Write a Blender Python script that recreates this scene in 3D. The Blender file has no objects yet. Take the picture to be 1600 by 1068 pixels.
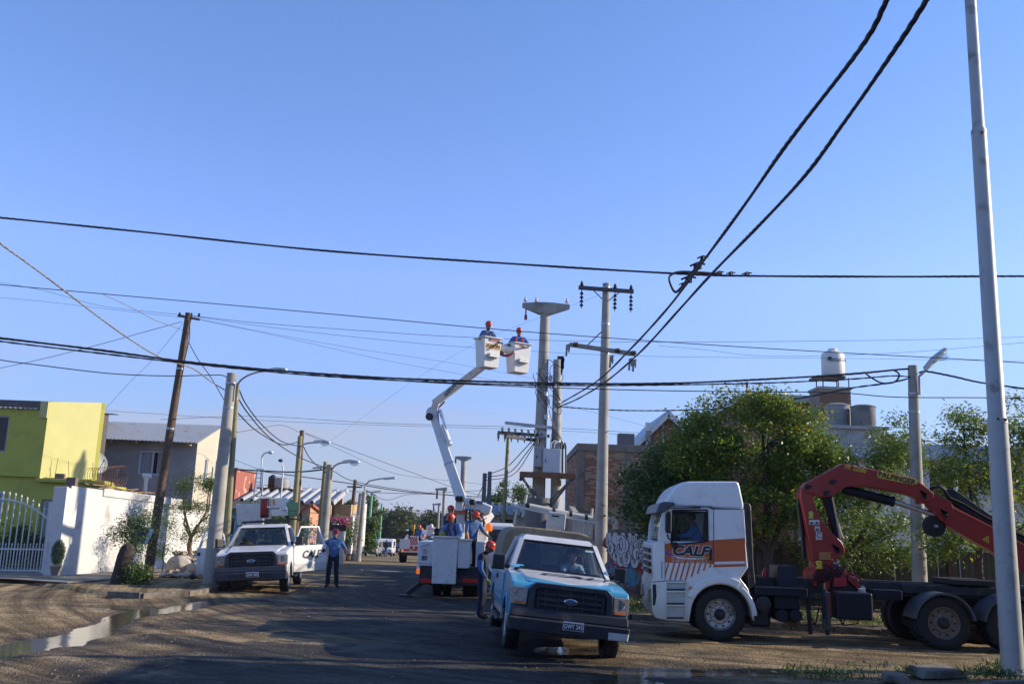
import bpy, bmesh, math, random
import numpy as np
from mathutils import Vector, Matrix, noise as mnoise
R = math.radians
PI = math.pi
random.seed(7)
SC = bpy.context.scene
COL = SC.collection

# ---------------------------------------------------------------- camera, sky, sun, exposure
CAMH = 2.15
FPX = 1465.0
PITCH = R(11.1)
ROLL = R(2.1)
_F = Vector((0, math.cos(PITCH), math.sin(PITCH)))
_U0 = Vector((0, -math.sin(PITCH), math.cos(PITCH)))
_R0 = Vector((1, 0, 0))
_Rc = _R0 * math.cos(ROLL) + _U0 * math.sin(ROLL)
_Uc = _U0 * math.cos(ROLL) - _R0 * math.sin(ROLL)
cam_d = bpy.data.cameras.new('camera')
cam = bpy.data.objects.new('camera', cam_d)
COL.objects.link(cam)
cam_d.sensor_width = 36.0
cam_d.lens = FPX / 1600 * 36
cam_d.clip_start = 0.1
cam_d.clip_end = 12000
mw = Matrix((( _Rc.x, _Uc.x, -_F.x, 0), (_Rc.y, _Uc.y, -_F.y, 0), (_Rc.z, _Uc.z, -_F.z, CAMH), (0, 0, 0, 1)))
cam.matrix_world = mw
SC.camera = cam

SUN_EL = R(23)
SUN_AZ = R(6.5)            # degrees beyond the +X axis, away from the camera
sunvec = Vector((math.cos(SUN_EL) * math.cos(SUN_AZ), math.cos(SUN_EL) * math.sin(SUN_AZ), math.sin(SUN_EL)))
world = bpy.data.worlds.new('World')
SC.world = world
world.use_nodes = True
wn = world.node_tree
wn.nodes.clear()
sky = wn.nodes.new('ShaderNodeTexSky')
sky.sky_type = 'NISHITA'
sky.sun_disc = False
sky.sun_elevation = SUN_EL
sky.sun_rotation = math.atan2(sunvec.x, sunvec.y)
sky.altitude = 300
sky.air_density = 1.0
sky.dust_density = 0.2
sky.ozone_density = 3.5
bg = wn.nodes.new('ShaderNodeBackground')
bg.inputs[1].default_value = 0.15
wo = wn.nodes.new('ShaderNodeOutputWorld')
geo = wn.nodes.new('ShaderNodeTexCoord')
sep = wn.nodes.new('ShaderNodeSeparateXYZ')
wn.links.new(geo.outputs['Generated'], sep.inputs[0])
# thin stratus bank low over the horizon, all the way round
mp = wn.nodes.new('ShaderNodeMapping'); mp.inputs['Scale'].default_value = (2.2, 2.2, 16.0)
nz = wn.nodes.new('ShaderNodeTexNoise'); nz.inputs['Scale'].default_value = 1.6; nz.inputs['Detail'].default_value = 6
wn.links.new(geo.outputs['Generated'], mp.inputs[0]); wn.links.new(mp.outputs[0], nz.inputs['Vector'])
r1 = wn.nodes.new('ShaderNodeMapRange'); r1.inputs[1].default_value = .015; r1.inputs[2].default_value = .06
r2 = wn.nodes.new('ShaderNodeMapRange'); r2.inputs[1].default_value = .19; r2.inputs[2].default_value = .08
r3 = wn.nodes.new('ShaderNodeMapRange'); r3.inputs[1].default_value = .45; r3.inputs[2].default_value = .72
wn.links.new(sep.outputs[2], r1.inputs[0]); wn.links.new(sep.outputs[2], r2.inputs[0]); wn.links.new(nz.outputs[0], r3.inputs[0])
m1 = wn.nodes.new('ShaderNodeMath'); m1.operation = 'MULTIPLY'; wn.links.new(r1.outputs[0], m1.inputs[0]); wn.links.new(r2.outputs[0], m1.inputs[1])
m2 = wn.nodes.new('ShaderNodeMath'); m2.operation = 'MULTIPLY'; wn.links.new(m1.outputs[0], m2.inputs[0]); wn.links.new(r3.outputs[0], m2.inputs[1])
m3 = wn.nodes.new('ShaderNodeMath'); m3.operation = 'MULTIPLY'; m3.inputs[1].default_value = .85; wn.links.new(m2.outputs[0], m3.inputs[0])
mixc = wn.nodes.new('ShaderNodeMix'); mixc.data_type = 'RGBA'
wn.links.new(m3.outputs[0], mixc.inputs[0])
hsv = wn.nodes.new('ShaderNodeHueSaturation'); hsv.inputs['Saturation'].default_value = 1.0; hsv.inputs['Value'].default_value = 1.0
wn.links.new(sky.outputs[0], hsv.inputs['Color'])
tint = wn.nodes.new('ShaderNodeMix'); tint.data_type = 'RGBA'; tint.blend_type = 'MULTIPLY'; tint.inputs[0].default_value = 1.0; tint.inputs[7].default_value = (.90, .935, 1.19, 1)
er = wn.nodes.new('ShaderNodeValToRGB'); el = er.color_ramp.elements; el.new(.22); el.new(.12)
for e, (p, c) in zip(el, ((0, (.36, .38, .40)), (.12, (.55, .56, .62)), (.25, (.87, .82, .86)), (.52, (.74, .84, .84)))): e.position = p; e.color = (*c, 1)
wn.links.new(sep.outputs[2], er.inputs[0]); hz_ = wn.nodes.new('ShaderNodeMix'); hz_.data_type = 'RGBA'; hz_.blend_type = 'MULTIPLY'; hz_.inputs[0].default_value = 1.0
wn.links.new(hsv.outputs[0], hz_.inputs[6]); wn.links.new(er.outputs[0], hz_.inputs[7]); wn.links.new(hz_.outputs[2], tint.inputs[6]); wn.links.new(tint.outputs[2], mixc.inputs[6]); mixc.inputs[7].default_value = (2.0, 1.95, 2.3, 1)
wn.links.new(mixc.outputs[2], bg.inputs[0]); wn.links.new(bg.outputs[0], wo.inputs[0])
sd = bpy.data.lights.new('sun', 'SUN'); sd.energy = 3.9; sd.angle = R(.5); sd.color = (1.0, .87, .68)
sun = bpy.data.objects.new('sun', sd); COL.objects.link(sun)
sun.rotation_euler = (-sunvec).to_track_quat('-Z', 'Y').to_euler()
sun.location = (30, 10, 40)
SC.view_settings.view_transform = 'Standard'
SC.view_settings.look = 'None'
SC.view_settings.gamma = 1
SC.view_settings.exposure = 0.85
SC.view_settings.use_curve_mapping = False
SC.render.engine = 'CYCLES'
SC.cycles.max_bounces = 6
SC.cycles.transparent_max_bounces = 16

# ---------------------------------------------------------------- helpers
CO = Vector((0, 0, CAMH))
def ray(px, py):
    return _Rc * ((px - 800) / FPX) + _Uc * ((534 - py) / FPX) + _F
def at(px, py, d):
    """surveyed point: sight line through the photograph at distance d down the street"""
    r = ray(px, py); return CO + r * (d / r.y)
def gp(px, py, z=0.0):
    r = ray(px, py); return CO + r * ((z - CAMH) / r.z)
def atx(px, py, x):
    r = ray(px, py); return CO + r * (x / r.x)
def zat(p, py):
    """height over point p (x,y) seen at image row py"""
    lo, hi = -5.0, 40.0
    for _ in range(40):
        m = (lo + hi) / 2
        v = Vector((p[0], p[1], m)) - CO
        y = 534 - FPX * v.dot(_Uc) / v.dot(_F)
        if y > py: lo = m
        else: hi = m
    return lo
def street_drop(y):
    if y < 46: return 0.0
    if y < 120: return -2.0 * (y - 46) / 74
    return -2.0 - min(2.0, (y - 120) / 150)

_mats = {}
def _nodes(name):
    m = bpy.data.materials.new(name); m.use_nodes = True
    nt = m.node_tree
    return m, nt, nt.nodes, nt.links, nt.nodes['Principled BSDF']
def M(name, col, rough=.6, metal=0.0, var=.12, scale=6.0, bump=0.0, bscale=40.0, spots=None, coat=0.0, spec=.5):
    if name in _mats: return _mats[name]
    m, nt, N, L, B = _nodes(name)
    tc = N.new('ShaderNodeTexCoord')
    n1 = N.new('ShaderNodeTexNoise'); n1.inputs['Scale'].default_value = scale; n1.inputs['Detail'].default_value = 8; n1.inputs['Roughness'].default_value = .65
    L.new(tc.outputs['Object'], n1.inputs['Vector'])
    cr = N.new('ShaderNodeValToRGB')
    c = Vector(col)
    cr.color_ramp.elements[0].position = .32; cr.color_ramp.elements[1].position = .68
    cr.color_ramp.elements[0].color = (*(c * (1 - var)), 1); cr.color_ramp.elements[1].color = (*[min(.95, v) for v in (c * (1 + var))], 1)
    L.new(n1.outputs[0], cr.inputs[0])
    out = cr.outputs[0]
    if spots:
        sc_, colr, lo, hi = spots
        n2 = N.new('ShaderNodeTexNoise'); n2.inputs['Scale'].default_value = sc_; n2.inputs['Detail'].default_value = 7; n2.inputs['Distortion'].default_value = .4
        L.new(tc.outputs['Object'], n2.inputs['Vector'])
        mr = N.new('ShaderNodeMapRange'); mr.inputs[1].default_value = lo; mr.inputs[2].default_value = hi
        L.new(n2.outputs[0], mr.inputs[0])
        mx = N.new('ShaderNodeMix'); mx.data_type = 'RGBA'
        L.new(mr.outputs[0], mx.inputs[0]); L.new(out, mx.inputs[6]); mx.inputs[7].default_value = (*colr, 1)
        out = mx.outputs[2]
    L.new(out, B.inputs['Base Color'])
    B.inputs['Roughness'].default_value = rough; B.inputs['Metallic'].default_value = metal
    B.inputs['Specular IOR Level'].default_value = spec
    if coat: B.inputs['Coat Weight'].default_value = coat; B.inputs['Coat Roughness'].default_value = .08
    if bump:
        nb = N.new('ShaderNodeTexNoise'); nb.inputs['Scale'].default_value = bscale; nb.inputs['Detail'].default_value = 6
        L.new(tc.outputs['Object'], nb.inputs['Vector'])
        bp = N.new('ShaderNodeBump'); bp.inputs['Strength'].default_value = bump; bp.inputs['Distance'].default_value = .02
        L.new(nb.outputs[0], bp.inputs['Height']); L.new(bp.outputs[0], B.inputs['Normal'])
    _mats[name] = m
    return m
def glass(name='window glass', tint=(.5, .56, .58), opac=.35, rough=.03):
    """thin pane: clear, with a mirror share that grows at grazing angles"""
    if name in _mats: return _mats[name]
    m = bpy.data.materials.new(name); m.use_nodes = True
    nt = m.node_tree; N = nt.nodes; L = nt.links; N.clear()
    o = N.new('ShaderNodeOutputMaterial'); tr = N.new('ShaderNodeBsdfTransparent'); gl = N.new('ShaderNodeBsdfGlossy')
    tr.inputs[0].default_value = (*tint, 1); gl.inputs['Roughness'].default_value = rough; gl.inputs[0].default_value = (.9, .93, .95, 1)
    lw0 = N.new('ShaderNodeLayerWeight'); lw0.inputs[0].default_value = .5; lw = N.new('ShaderNodeMath'); lw.operation = 'POWER'; lw.inputs[1].default_value = 4.0; L.new(lw0.outputs['Facing'], lw.inputs[0])
    mr = N.new('ShaderNodeMapRange'); mr.inputs[3].default_value = opac * .25; mr.inputs[4].default_value = 1
    L.new(lw.outputs[0], mr.inputs[0])
    mx = N.new('ShaderNodeMixShader'); L.new(mr.outputs[0], mx.inputs[0]); L.new(tr.outputs[0], mx.inputs[1]); L.new(gl.outputs[0], mx.inputs[2])
    L.new(mx.outputs[0], o.inputs[0]); _mats[name] = m
    return m
def emis(name, col, s):
    if name in _mats: return _mats[name]
    m, nt, N, L, B = _nodes(name)
    B.inputs['Base Color'].default_value = (*col, 1); B.inputs['Emission Color'].default_value = (*col, 1); B.inputs['Emission Strength'].default_value = s
    B.inputs['Roughness'].default_value = .25
    _mats[name] = m; return m
def leafmat(name, cols, trans=.35):
    """each leaf takes its own colour out of cols [(position, rgb)]"""
    if name in _mats: return _mats[name]
    m = bpy.data.materials.new(name); m.use_nodes = True
    nt = m.node_tree; N = nt.nodes; L = nt.links; N.clear()
    o = N.new('ShaderNodeOutputMaterial'); g = N.new('ShaderNodeNewGeometry'); cr = N.new('ShaderNodeValToRGB')
    cr.color_ramp.interpolation = 'LINEAR'
    el = cr.color_ramp.elements
    while len(el) < len(cols): el.new(.5)
    for e, (p, c) in zip(el, cols): e.position = p; e.color = (*c, 1)
    L.new(g.outputs['Random Per Island'], cr.inputs[0])
    d = N.new('ShaderNodeBsdfPrincipled'); d.inputs['Roughness'].default_value = .45; t = N.new('ShaderNodeBsdfTranslucent')
    L.new(cr.outputs[0], d.inputs['Base Color']); L.new(cr.outputs[0], t.inputs[0])
    mx = N.new('ShaderNodeMixShader'); mx.inputs[0].default_value = trans
    L.new(d.outputs[0], mx.inputs[1]); L.new(t.outputs[0], mx.inputs[2]); L.new(mx.outputs[0], o.inputs[0])
    _mats[name] = m; return m

def tag(o, label=None, cat=None, group=None, kind=None):
    if label: o['label'] = label
    if cat: o['category'] = cat
    if group: o['group'] = group
    if kind: o['kind'] = kind
    return o
def empty(name, loc=(0, 0, 0), rz=0.0, rx=0.0, ry=0.0, label=None, cat=None, group=None, scale=1.0):
    o = bpy.data.objects.new(name, None); COL.objects.link(o)
    o.location = loc; o.rotation_euler = (rx, ry, rz); o.scale = (scale,) * 3
    o.empty_display_size = .2
    return tag(o, label, cat, group)
def children(o): return [c for c in list(COL.objects) if c.parent == o]
def copy_tree(o, parent=None):
    c = o.copy(); COL.objects.link(c); c.parent = parent
    for ch in children(o): copy_tree(ch, c)
    return c

class MB:
    def __init__(s): s.v = []; s.f = []; s.m = []
    def add(s, vs, fs, m=0):
        b = len(s.v); s.v += [tuple(v) for v in vs]
        s.f += [tuple(b + i for i in f) for f in fs]; s.m += [m] * len(fs); return s
    def hexa(s, p, m=0):      # p: 4 bottom, 4 top
        return s.add(p, [(3, 2, 1, 0), (4, 5, 6, 7), (0, 1, 5, 4), (1, 2, 6, 5), (2, 3, 7, 6), (3, 0, 4, 7)], m)
    def box(s, c, d, rz=0.0, m=0, rx=0.0, ry=0.0, top=(1, 1)):
        c = Vector(c); hx, hy, hz = d[0] / 2, d[1] / 2, d[2] / 2
        q = Matrix.Rotation(rz, 3, 'Z') @ Matrix.Rotation(ry, 3, 'Y') @ Matrix.Rotation(rx, 3, 'X')
        tx, ty = top
        pts = [(-hx, -hy, -hz), (hx, -hy, -hz), (hx, hy, -hz), (-hx, hy, -hz), (-hx * tx, -hy * ty, hz), (hx * tx, -hy * ty, hz), (hx * tx, hy * ty, hz), (-hx * tx, hy * ty, hz)]
        return s.hexa([c + q @ Vector(p) for p in pts], m)
    def span(s, a, b, m=0):   # box between two corners
        return s.box([(a[i] + b[i]) / 2 for i in range(3)], [abs(a[i] - b[i]) for i in range(3)], m=m)
    def bar(s, p, q, w, h, m=0, up=(0, 0, 1), w2=None, h2=None):
        p, q = Vector(p), Vector(q); d = (q - p).normalized(); u = Vector(up)
        if abs(d.dot(u)) > .98: u = Vector((0, 1, 0))
        x = d.cross(u).normalized(); z = x.cross(d).normalized()
        w2 = w if w2 is None else w2; h2 = h if h2 is None else h2
        a = [p - x * w / 2 - z * h / 2, p + x * w / 2 - z * h / 2, q + x * w2 / 2 - z * h2 / 2, q - x * w2 / 2 - z * h2 / 2]
        b = [p - x * w / 2 + z * h / 2, p + x * w / 2 + z * h / 2, q + x * w2 / 2 + z * h2 / 2, q - x * w2 / 2 + z * h2 / 2]
        return s.hexa(a + b, m)
    def cone(s, p, q, r1, r2=None, n=12, m=0, caps=True):
        return s.tube([p, q], [r1, r1 if r2 is None else r2], n, m, caps)
    def tube(s, pts, r, n=8, m=0, caps=True):
        pts = [Vector(p) for p in pts]; k = len(pts)
        rs = [r] * k if isinstance(r, (int, float)) else list(r)
        vs = []; prev = None
        for i, p in enumerate(pts):
            d = (pts[min(i + 1, k - 1)] - pts[max(i - 1, 0)])
            d = d.normalized() if d.length > 1e-9 else Vector((0, 0, 1))
            if prev is None:
                u = Vector((0, 0, 1)) if abs(d.z) < .9 else Vector((1, 0, 0))
            else: u = prev
            x = (u - d * u.dot(d)).normalized(); prev = x; y = d.cross(x)
            for j in range(n):
                a = 2 * PI * j / n; vs.append(p + (x * math.cos(a) + y * math.sin(a)) * rs[i])
        fs = [(i * n + j, i * n + (j + 1) % n, (i + 1) * n + (j + 1) % n, (i + 1) * n + j) for i in range(k - 1) for j in range(n)]
        if caps: fs += [tuple(range(n))[::-1], tuple((k - 1) * n + j for j in range(n))]
        return s.add(vs, fs, m)
    def lathe(s, prof, c=(0, 0, 0), ax=(0, 0, 1), n=20, m=0, caps=True):
        ax = Vector(ax).normalized(); u = Vector((1, 0, 0)) if abs(ax.x) < .9 else Vector((0, 1, 0))
        x = (u - ax * u.dot(ax)).normalized(); y = ax.cross(x); c = Vector(c)
        vs = [c + ax * z + (x * math.cos(2 * PI * j / n) + y * math.sin(2 * PI * j / n)) * r for r, z in prof for j in range(n)]
        k = len(prof)
        fs = [(i * n + j, i * n + (j + 1) % n, (i + 1) * n + (j + 1) % n, (i + 1) * n + j) for i in range(k - 1) for j in range(n)]
        if caps: fs += [tuple(range(n))[::-1], tuple((k - 1) * n + j for j in range(n))]
        return s.add(vs, fs, m)
    def prism(s, poly, axis, a, b, m=0, inset=0.0):
        """poly 2-D extruded along axis 'X' (poly=y,z), 'Y' (x,z), 'Z' (x,y)"""
        def P(u, v, w): return {'X': (w, u, v), 'Y': (u, w, v), 'Z': (u, v, w)}[axis]
        n = len(poly)
        vs = [P(u, v, a) for u, v in poly] + [P(u, v, b) for u, v in poly]
        fs = [tuple(range(n))[::-1], tuple(range(n, 2 * n))] + [(i, (i + 1) % n, n + (i + 1) % n, n + i) for i in range(n)]
        return s.add(vs, fs, m)
    def quad(s, a, b, c, d, m=0): return s.add([a, b, c, d], [(0, 1, 2, 3)], m)
    def slab(s, a, b, c, d, t, m=0):   # a thick pane through four points
        a, b, c, d = map(Vector, (a, b, c, d)); n = (b - a).cross(d - a).normalized() * t
        return s.hexa([a, b, c, d, a + n, b + n, c + n, d + n], m)
    def ball(s, c, r, n=10, k=7, m=0):
        r = (r,) * 3 if isinstance(r, (int, float)) else r
        vs = []; c = Vector(c)
        for i in range(k + 1):
            t = PI * i / k
            for j in range(n):
                a = 2 * PI * j / n; vs.append((c.x + r[0] * math.sin(t) * math.cos(a), c.y + r[1] * math.sin(t) * math.sin(a), c.z + r[2] * math.cos(t)))
        fs = [(i * n + j, (i + 1) * n + j, (i + 1) * n + (j + 1) % n, i * n + (j + 1) % n) for i in range(k) for j in range(n)]
        return s.add(vs, fs, m)
    def build(s, name, mat, parent=None, bevel=0.0, seg=2, ang=35, loc=None, smooth=True, weld=False):
        me = bpy.data.meshes.new(name); me.from_pydata([tuple(v) for v in s.v], [], s.f)
        mats = mat if isinstance(mat, (list, tuple)) else [mat]
        for mm in mats: me.materials.append(mm)
        if len(mats) > 1: me.polygons.foreach_set('material_index', s.m)
        bm = bmesh.new(); bm.from_mesh(me)
        if weld: bmesh.ops.remove_doubles(bm, verts=bm.verts, dist=.0005)
        bmesh.ops.recalc_face_normals(bm, faces=bm.faces); bm.to_mesh(me); bm.free()
        if smooth: me.shade_smooth(); me.set_sharp_from_angle(angle=R(ang))
        o = bpy.data.objects.new(name, me); COL.objects.link(o)
        if parent: o.parent = parent
        if loc: o.location = loc
        if bevel:
            b = o.modifiers.new('bevel', 'BEVEL'); b.width = bevel; b.segments = seg; b.limit_method = 'ANGLE'; b.angle_limit = R(32); b.harden_normals = True
        return o
def shared(name, me, parent=None, loc=(0, 0, 0), rot=(0, 0, 0), scale=(1, 1, 1)):
    o = bpy.data.objects.new(name, me); COL.objects.link(o); o.parent = parent
    o.location = loc; o.rotation_euler = rot; o.scale = scale
    return o
def text(s, name, mat, parent, loc, rot, size, bold=.0, shear=0.0, depth=.002, sx=1.0, align='CENTER', space=1.0):
    cu = bpy.data.curves.new(name, 'FONT'); cu.body = s; cu.size = size; cu.extrude = depth; cu.offset = bold * size; cu.shear = shear
    cu.align_x = align; cu.align_y = 'CENTER'; cu.resolution_u = 3; cu.space_character = space
    t = bpy.data.objects.new('tmp', cu); COL.objects.link(t)
    dg = bpy.context.evaluated_depsgraph_get(); me = bpy.data.meshes.new_from_object(t.evaluated_get(dg))
    COL.objects.unlink(t); bpy.data.objects.remove(t); bpy.data.curves.remove(cu)
    me.materials.clear(); me.materials.append(mat); me.name = name
    o = bpy.data.objects.new(name, me); COL.objects.link(o); o.parent = parent; o.location = loc; o.rotation_euler = rot; o.scale = (sx, 1, 1)
    return o
def arc(cy, cz, r, a0, a1, n=12):
    return [(cy + r * math.cos(a0 + (a1 - a0) * i / n), cz + r * math.sin(a0 + (a1 - a0) * i / n)) for i in range(n + 1)]

# ---------------------------------------------------------------- common materials
WHITE = M('white vehicle paint', (.66, .66, .66), .3, var=.05, scale=2, coat=.4, spots=(1.7, (.42, .40, .36), .56, .78))
WHITE2 = M('white lift enamel', (.66, .65, .61), .35, var=.05, scale=3, spots=(4, (.36, .33, .28), .60, .80))
DARKPL = M('charcoal plastic', (.022, .025, .035), .5, var=.25, scale=9, spots=(5, (.07, .065, .06), .5, .8))
BLACK = M('black rubber', (.012, .012, .013), .75, var=.2, scale=20, bump=.2, bscale=60)
BLACKM = M('black chassis steel', (.012, .013, .02), .55, var=.3, scale=6, spots=(5, (.05, .04, .03), .5, .75))
STEEL = M('galvanised steel', (.38, .40, .42), .42, .7, var=.15, scale=10)
ALU = M('brushed alloy rim', (.42, .42, .42), .4, .75, var=.2, scale=14, spots=(6, (.13, .10, .08), .5, .75))
CHROME = M('polished chrome', (.7, .7, .72), .12, 1.0, var=.03)
CONC = M('weathered concrete', (.36, .345, .31), .85, var=.14, scale=5, bump=.25, bscale=30, spots=(2.2, (.22, .21, .19), .5, .75))
CONCD = M('dull pavement concrete', (.25, .225, .185), .9, var=.16, scale=3, bump=.3, bscale=25, spots=(1.1, (.17, .135, .095), .42, .7))
WOODP = M('brown creosoted wood', (.10, .062, .038), .8, var=.35, scale=9, bump=.4, bscale=18)
WOODO = M('greenish treated wood', (.22, .21, .11), .8, var=.2, scale=9, bump=.3, bscale=18)
CABLE = M('black cable sheath', (.012, .012, .014), .55, var=.2)
RUST = M('rusty steel', (.16, .07, .035), .85, var=.35, scale=12, bump=.2)
RED = M('red crane paint', (.27, .012, .009), .38, var=.12, scale=3, coat=.25, spots=(5, (.26, .03, .02), .58, .8))
GLASS = glass()
WGLASS = glass('dark car glass', (.72, .77, .76), .4)
HOUSEGLASS = M('dim room glazing', (.035, .04, .05), .08, var=.3, scale=2)
AMBER = emis('lit amber lens', (.70, .14, .01), .45)
REDL = emis('glowing red lens and marking', (.30, .012, .008), .06)  # faint glow put on reflectors, chevrons and stripes too, not only lamps
SKIN = M('tanned skin', (.33, .165, .105), .55, var=.08)
BLUES = M('blue work shirt', (.065, .13, .29), .9, var=.22, scale=9, bump=1.0, bscale=9)
BLUED = M('sky blue work shirt', (.12, .21, .42), .9, var=.2, scale=9, bump=1.0, bscale=9)
NAVY = M('navy trousers', (.011, .017, .042), .9, var=.3, scale=9, bump=1.0, bscale=9)
NAVY2 = M('navy vest cloth', (.008, .012, .035), .85, var=.2, scale=14, bump=.3, bscale=20)
HELM = M('orange red hard hat', (.48, .045, .015), .3, var=.05, scale=3)
HELMR = M('dark red hard hat', (.36, .02, .02), .35, var=.05, scale=3)
GLOVE = M('yellow green work glove', (.30, .34, .10), .8, var=.2)
BOOT = M('black boot leather', (.012, .01, .01), .6, var=.2)
HAIR = M('black hair', (.01, .008, .007), .6, var=.2)
WTXT = M('white lettering', (.75, .75, .75), .5, var=.02)
BTXT = M('black lettering', (.02, .02, .03), .5, var=.02)
ORANGE = M('orange livery paint', (.52, .11, .022), .38, var=.06, scale=3, coat=.3, spots=(3, (.36, .09, .03), .6, .8))
# ---------------------------------------------------------------- ground
_rs = np.random.RandomState(3)
_lat = _rs.rand(64, 64)
def vnoise(x, y):
    xi = np.floor(x).astype(int); yi = np.floor(y).astype(int); fx = x - xi; fy = y - yi
    fx = fx * fx * (3 - 2 * fx); fy = fy * fy * (3 - 2 * fy)
    g = lambda a, b: _lat[a % 64, b % 64]
    return (g(xi, yi) * (1 - fx) + g(xi + 1, yi) * fx) * (1 - fy) + (g(xi, yi + 1) * (1 - fx) + g(xi + 1, yi + 1) * fx) * fy
def fbm(x, y, o=4):
    s = 0; a = .5
    for i in range(o): s = s + a * vnoise(x * 2 ** i + 17 * i, y * 2 ** i + 5 * i); a *= .5
    return s
# (x, y, rx, ry, depth) hollows where water stands
POOLS = [(-7.55 - .3 * math.sin(k * .9) - .03 * k, 12.6 + .95 * k, [.42, .30, .5, .36, .62, .4][k % 6], .85, .062 + .016 * math.sin(k * 2.1)) for k in range(14)] + [(-8.9, 22.4, .9, .3, .07),
         (2.7, 15.7, .8, .55, .085), (3.9, 15.9, 1.1, .30, .08), (1.9, 13.7, .75, 1.5, .085), (3.9, 22.2, 2.6, .45, .075), (1.0, 17.9, .6, .9, .075), (2.6, 19.6, .8, .5, .06),
         (-6.0, 44.2, 1.7, .7, .055), (-3.6, 43.6, 1.6, .6, .055)]
def H(x, y):
    x = np.asarray(x, float); y = np.asarray(y, float)
    z = np.where(y > 46, -2.0 * (np.clip(y, 46, 120) - 46) / 74, 0.0) - np.clip((y - 120) / 150, 0, 2.0)
    near = np.clip((60 - y) / 30, 0, 1)
    z = z + near * ((fbm(x * .5, y * .5) - .47) * .055 + (fbm(x * 2.2, y * 2.2, 3) - .44) * .035)
    # wheel ruts swinging round the corner
    u = x + 5.5 * np.exp(-((y - 13) / 7.0) ** 2)
    z = z + near * .012 * np.sin(u * 4.1 + 1.5 * fbm(x * .3, y * .3)) * np.clip(fbm(x * .25 + 9, y * .25) * 3 - 1, 0, 1)
    for (cx, cy, rx, ry, dp) in POOLS:
        q = ((x - cx) / rx) ** 2 + ((y - cy) / ry) ** 2
        z = z - dp * np.exp(-q * .9)
    z = z + near * (vnoise(x * 5.3, y * 4.1) - .5) * .016
    for poly in (LK + [(-9.0, 46), (-14, 46), (-60, 46), (-60, 31)], RK + [(60, 31), (14, 31), (14, 47)], NK + [(20, 6), (5.4, 8)]):
        ins = np.zeros(x.shape, bool); n = len(poly)
        for i in range(n):
            (x0, y0), (x1, y1) = poly[i], poly[(i + 1) % n]
            if y0 == y1: continue
            c = ((y0 > y) != (y1 > y)) & (x < (x1 - x0) * (y - y0) / (y1 - y0) + x0); ins ^= c
        z = np.where(ins, z * .9 + (.045 if poly[0] == NK[0] else .085) + (fbm(x * 1.3, y * 1.3, 3) - .44) * .03, z)
    return z
LK = [(-14.2, 28.6), (-11.6, 26.6), (-10.1, 24.9), (-9.2, 24.75), (-8.45, 26.0), (-8.25, 28), (-8.6, 34), (-9.0, 46)]
RK = [(.3, 47), (1.7, 28), (2.25, 24.9), (3.2, 24.0), (5, 23.6), (10.5, 21.6), (16, 20.2), (60, 14)]
NK = [(5.4, 11.8), (6.6, 13.9), (7.4, 14.75), (9.2, 15.3), (14, 14.9), (20, 14.0)]
def hz(x, y): return float(H(x, y))
def strip_vals(parts):
    out = []
    for a, b, st in parts: out += list(np.arange(a, b, st))
    return np.array(out)
gx = strip_vals([(-6000, -1000, 1000), (-1000, -120, 80), (-120, -30, 6), (-30, -14, .6), (-14, 14, .11), (14, 30, .6), (30, 120, 6), (120, 1000, 80), (1000, 6001, 1000)])
gy = strip_vals([(-800, -100, 100), (-100, 0, 10), (0, 9, 1.0), (9, 30, .11), (30, 60, .4), (60, 140, 3), (140, 600, 40), (600, 9001, 700)])
GX, GY = np.meshgrid(gx, gy); GZ = H(GX, GY)
nv = GX.size; nx_ = len(gx); ny_ = len(gy)
me = bpy.data.meshes.new('ground')
me.vertices.add(nv); me.vertices.foreach_set('co', np.stack([GX.ravel(), GY.ravel(), GZ.ravel()], 1).ravel())
ii, jj = np.meshgrid(np.arange(nx_ - 1), np.arange(ny_ - 1)); b = (jj * nx_ + ii).ravel()
q = np.stack([b, b + 1, b + 1 + nx_, b + nx_], 1).ravel()
me.loops.add(len(q)); me.loops.foreach_set('vertex_index', q)
me.polygons.add(len(b)); me.polygons.foreach_set('loop_start', np.arange(len(b)) * 4); me.polygons.foreach_set('loop_total', np.full(len(b), 4))
me.update(); me.validate(); me.shade_smooth()
ground = bpy.data.objects.new('ground', me); COL.objects.link(ground); ground['kind'] = 'structure'
# dirt and gravel road: one material, tan silt in the cross street, dark oily gravel up the main street
gm, nt, N, L, B = _nodes('dirt and gravel')
tc = N.new('ShaderNodeTexCoord'); sp = N.new('ShaderNodeSeparateXYZ'); L.new(tc.outputs['Object'], sp.inputs[0])
def tex(scale, detail=8, dist=0.0, rough=.65, mapsc=None):
    n = N.new('ShaderNodeTexNoise'); n.inputs['Scale'].default_value = scale; n.inputs['Detail'].default_value = detail; n.inputs['Distortion'].default_value = dist; n.inputs['Roughness'].default_value = rough
    if mapsc:
        mpp = N.new('ShaderNodeMapping'); mpp.inputs['Scale'].default_value = mapsc[:3]; mpp.inputs['Rotation'].default_value = (0, 0, mapsc[3]); L.new(tc.outputs['Object'], mpp.inputs[0]); L.new(mpp.outputs[0], n.inputs['Vector'])
    else: L.new(tc.outputs['Object'], n.inputs['Vector'])
    return n
def ramp(src, stops):
    r = N.new('ShaderNodeValToRGB'); el = r.color_ramp.elements
    while len(el) < len(stops): el.new(.5)
    for e, (p, c) in zip(el, stops): e.position = p; e.color = (*c, 1) if len(c) == 3 else c
    L.new(src, r.inputs[0]); return r
def mrange(src, a, b, c=0., d=1.):
    r = N.new('ShaderNodeMapRange'); r.inputs[1].default_value = a; r.inputs[2].default_value = b; r.inputs[3].default_value = c; r.inputs[4].default_value = d; L.new(src, r.inputs[0]); return r
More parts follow.
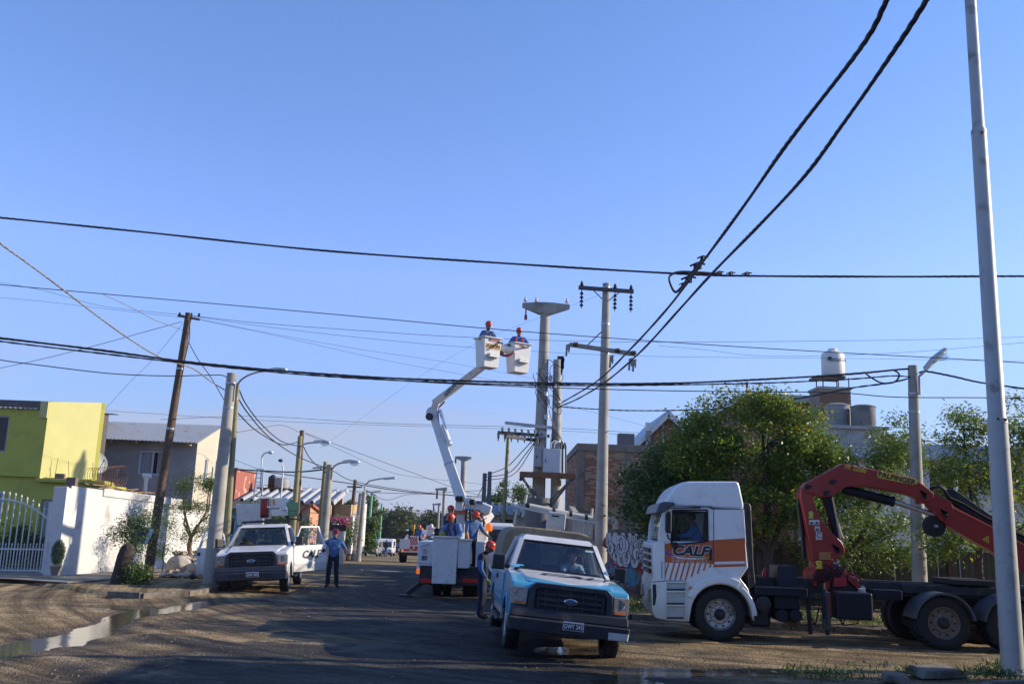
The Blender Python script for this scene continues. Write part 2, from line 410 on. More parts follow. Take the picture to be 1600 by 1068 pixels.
def mix(f, a, b_, blend='MIX'):
    x = N.new('ShaderNodeMix'); x.data_type = 'RGBA'; x.blend_type = blend
    if isinstance(f, float): x.inputs[0].default_value = f
    else: L.new(f, x.inputs[0])
    for s_, i in ((a, 6), (b_, 7)):
        if isinstance(s_, tuple): x.inputs[i].default_value = (*s_, 1)
        else: L.new(s_, x.inputs[i])
    return x
def math_(op, a, b_):
    x = N.new('ShaderNodeMath'); x.operation = op
    for s_, i in ((a, 0), (b_, 1)):
        if isinstance(s_, (int, float)): x.inputs[i].default_value = s_
        else: L.new(s_, x.inputs[i])
    return x
silt = ramp(tex(1.3).outputs[0], [(.3, (.16, .11, .058)), (.5, (.30, .215, .115)), (.7, (.44, .335, .19))])
oily = ramp(tex(.9, 9, .6).outputs[0], [(.3, (.027, .025, .023)), (.5, (.052, .047, .041)), (.72, (.095, .086, .074))])
streak = tex(1.0, 8, .8, .6, (.22, 2.4, 1, R(-14)))
streakr = mrange(streak.outputs[0], .42, .60)
oily2 = mix(streakr.outputs[0], oily.outputs[0], (.082, .073, .062))
# where the silt lies: cross street edges and beyond the shoulder
wob = tex(.35, 6, 1.0)
edge = math_('ADD', sp.outputs[0], mrange(wob.outputs[0], .3, .7, -2.6, 2.6).outputs[0])
rightm = mrange(edge.outputs[0], 1.2, 3.6)
leftm = mrange(edge.outputs[0], -5.0, -7.2)
fary = mrange(sp.outputs[1], 42, 52)
mask = math_('MAXIMUM', math_('MAXIMUM', rightm.outputs[0], leftm.outputs[0]).outputs[0], fary.outputs[0])
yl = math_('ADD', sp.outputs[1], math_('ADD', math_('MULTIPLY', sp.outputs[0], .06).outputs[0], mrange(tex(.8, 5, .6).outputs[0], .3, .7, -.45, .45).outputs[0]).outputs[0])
band = math_('MULTIPLY', mrange(yl.outputs[0], 16.9, 17.1).outputs[0], mrange(yl.outputs[0], 18.5, 18.1).outputs[0])  # silt ridge lightened into a band that also paints the sunlit strip
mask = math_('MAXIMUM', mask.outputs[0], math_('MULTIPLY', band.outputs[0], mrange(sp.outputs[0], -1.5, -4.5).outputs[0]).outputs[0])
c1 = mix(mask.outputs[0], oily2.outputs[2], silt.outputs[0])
# pebbles
vor = N.new('ShaderNodeTexVoronoi'); vor.inputs['Scale'].default_value = 26; L.new(tc.outputs['Object'], vor.inputs['Vector'])
peb = mrange(vor.outputs['Distance'], .05, .35, .0, 1.)
sep2 = N.new('ShaderNodeSeparateColor'); L.new(vor.outputs['Color'], sep2.inputs[0])
pc = mix(mrange(sep2.outputs[0], .72, .95).outputs[0], c1.outputs[2], (.17, .145, .115))
c2 = mix(mrange(peb.outputs[0], .0, .5, .7, 0.).outputs[0], c1.outputs[2], pc.outputs[2])
# damp patches: darker and smoother where the ground is low
geo2 = N.new('ShaderNodeNewGeometry'); sp2 = N.new('ShaderNodeSeparateXYZ'); L.new(geo2.outputs['Position'], sp2.inputs[0])
low = mrange(sp2.outputs[2], .008, -.03); lowy = mrange(sp2.outputs[1], 50, 44)
damp0 = math_('MULTIPLY', low.outputs[0], lowy.outputs[0])
oilp = mrange(tex(.55, 7, 1.5).outputs[0], .52, .62)
damp = math_('MAXIMUM', damp0.outputs[0], math_('MULTIPLY', oilp.outputs[0], math_('SUBTRACT', 1.0, mask.outputs[0]).outputs[0]).outputs[0])
fine = mrange(tex(28, 4).outputs[0], .34, .66, 0.6, 1.4); fc = N.new('ShaderNodeCombineColor')
for i_ in range(3): L.new(fine.outputs[0], fc.inputs[i_])
dx_ = math_('SUBTRACT', sp.outputs[0], 9.0).outputs[0]; dy_ = math_('SUBTRACT', sp.outputs[1], 33.0).outputs[0]
rr_ = math_('SQRT', math_('ADD', math_('MULTIPLY', dx_, dx_).outputs[0], math_('MULTIPLY', dy_, dy_).outputs[0]).outputs[0], 0); an_ = math_('ARCTAN2', dy_, dx_)
cv_ = N.new('ShaderNodeCombineXYZ'); L.new(math_('MULTIPLY', rr_.outputs[0], 2.6).outputs[0], cv_.inputs[0]); L.new(math_('MULTIPLY', an_.outputs[0], 1.6).outputs[0], cv_.inputs[1])
trk = N.new('ShaderNodeTexNoise'); trk.inputs['Scale'].default_value = 1.0; trk.inputs['Detail'].default_value = 7; trk.inputs['Roughness'].default_value = .7; L.new(cv_.outputs[0], trk.inputs['Vector']); tr_ = mrange(trk.outputs[0], .40, .62, .45, 1.35); tc_ = N.new('ShaderNodeCombineColor')
for i_ in range(3): L.new(tr_.outputs[0], tc_.inputs[i_])
c2 = mix(1.0, mix(.85, c2.outputs[2], fc.outputs[0], 'MULTIPLY').outputs[2], tc_.outputs[0], 'MULTIPLY')
c3 = mix(damp.outputs[0], c2.outputs[2], (.42, .40, .38), 'MULTIPLY')
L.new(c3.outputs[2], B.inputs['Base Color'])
L.new(mrange(damp.outputs[0], 0, 1, .95, .55).outputs[0], B.inputs['Roughness']); B.inputs['Specular IOR Level'].default_value = .18
bp = N.new('ShaderNodeBump'); bp.inputs['Strength'].default_value = 1.0; bp.inputs['Distance'].default_value = .05
hsum = math_('ADD', tex(11, 9).outputs[0], math_('MULTIPLY', mrange(vor.outputs['Distance'], 0, .6, 1, 0).outputs[0], .5).outputs[0])
L.new(hsum.outputs[0], bp.inputs['Height']); L.new(bp.outputs[0], B.inputs['Normal'])
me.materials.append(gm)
# loose stones lying on the road and on the verge
st = []
for i in range(5200):
    y = 9.5 + 24 * random.random() ** 1.7; x = random.uniform(-.62, .62) * y
    if random.random() < .55 and -5.5 < x < 2.0: continue
    st.append((x, y, random.choice([.008, .012, .016, .022, .03]) * random.uniform(.7, 1.2)))
mb = MB()
oct_v = [(1, 0, 0), (0, 1, 0), (-1, 0, 0), (0, -1, 0), (0, 0, 1), (0, 0, -1)]
oct_f = [(0, 1, 4), (1, 2, 4), (2, 3, 4), (3, 0, 4), (1, 0, 5), (2, 1, 5), (3, 2, 5), (0, 3, 5)]
hh = H([s[0] for s in st], [s[1] for s in st])
for (x, y, r), z in zip(st, hh):
    a = random.random() * 6; ca, sa = math.cos(a), math.sin(a); k = [random.uniform(.7, 1.3) for _ in range(6)]
    mb.add([(x + r * k[i] * (v[0] * ca - v[1] * sa), y + r * k[i] * (v[0] * sa + v[1] * ca), z + r * .7 * k[i] * v[2]) for i, v in enumerate(oct_v)], oct_f)
tag(mb.build('gravel', M('gravel stone', (.13, .11, .085), .9, var=.4, scale=3), ang=20), 'loose stones scattered over the dirt crossing', 'gravel', kind='stuff')

# standing water
wm, nt, N, L, B = _nodes('muddy water')
B.inputs['Base Color'].default_value = (.07, .055, .035, 1); B.inputs['Roughness'].default_value = .09; B.inputs['IOR'].default_value = 1.33; B.inputs['Specular IOR Level'].default_value = .9
tc = N.new('ShaderNodeTexCoord'); n_ = tex(3.2, 3); bpw = N.new('ShaderNodeBump'); bpw.inputs['Strength'].default_value = .22; bpw.inputs['Distance'].default_value = .02
L.new(n_.outputs[0], bpw.inputs['Height']); L.new(bpw.outputs[0], B.inputs['Normal'])
def puddle(x0, y0, x1, y1, z):
    mb = MB(); mb.quad((x0, y0, z), (x1, y0, z), (x1, y1, z), (x0, y1, z))
    o = mb.build('puddle', wm); o['kind'] = 'structure'
puddle(-11, 9.5, -4.2, 26.0, -.046); puddle(.6, 11, 6.6, 16.9, -.046); puddle(.0, 17.0, 6.8, 23.0, -.050)
puddle(-8.4, 42, -1.4, 45.6, -.052)

# ---------------------------------------------------------------- pavements and kerbs
def poly_slab(name, pts, z0, z1, mat, kind='structure', bevel=0.02):
    mb = MB(); mb.prism(pts, 'Z', z0, z1); o = mb.build(name, mat, bevel=bevel, smooth=False)
    if kind: o['kind'] = kind
    return o
VERGE = M('trodden earth', (.24, .18, .115), .95, var=.3, scale=1.6, bump=.6, bscale=14, spots=(.7, (.13, .095, .06), .45, .68))
KERBM = M('worn kerb concrete', (.17, .15, .12), .9, var=.25, scale=5, bump=.6, bscale=20, spots=(2.5, (.08, .06, .04), .42, .62))
LK = [(-14.2, 28.6), (-11.6, 26.6), (-10.1, 24.9), (-9.2, 24.75), (-8.45, 26.0), (-8.25, 28), (-8.6, 34), (-9.0, 46)]
poly_slab('footpath_left', [(-40, 29.5), (-14.5, 28.3), (-12.4, 27.6), (-11.7, 31), (-12.4, 46), (-40, 46)], .101, .135, CONCD)
RK = [(.3, 47), (1.7, 28), (2.25, 24.9), (3.2, 24.0), (5, 23.6), (10.5, 21.6), (16, 20.2), (60, 14)]
def kerb(pts, name):
    root = None; k = 0; mes = {}
    root = empty(name); root['kind'] = 'structure'
    for a, b_ in zip(pts, pts[1:]):
        a = Vector((*a, 0)); b_ = Vector((*b_, 0)); ln = (b_ - a).length; n = max(1, round(ln / 1.0)); d = (b_ - a) / n
        if ln > 30: continue
        for i in range(n):
            c = a + d * (i + .5); key = round(d.length, 2)
            if key not in mes:
                mb = MB(); mb.box((0, 0, -.06), (key - .018, .15, .42)); t = mb.build('kerb_stone', KERBM, root, bevel=.02); mes[key] = t.data
                t.location = c; o = t
            else:
                o = shared('kerb_stone', mes[key], root); o.modifiers.new('bevel', 'BEVEL').width = .02; o.location = c
            o.rotation_euler = (random.uniform(-.03, .03), random.uniform(-.01, .01), math.atan2(d.y, d.x)); o.location.z = random.uniform(-.015, .012)
            k += 1
kerb(LK[2:], 'kerb_left'); kerb(RK[:-1], 'kerb_right')
# near corner at the foot of the steel lamp post
NK = [(5.4, 11.8), (6.6, 13.9), (7.4, 14.75), (9.2, 15.3), (14, 14.9), (20, 14.0)]
kerb(NK, 'kerb_near')

# ---------------------------------------------------------------- building helpers
def wall_mb(mb, a, b_, z0, z1, t, openings=(), m=0, z1b=None):
    """wall from a to b (x,y), inner thickness t to the left; openings [(s0,s1,z0,z1)] in metres along it"""
    a = Vector(a).to_2d() if len(a) > 2 else Vector(a); b_ = Vector(b_).to_2d() if len(b_) > 2 else Vector(b_)
    ln = (b_ - a).length; d = (b_ - a) / ln; n = Vector((-d.y, d.x))
    top = lambda s: z1 + ((z1b if z1b is not None else z1) - z1) * s / ln
    def blk(s0, s1, za, zb0, zb1):
        if s1 - s0 < 1e-3: return
        p0 = a + d * s0; p1 = a + d * s1; q1 = p1 + n * t; q0 = p0 + n * t
        mb.hexa([(*p0, za), (*p1, za), (*q1, za), (*q0, za), (*p0, zb0), (*p1, zb1), (*q1, zb1), (*q0, zb0)], m)
    s = 0
    for (s0, s1, za, zb) in sorted(openings):
        blk(s, s0, z0, top(s), top(s0)); blk(s0, s1, z0, za, za); blk(s0, s1, zb, top(s0), top(s1)); s = s1
    blk(s, ln, z0, top(s), top(ln))
    return lambda s_, z, off=0: Vector((*(a + d * s_ + n * off), z))
def window(parent, P, s0, s1, z0, z1, frame, curtain=None, mull=1, shutter=False):
    mb = MB(); w = .06
    for (u0, u1, v0, v1) in ((s0, s1, z0, z0 + w), (s0, s1, z1 - w, z1), (s0, s0 + w, z0 + w, z1 - w), (s1 - w, s1, z0 + w, z1 - w)):
        mb.hexa([P(u0, v0, .03), P(u1, v0, .03), P(u1, v0, .10), P(u0, v0, .10), P(u0, v1, .03), P(u1, v1, .03), P(u1, v1, .10), P(u0, v1, .10)])
    for i in range(1, mull + 1):
        c = s0 + (s1 - s0) * i / (mull + 1); a_, b2 = c - .035, c + .035
        mb.hexa([P(a_, z0 + w, .035), P(b2, z0 + w, .035), P(b2, z0 + w, .09), P(a_, z0 + w, .09), P(a_, z1 - w, .035), P(b2, z1 - w, .035), P(b2, z1 - w, .09), P(a_, z1 - w, .09)])
    o = mb.build('window', frame, parent, bevel=.006)
    mb = MB(); mb.quad(P(s0 + w, z0 + w, .065), P(s1 - w, z0 + w, .065), P(s1 - w, z1 - w, .065), P(s0 + w, z1 - w, .065)); mb.build('pane', glass('house glass', (.85, .88, .9), .12), o)
    mb = MB()
    if shutter:
        z = z0 + w
        while z < z1 - w:
            mb.hexa([P(s0 + w, z, .04), P(s1 - w, z, .04), P(s1 - w, z, .06), P(s0 + w, z, .06), P(s0 + w, z + .055, .05), P(s1 - w, z + .055, .05), P(s1 - w, z + .055, .062), P(s0 + w, z + .055, .062)]); z += .07
        mb.build('roller_shutter', M('grey shutter slats', (.33, .38, .42), .5, var=.08), o)
    mb = MB(); mb.quad(P(s0 + .02, z0 + .02, .6), P(s1 - .02, z0 + .02, .6), P(s1 - .02, z1 - .02, .6), P(s0 + .02, z1 - .02, .6)); mb.build('room_behind', M('dark room', (.02, .018, .02), .9), o)
    if curtain:
        mb = MB(); segs = 40; vs = []; 
        for i in range(segs + 1):
            s_ = s0 + w + (s1 - s0 - 2 * w) * i / segs; off = .115 + .02 * math.sin(i * 1.35) + .012 * math.sin(i * 3.1); vs += [P(s_, z0 + w, off), P(s_, z1 - w, off)]
        mb.add(vs, [(2 * i, 2 * i + 2, 2 * i + 3, 2 * i + 1) for i in range(segs) if not (curtain[1] and abs(i / segs - curtain[1]) < .12)]); mb.build('curtain', curtain[0], o)
    return o
def corrug(name, a, b_, c, d, mat, parent, pitch=.18, amp=.02, t=.006, ribs=False):
    """corrugated sheet: a-b the eave, d-c the ridge, waves run from eave to ridge"""
    a, b_, c, d = map(Vector, (a, b_, c, d)); ln = (b_ - a).length; n = max(8, int(ln / pitch * 6)); nn = (b_ - a).cross(d - a).normalized()
    if nn.z < 0: nn = -nn
    vs = []
    for i in range(n + 1):
        f = i / n; ph = f * ln / pitch * 2 * PI; off = nn * (amp * math.sin(ph)); e = a + (b_ - a) * f + off; r_ = d + (c - d) * f + off; vs += [e, r_, e - nn * t * 3, r_ - nn * t * 3]
    fs = []
    for i in range(n): k = 4 * i; fs += [(k, k + 4, k + 5, k + 1), (k + 2, k + 3, k + 7, k + 6), (k, k + 2, k + 6, k + 4), (k + 1, k + 5, k + 7, k + 3)]
    mb = MB(); mb.add(vs, fs); return mb.build(name, mat, parent, ang=60)
def canaleta(a, b_, c, d, mat, parent, pitch=.9, h=.2, name='roof_panel'):
    """big trough-and-rib fibre cement sheets laid side by side from eave a-b to ridge d-c"""
    a, b_, c, d = map(Vector, (a, b_, c, d)); n = max(1, round((b_ - a).length / pitch)); nn = (b_ - a).cross(d - a).normalized()
    if nn.z < 0: nn = -nn
    for i in range(n):
        mb = MB(); vs = []
        for (f, hh_) in ((0, 0), (.55, 0), (.64, 1), (.86, 1), (.99, .0)):
            g = (i + f) / n; e = a + (b_ - a) * g + nn * h * hh_; r_ = d + (c - d) * g + nn * h * hh_; vs += [e, r_, e - nn * .03, r_ - nn * .03]
        fs = [(0, 1, 3, 2), (16, 18, 19, 17)]
        for k in range(4): k *= 4; fs += [(k, k + 4, k + 5, k + 1), (k + 2, k + 3, k + 7, k + 6), (k, k + 2, k + 6, k + 4), (k + 1, k + 5, k + 7, k + 3)]
        mb.add(vs, fs); mb.build(name, mat, parent, ang=20)

# ---------------------------------------------------------------- left: yellow house
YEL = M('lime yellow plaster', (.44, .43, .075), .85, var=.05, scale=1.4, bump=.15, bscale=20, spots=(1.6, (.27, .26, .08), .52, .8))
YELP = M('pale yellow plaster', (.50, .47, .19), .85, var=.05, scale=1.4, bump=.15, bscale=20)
yh = empty('yellow_house', (-18, 34, 0), label='lime yellow two storey house behind the white gate', cat='house')
inv = Matrix.Translation((18, -34, 0))
def loc_p(P, off): return lambda *a: P(*a) - Vector(off)
hx, hy = at(62, 745, 34.5).x, 34.5     # foot corner of the shaded front
off = Vector((-18, 34, 0))
def rel(p): p = Vector((*p, 0)) if len(p) == 2 else Vector(p); return (p - off)
zt = zat((hx, hy), 640); zl = zat((hx, hy), 745)
xr = at(143, 760, 35.6).x
mb = MB()
A = (hx - 9, 34.2); Bq = (hx, 34.5)
def sh2(p): return (p[0] - off.x, p[1] - off.y)
wu = [(9 - 3.0, 9 - 1.35, zat((hx, hy), 708), zat((hx, hy), 652))]
P = wall_mb(mb, sh2(A), sh2(Bq), zl, zt, .25, wu)
mb.build('wall', YEL, yh)
window(yh, P, wu[0][0], wu[0][1], wu[0][2], wu[0][3], M('grey window frame', (.25, .27, .3), .5), (M('dark red curtain', (.05, .02, .03), .9), 0), 1)
mb = MB(); wl = [(9 - 3.1, 9 - 1.25, zat((hx, hy), 838), zat((hx, hy), 769)), (9 + .12, 9 + .95, .1, zat((hx, hy), 779))]
P = wall_mb(mb, sh2(A), sh2((xr + .35, 34.75)), 0, zl - .002, .25, wl); mb.build('wall', YEL, yh)
window(yh, P, *wl[0], M('white window frame', (.6, .62, .64), .5), None, 1, shutter=True)
# door leaf with upper glass panel
mb = MB(); s0, s1, z0, z1 = wl[1]
mb.hexa([P(s0, z0, .08), P(s1, z0, .08), P(s1, z0, .13), P(s0, z0, .13), P(s0, z1, .08), P(s1, z1, .08), P(s1, z1, .13), P(s0, z1, .13)]); dr = mb.build('door', M('grey door paint', (.32, .33, .30), .6), yh)
for k in range(5):
    mb = MB(); u = s0 + .1 + k * .15; mb.bar(P(u, z0 + 1.1, .06), P(u, z1 - .1, .06), .02, .02); mb.build('bar', WHITE, dr)
# upper block, side wall turned to the sun
hx2 = at(82, 628, 34.5).x
mb = MB(); zt2 = zat((hx, 34.5), 627)
C2 = (at(151, 700, 36.6).x, 36.6)
zt3 = zat(C2, 629)
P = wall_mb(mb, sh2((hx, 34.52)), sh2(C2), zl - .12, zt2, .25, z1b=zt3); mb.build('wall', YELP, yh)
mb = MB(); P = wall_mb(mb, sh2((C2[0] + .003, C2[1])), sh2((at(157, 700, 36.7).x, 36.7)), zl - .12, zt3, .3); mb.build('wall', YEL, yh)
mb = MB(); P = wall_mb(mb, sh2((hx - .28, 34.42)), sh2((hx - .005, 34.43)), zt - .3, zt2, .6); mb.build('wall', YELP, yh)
# ledge under the upper block with debris and starter bars
mb = MB(); mb.prism([sh2(p) for p in ((hx - .06, 34.40), (xr + .9, 34.6), (xr + .3, 36.9), (hx, 36.9))], 'Z', zl - .16, zl - .04); mb.build('ledge', YEL, yh, bevel=.01)
for i in range(5):
    mb = MB(); x = hx + .35 + i * .45; mb.tube([rel((x, 34.9 + .2 * (i % 2), zl - .05)), rel((x + random.uniform(-.05, .05), 34.9, zl + .5 + .25 * random.random()))], .009, 5); mb.build('reinforcing_bar', RUST, yh)
mb = MB(); mb.box(rel((hx + .62, 34.75, zl + .06)), (.32, .16, .2), .1); mb.build('hollow_block', M('grey brown brick', (.17, .12, .10), .9), yh)
# parapet roof behind
corrug('roof_sheet', rel((A[0], 34.1, zt + .02)), rel((hx - .3, 34.35, zt + .02)), rel((hx - .3, 41, zt + .6)), rel((A[0], 41, zt + .6)), M('weathered zinc sheet', (.36, .37, .38), .5, .5, var=.15), yh)
mb = MB(); mb.prism([sh2(p) for p in ((A[0], 41), (hx - .3, 41), (hx - .3, 42), (A[0], 42))], 'Z', 0, zl); mb.build('rear_wall', M('dull brown wall', (.2, .13, .1), .9), yh)
mb = MB(); mb.prism([sh2(p) for p in ((A[0], 36.6), (hx - .45, 36.6), (hx - .45, 40.8), (A[0], 40.8))], 'Z', zl, zat((hx - 1.5, 36.6), 626)); mb.build('roof_parapet', M('dark rusty sheet', (.10, .085, .08), .7, .2, var=.3), yh)
mb = MB(); mb.prism([sh2(p) for p in ((A[0], 34.5), (A[0] + .25, 34.5), (A[0] + .25, 41), (A[0], 41))], 'Z', 0, zt); mb.build('side_wall', YEL, yh)
mb = MB(); mb.prism([sh2(p) for p in ((xr + .1, 34.76), (xr + .35, 34.76), (xr + .35, 38), (xr + .1, 38))], 'Z', 0, zl - .17); mb.build('side_wall', YEL, yh)
corrug('roof_sheet', rel((A[0] - 1, 40, zt + .45)), rel((hx - 1.4, 40, zt + .5)), rel((hx - 2.2, 46, zt + 1.1)), rel((A[0] - 1, 46, zt + 1.3)), M('dark rusty sheet', (.10, .085, .08), .7, .2, var=.3), yh)

# ---------------------------------------------------------------- white yard wall with its cap slab
WHW = M('limewashed wall', (.58, .575, .55), .9, var=.06, scale=2, bump=.35, bscale=7, spots=(1.6, (.34, .31, .26), .55, .8))
yw = empty('yard_wall', (-14.5, 31, 0), label='sunlit limewashed yard wall beside the leaning wooden pole', cat='wall')
a0 = gp(93, 899, .12); a1 = gp(268, 886, .12)
a0 = Vector((a0.x, a0.y)); a1 = Vector((a1.x, a1.y))
zA = zat(a0, 758); zB = zat(a1, 782)
off = Vector((-14.5, 31, 0))
mb = MB(); P = wall_mb(mb, sh2(a0), sh2(a1), 0, zA, .2, z1b=zB); mb.build('wall', WHW, yw, bevel=.01)
ln = (a1 - a0).length
mb = MB(); sA = ln * .26
zc = zA + (zB - zA) * .26
mb.hexa([P(sA, zc - .20, -.05), P(ln + .25, zB - .20, -.05), P(ln + .25, zB - .20, .5), P(sA, zc - .20, .5), P(sA, zc + .06, -.05), P(ln + .25, zB + .06, -.05), P(ln + .25, zB + .06, .5), P(sA, zc + .06, .5)])
mb.build('cap_slab', WHW, yw, bevel=.02)
mb = MB(); p = P(-.05, 0, 0); mb.box((p.x - .18, p.y - .05, (zA - .05) / 2), (.42, .34, zA - .05)); mb.build('gate_pier', WHW, yw, bevel=.012)
mb = MB(); q = P(-.05, zA, .05); mb.box((q.x + .1, q.y, zA + .12), (.3, .2, .26)); mb.build('loose_block', M('grey brown brick', (.17, .12, .1)), yw)
# lower lit return wall continuing to the tree
a2 = gp(300, 884, .12); a3 = gp(322, 880, .12)
mb = MB(); P2 = wall_mb(mb, sh2(a1), sh2(a3), 0, zat(a1, 795), .2, z1b=zat(a3, 800)); mb.build('low_wall', WHW, yw, bevel=.01)
# boards and rubble on the cap
bpile = empty('board_pile', off, label='old brown boards piled on top of the white yard wall', cat='boards')
for i in range(16):
    mb = MB(); s_ = ln * random.uniform(.02, .75); L_ = random.uniform(.3, 1.3); z = zA + (zB - zA) * s_ / ln + .1 + random.uniform(0, .06)
    c = P(s_, z, random.uniform(.1, .4)); an = math.atan2(a1.y - a0.y, a1.x - a0.x) + random.uniform(-.5, .5)
    mb.box(c, (L_, .12, .03), an, ry=random.uniform(-.12, .12)); mb.build('board', M('old brown boards', (.26, .17, .09), .9, var=.3), bpile)
# roll of wire mesh, vent pipe, dish
def thing_at(name, p, label, cat, rz=0, group=None): return empty(name, p, rz, label=label, cat=cat, group=group)
def P_abs(s_, z, o=0): return P(s_, z, o) + off
c = P_abs(ln * .36, zA + .18, .5)
t = thing_at('wire_mesh_roll', c, 'rusty roll of wire mesh on top of the white yard wall', 'wire mesh')
for k in range(14):
    mb = MB(); r = .28 + .012 * k; cx = k * .09 - .5
    mb.tube([(cx + .02 * math.sin(a * .5), r * math.cos(a * PI / 9), .28 + r * .8 * math.sin(a * PI / 9)) for a in range(19)], .008, 4); mb.build('wire_loop', RUST, t)
vp = at(229, 745, 36.2); vb = Vector((vp.x, vp.y, zB))
t = thing_at('vent_pipe', vb, 'white vent pipe with a tee cap standing behind the white yard wall', 'pipe')
hv = zat(vb, 745) - zB
mb = MB(); mb.cone((0, 0, -.2), (0, 0, hv), .065, n=14); mb.cone((0, 0, hv - .12), (0, 0, hv - .02), .09, n=14); mb.build('pipe', WHW, t)
mb = MB(); mb.cone((-.14, 0, hv + .05), (.16, 0, hv + .05), .085, n=14); mb.build('tee_cap', WHW, t)
dp = at(150, 724, 37.5)
t = thing_at('satellite_dish', (dp.x, dp.y, zB + .1), 'grey satellite dish beside the yellow house, above the yard wall', 'satellite dish')
h0 = dp.z - zB - .1
mb = MB(); mb.lathe([(.02, .0), (.22, .035), (.36, .09), (.42, .14), (.42, .155), (.35, .105), (.2, .05), (.01, .015)], (0, 0, h0), (.85, -.5, .25), 24, caps=False); mb.build('dish', M('grey dish paint', (.35, .38, .38), .5), t)
mb = MB(); mb.tube([(0, 0, 0), (0, 0, h0 - .1), (-.05, .05, h0)], .025, 8); mb.build('mast', STEEL, t)
mb = MB(); mb.tube([(.1, -.1, h0 - .35), (.45, -.35, h0 + .1)], .012, 6); mb.ball((.45, -.35, h0 + .12), .04, 8, 5); mb.build('feed_arm', DARKPL, t)

# ---------------------------------------------------------------- gates
def arch_gate(name, p0, p1, ztop0, ztopm, ztop1, n, label, lower=True, dens=1):
    """p0,p1 feet of the gate; the bars rise to a curved top rail"""
    p0 = Vector(p0); p1 = Vector(p1); d = p1 - p0
    t = empty(name, p0, label=label, cat='gate')
    zt_ = lambda f: ztop0 * (1 - f) + ztop1 * f + (ztopm - (ztop0 + ztop1) / 2) * (1 - (2 * f - 1) ** 2)
    mb = MB(); mb.tube([d * f + Vector((0, 0, zt_(f))) for f in [i / 16 for i in range(17)]], .028, 8); mb.build('top_rail', WHITE2, t)
    for zz in (.10, .78):
        mb = MB(); mb.bar(Vector((0, 0, zz)), d + Vector((0, 0, zz)), .03, .05); mb.build('cross_rail', WHITE2, t)
    for i in range(n + 1):
        f = i / n; mb = MB(); h = zt_(f) + .16
        mb.box((0, 0, h / 2 + .05), (.032, .032, h - .1)); mb.lathe([(.022, 0), (.034, .03), (.001, .12)], (0, 0, h), n=8); o = mb.build('picket', WHITE2, t); o.location = d * f
    if lower:
        for i in range(n):
            f = (i + .5) / n; mb = MB(); mb.box((0, 0, .5), (.024, .024, .8)); mb.lathe([(.018, 0), (.028, .02), (.001, .09)], (0, 0, .9), n=6); o = mb.build('short_picket', WHITE2, t); o.location = d * f
    return t
g0 = gp(-60, 893, .05); g1 = gp(66, 896, .08)
zg1 = zat(g1, 812) - .08
arch_gate('driveway_gate', (g0.x, g0.y, .02), (g1.x, g1.y, .08), zat(g0, 790), zat(g0, 786) + .1, zg1, 13, 'white driveway gate with tall pointed pickets in front of the yellow house')
pt = gp(68, 897, .08)
t = thing_at('gate_post', (pt.x, pt.y, .0), 'square white gate post between the driveway gate and the small arched gate', 'post')
hp = zat(pt, 784); mb = MB(); mb.box((0, 0, hp / 2), (.14, .14, hp)); mb.build('post', WHITE2, t, bevel=.01)
mb = MB(); mb.box((0, 0, .05), (.5, .4, .18), top=(.8, .8)); mb.build('footing', WHW, t, bevel=.02)
g2 = gp(74, 893, .2); g3 = gp(97, 890, .2); 
arch_gate('garden_gate', (g2.x, g2.y, .75), (g3.x, g3.y, .75), zat(g2, 822) - .75, zat(g2, 803) - .75, zat(g3, 826) - .75, 8, 'small arched white gate next to the white gate pier', lower=False)
t = thing_at('low_garden_wall', (g2.x, g2.y, 0), 'low white plinth wall under the small arched gate', 'wall')
mb = MB(); mb.bar((0, 0, .38), (g3.x - g2.x, g3.y - g2.y, .38), .18, .76); mb.build('plinth', WHW, t, bevel=.015)

# ---------------------------------------------------------------- grey house
GRP = M('unpainted grey render', (.33, .31, .29), .9, var=.12, scale=1.1, bump=.2, bscale=15, spots=(.8, (.44, .42, .40), .5, .72))
CRP = M('cream plaster', (.50, .45, .35), .9, var=.07, scale=1.2, bump=.2, bscale=16)
D = 43.0
e1 = at(309, 690, D); e0x = at(140, 684, D + .0).x
off = Vector((e1.x, D, 0))
gh = empty('grey_house', off, label='unpainted grey rendered house with a corrugated lean-to roof', cat='house')
za = e1.z
W = e1.x - e0x + 3
zw1 = zat((e1.x, D), 742 + 0); zw0 = zat((e1.x, D), 712)
wx0 = at(216, 730, D).x - e1.x; wx1 = at(258, 730, D).x - e1.x
mb = MB(); P = wall_mb(mb, (-W, 0), (0, 0), 0, za - .06, .25, [(W + wx0, W + wx1, at(230, 741, D).z, at(230, 704, D).z)])
mb.build('wall', GRP, gh)
window(gh, P, W + wx0, W + wx1, at(230, 741, D).z, at(230, 704, D).z, M('white window frame', (.6, .62, .64), .5), (M('pale curtain', (.45, .45, .46), .9), .55), 1)
pr = atx(345, 668, e1.x + .0); dep = pr.y - D
zr = pr.z + .0
mb = MB(); P = wall_mb(mb, (.003, .003), (.003, dep), 0, za - .06, .25, [(dep * .40, dep * .55, zat((e1.x, D + dep * .5), 757), zat((e1.x, D + dep * .5), 716))], z1b=zr); mb.build('gable_wall', CRP, gh)
window(gh, P, dep * .40, dep * .55, zat((e1.x, D + dep * .5), 757), zat((e1.x, D + dep * .5), 716), M('white window frame', (.6, .62, .64), .5), (M('pale curtain', (.45, .45, .46), .9), 0), 0)
mb = MB(); mb.prism([(-W, dep), (0, dep), (0, dep + .2), (-W, dep + .2)], 'Z', 0, zr - .1); mb.build('rear_wall', GRP, gh)
corrug('roof_sheet', (-W, -.55, za - .02), (.12, -.55, za - .08), (.12, dep + .1, zr + .12), (-W, dep + .1, zr + .12), M('galvanised roof sheet', (.36, .37, .37), .5, .35, var=.12, spots=(2, (.25, .2, .17), .56, .8)), gh, pitch=.18, amp=.014)
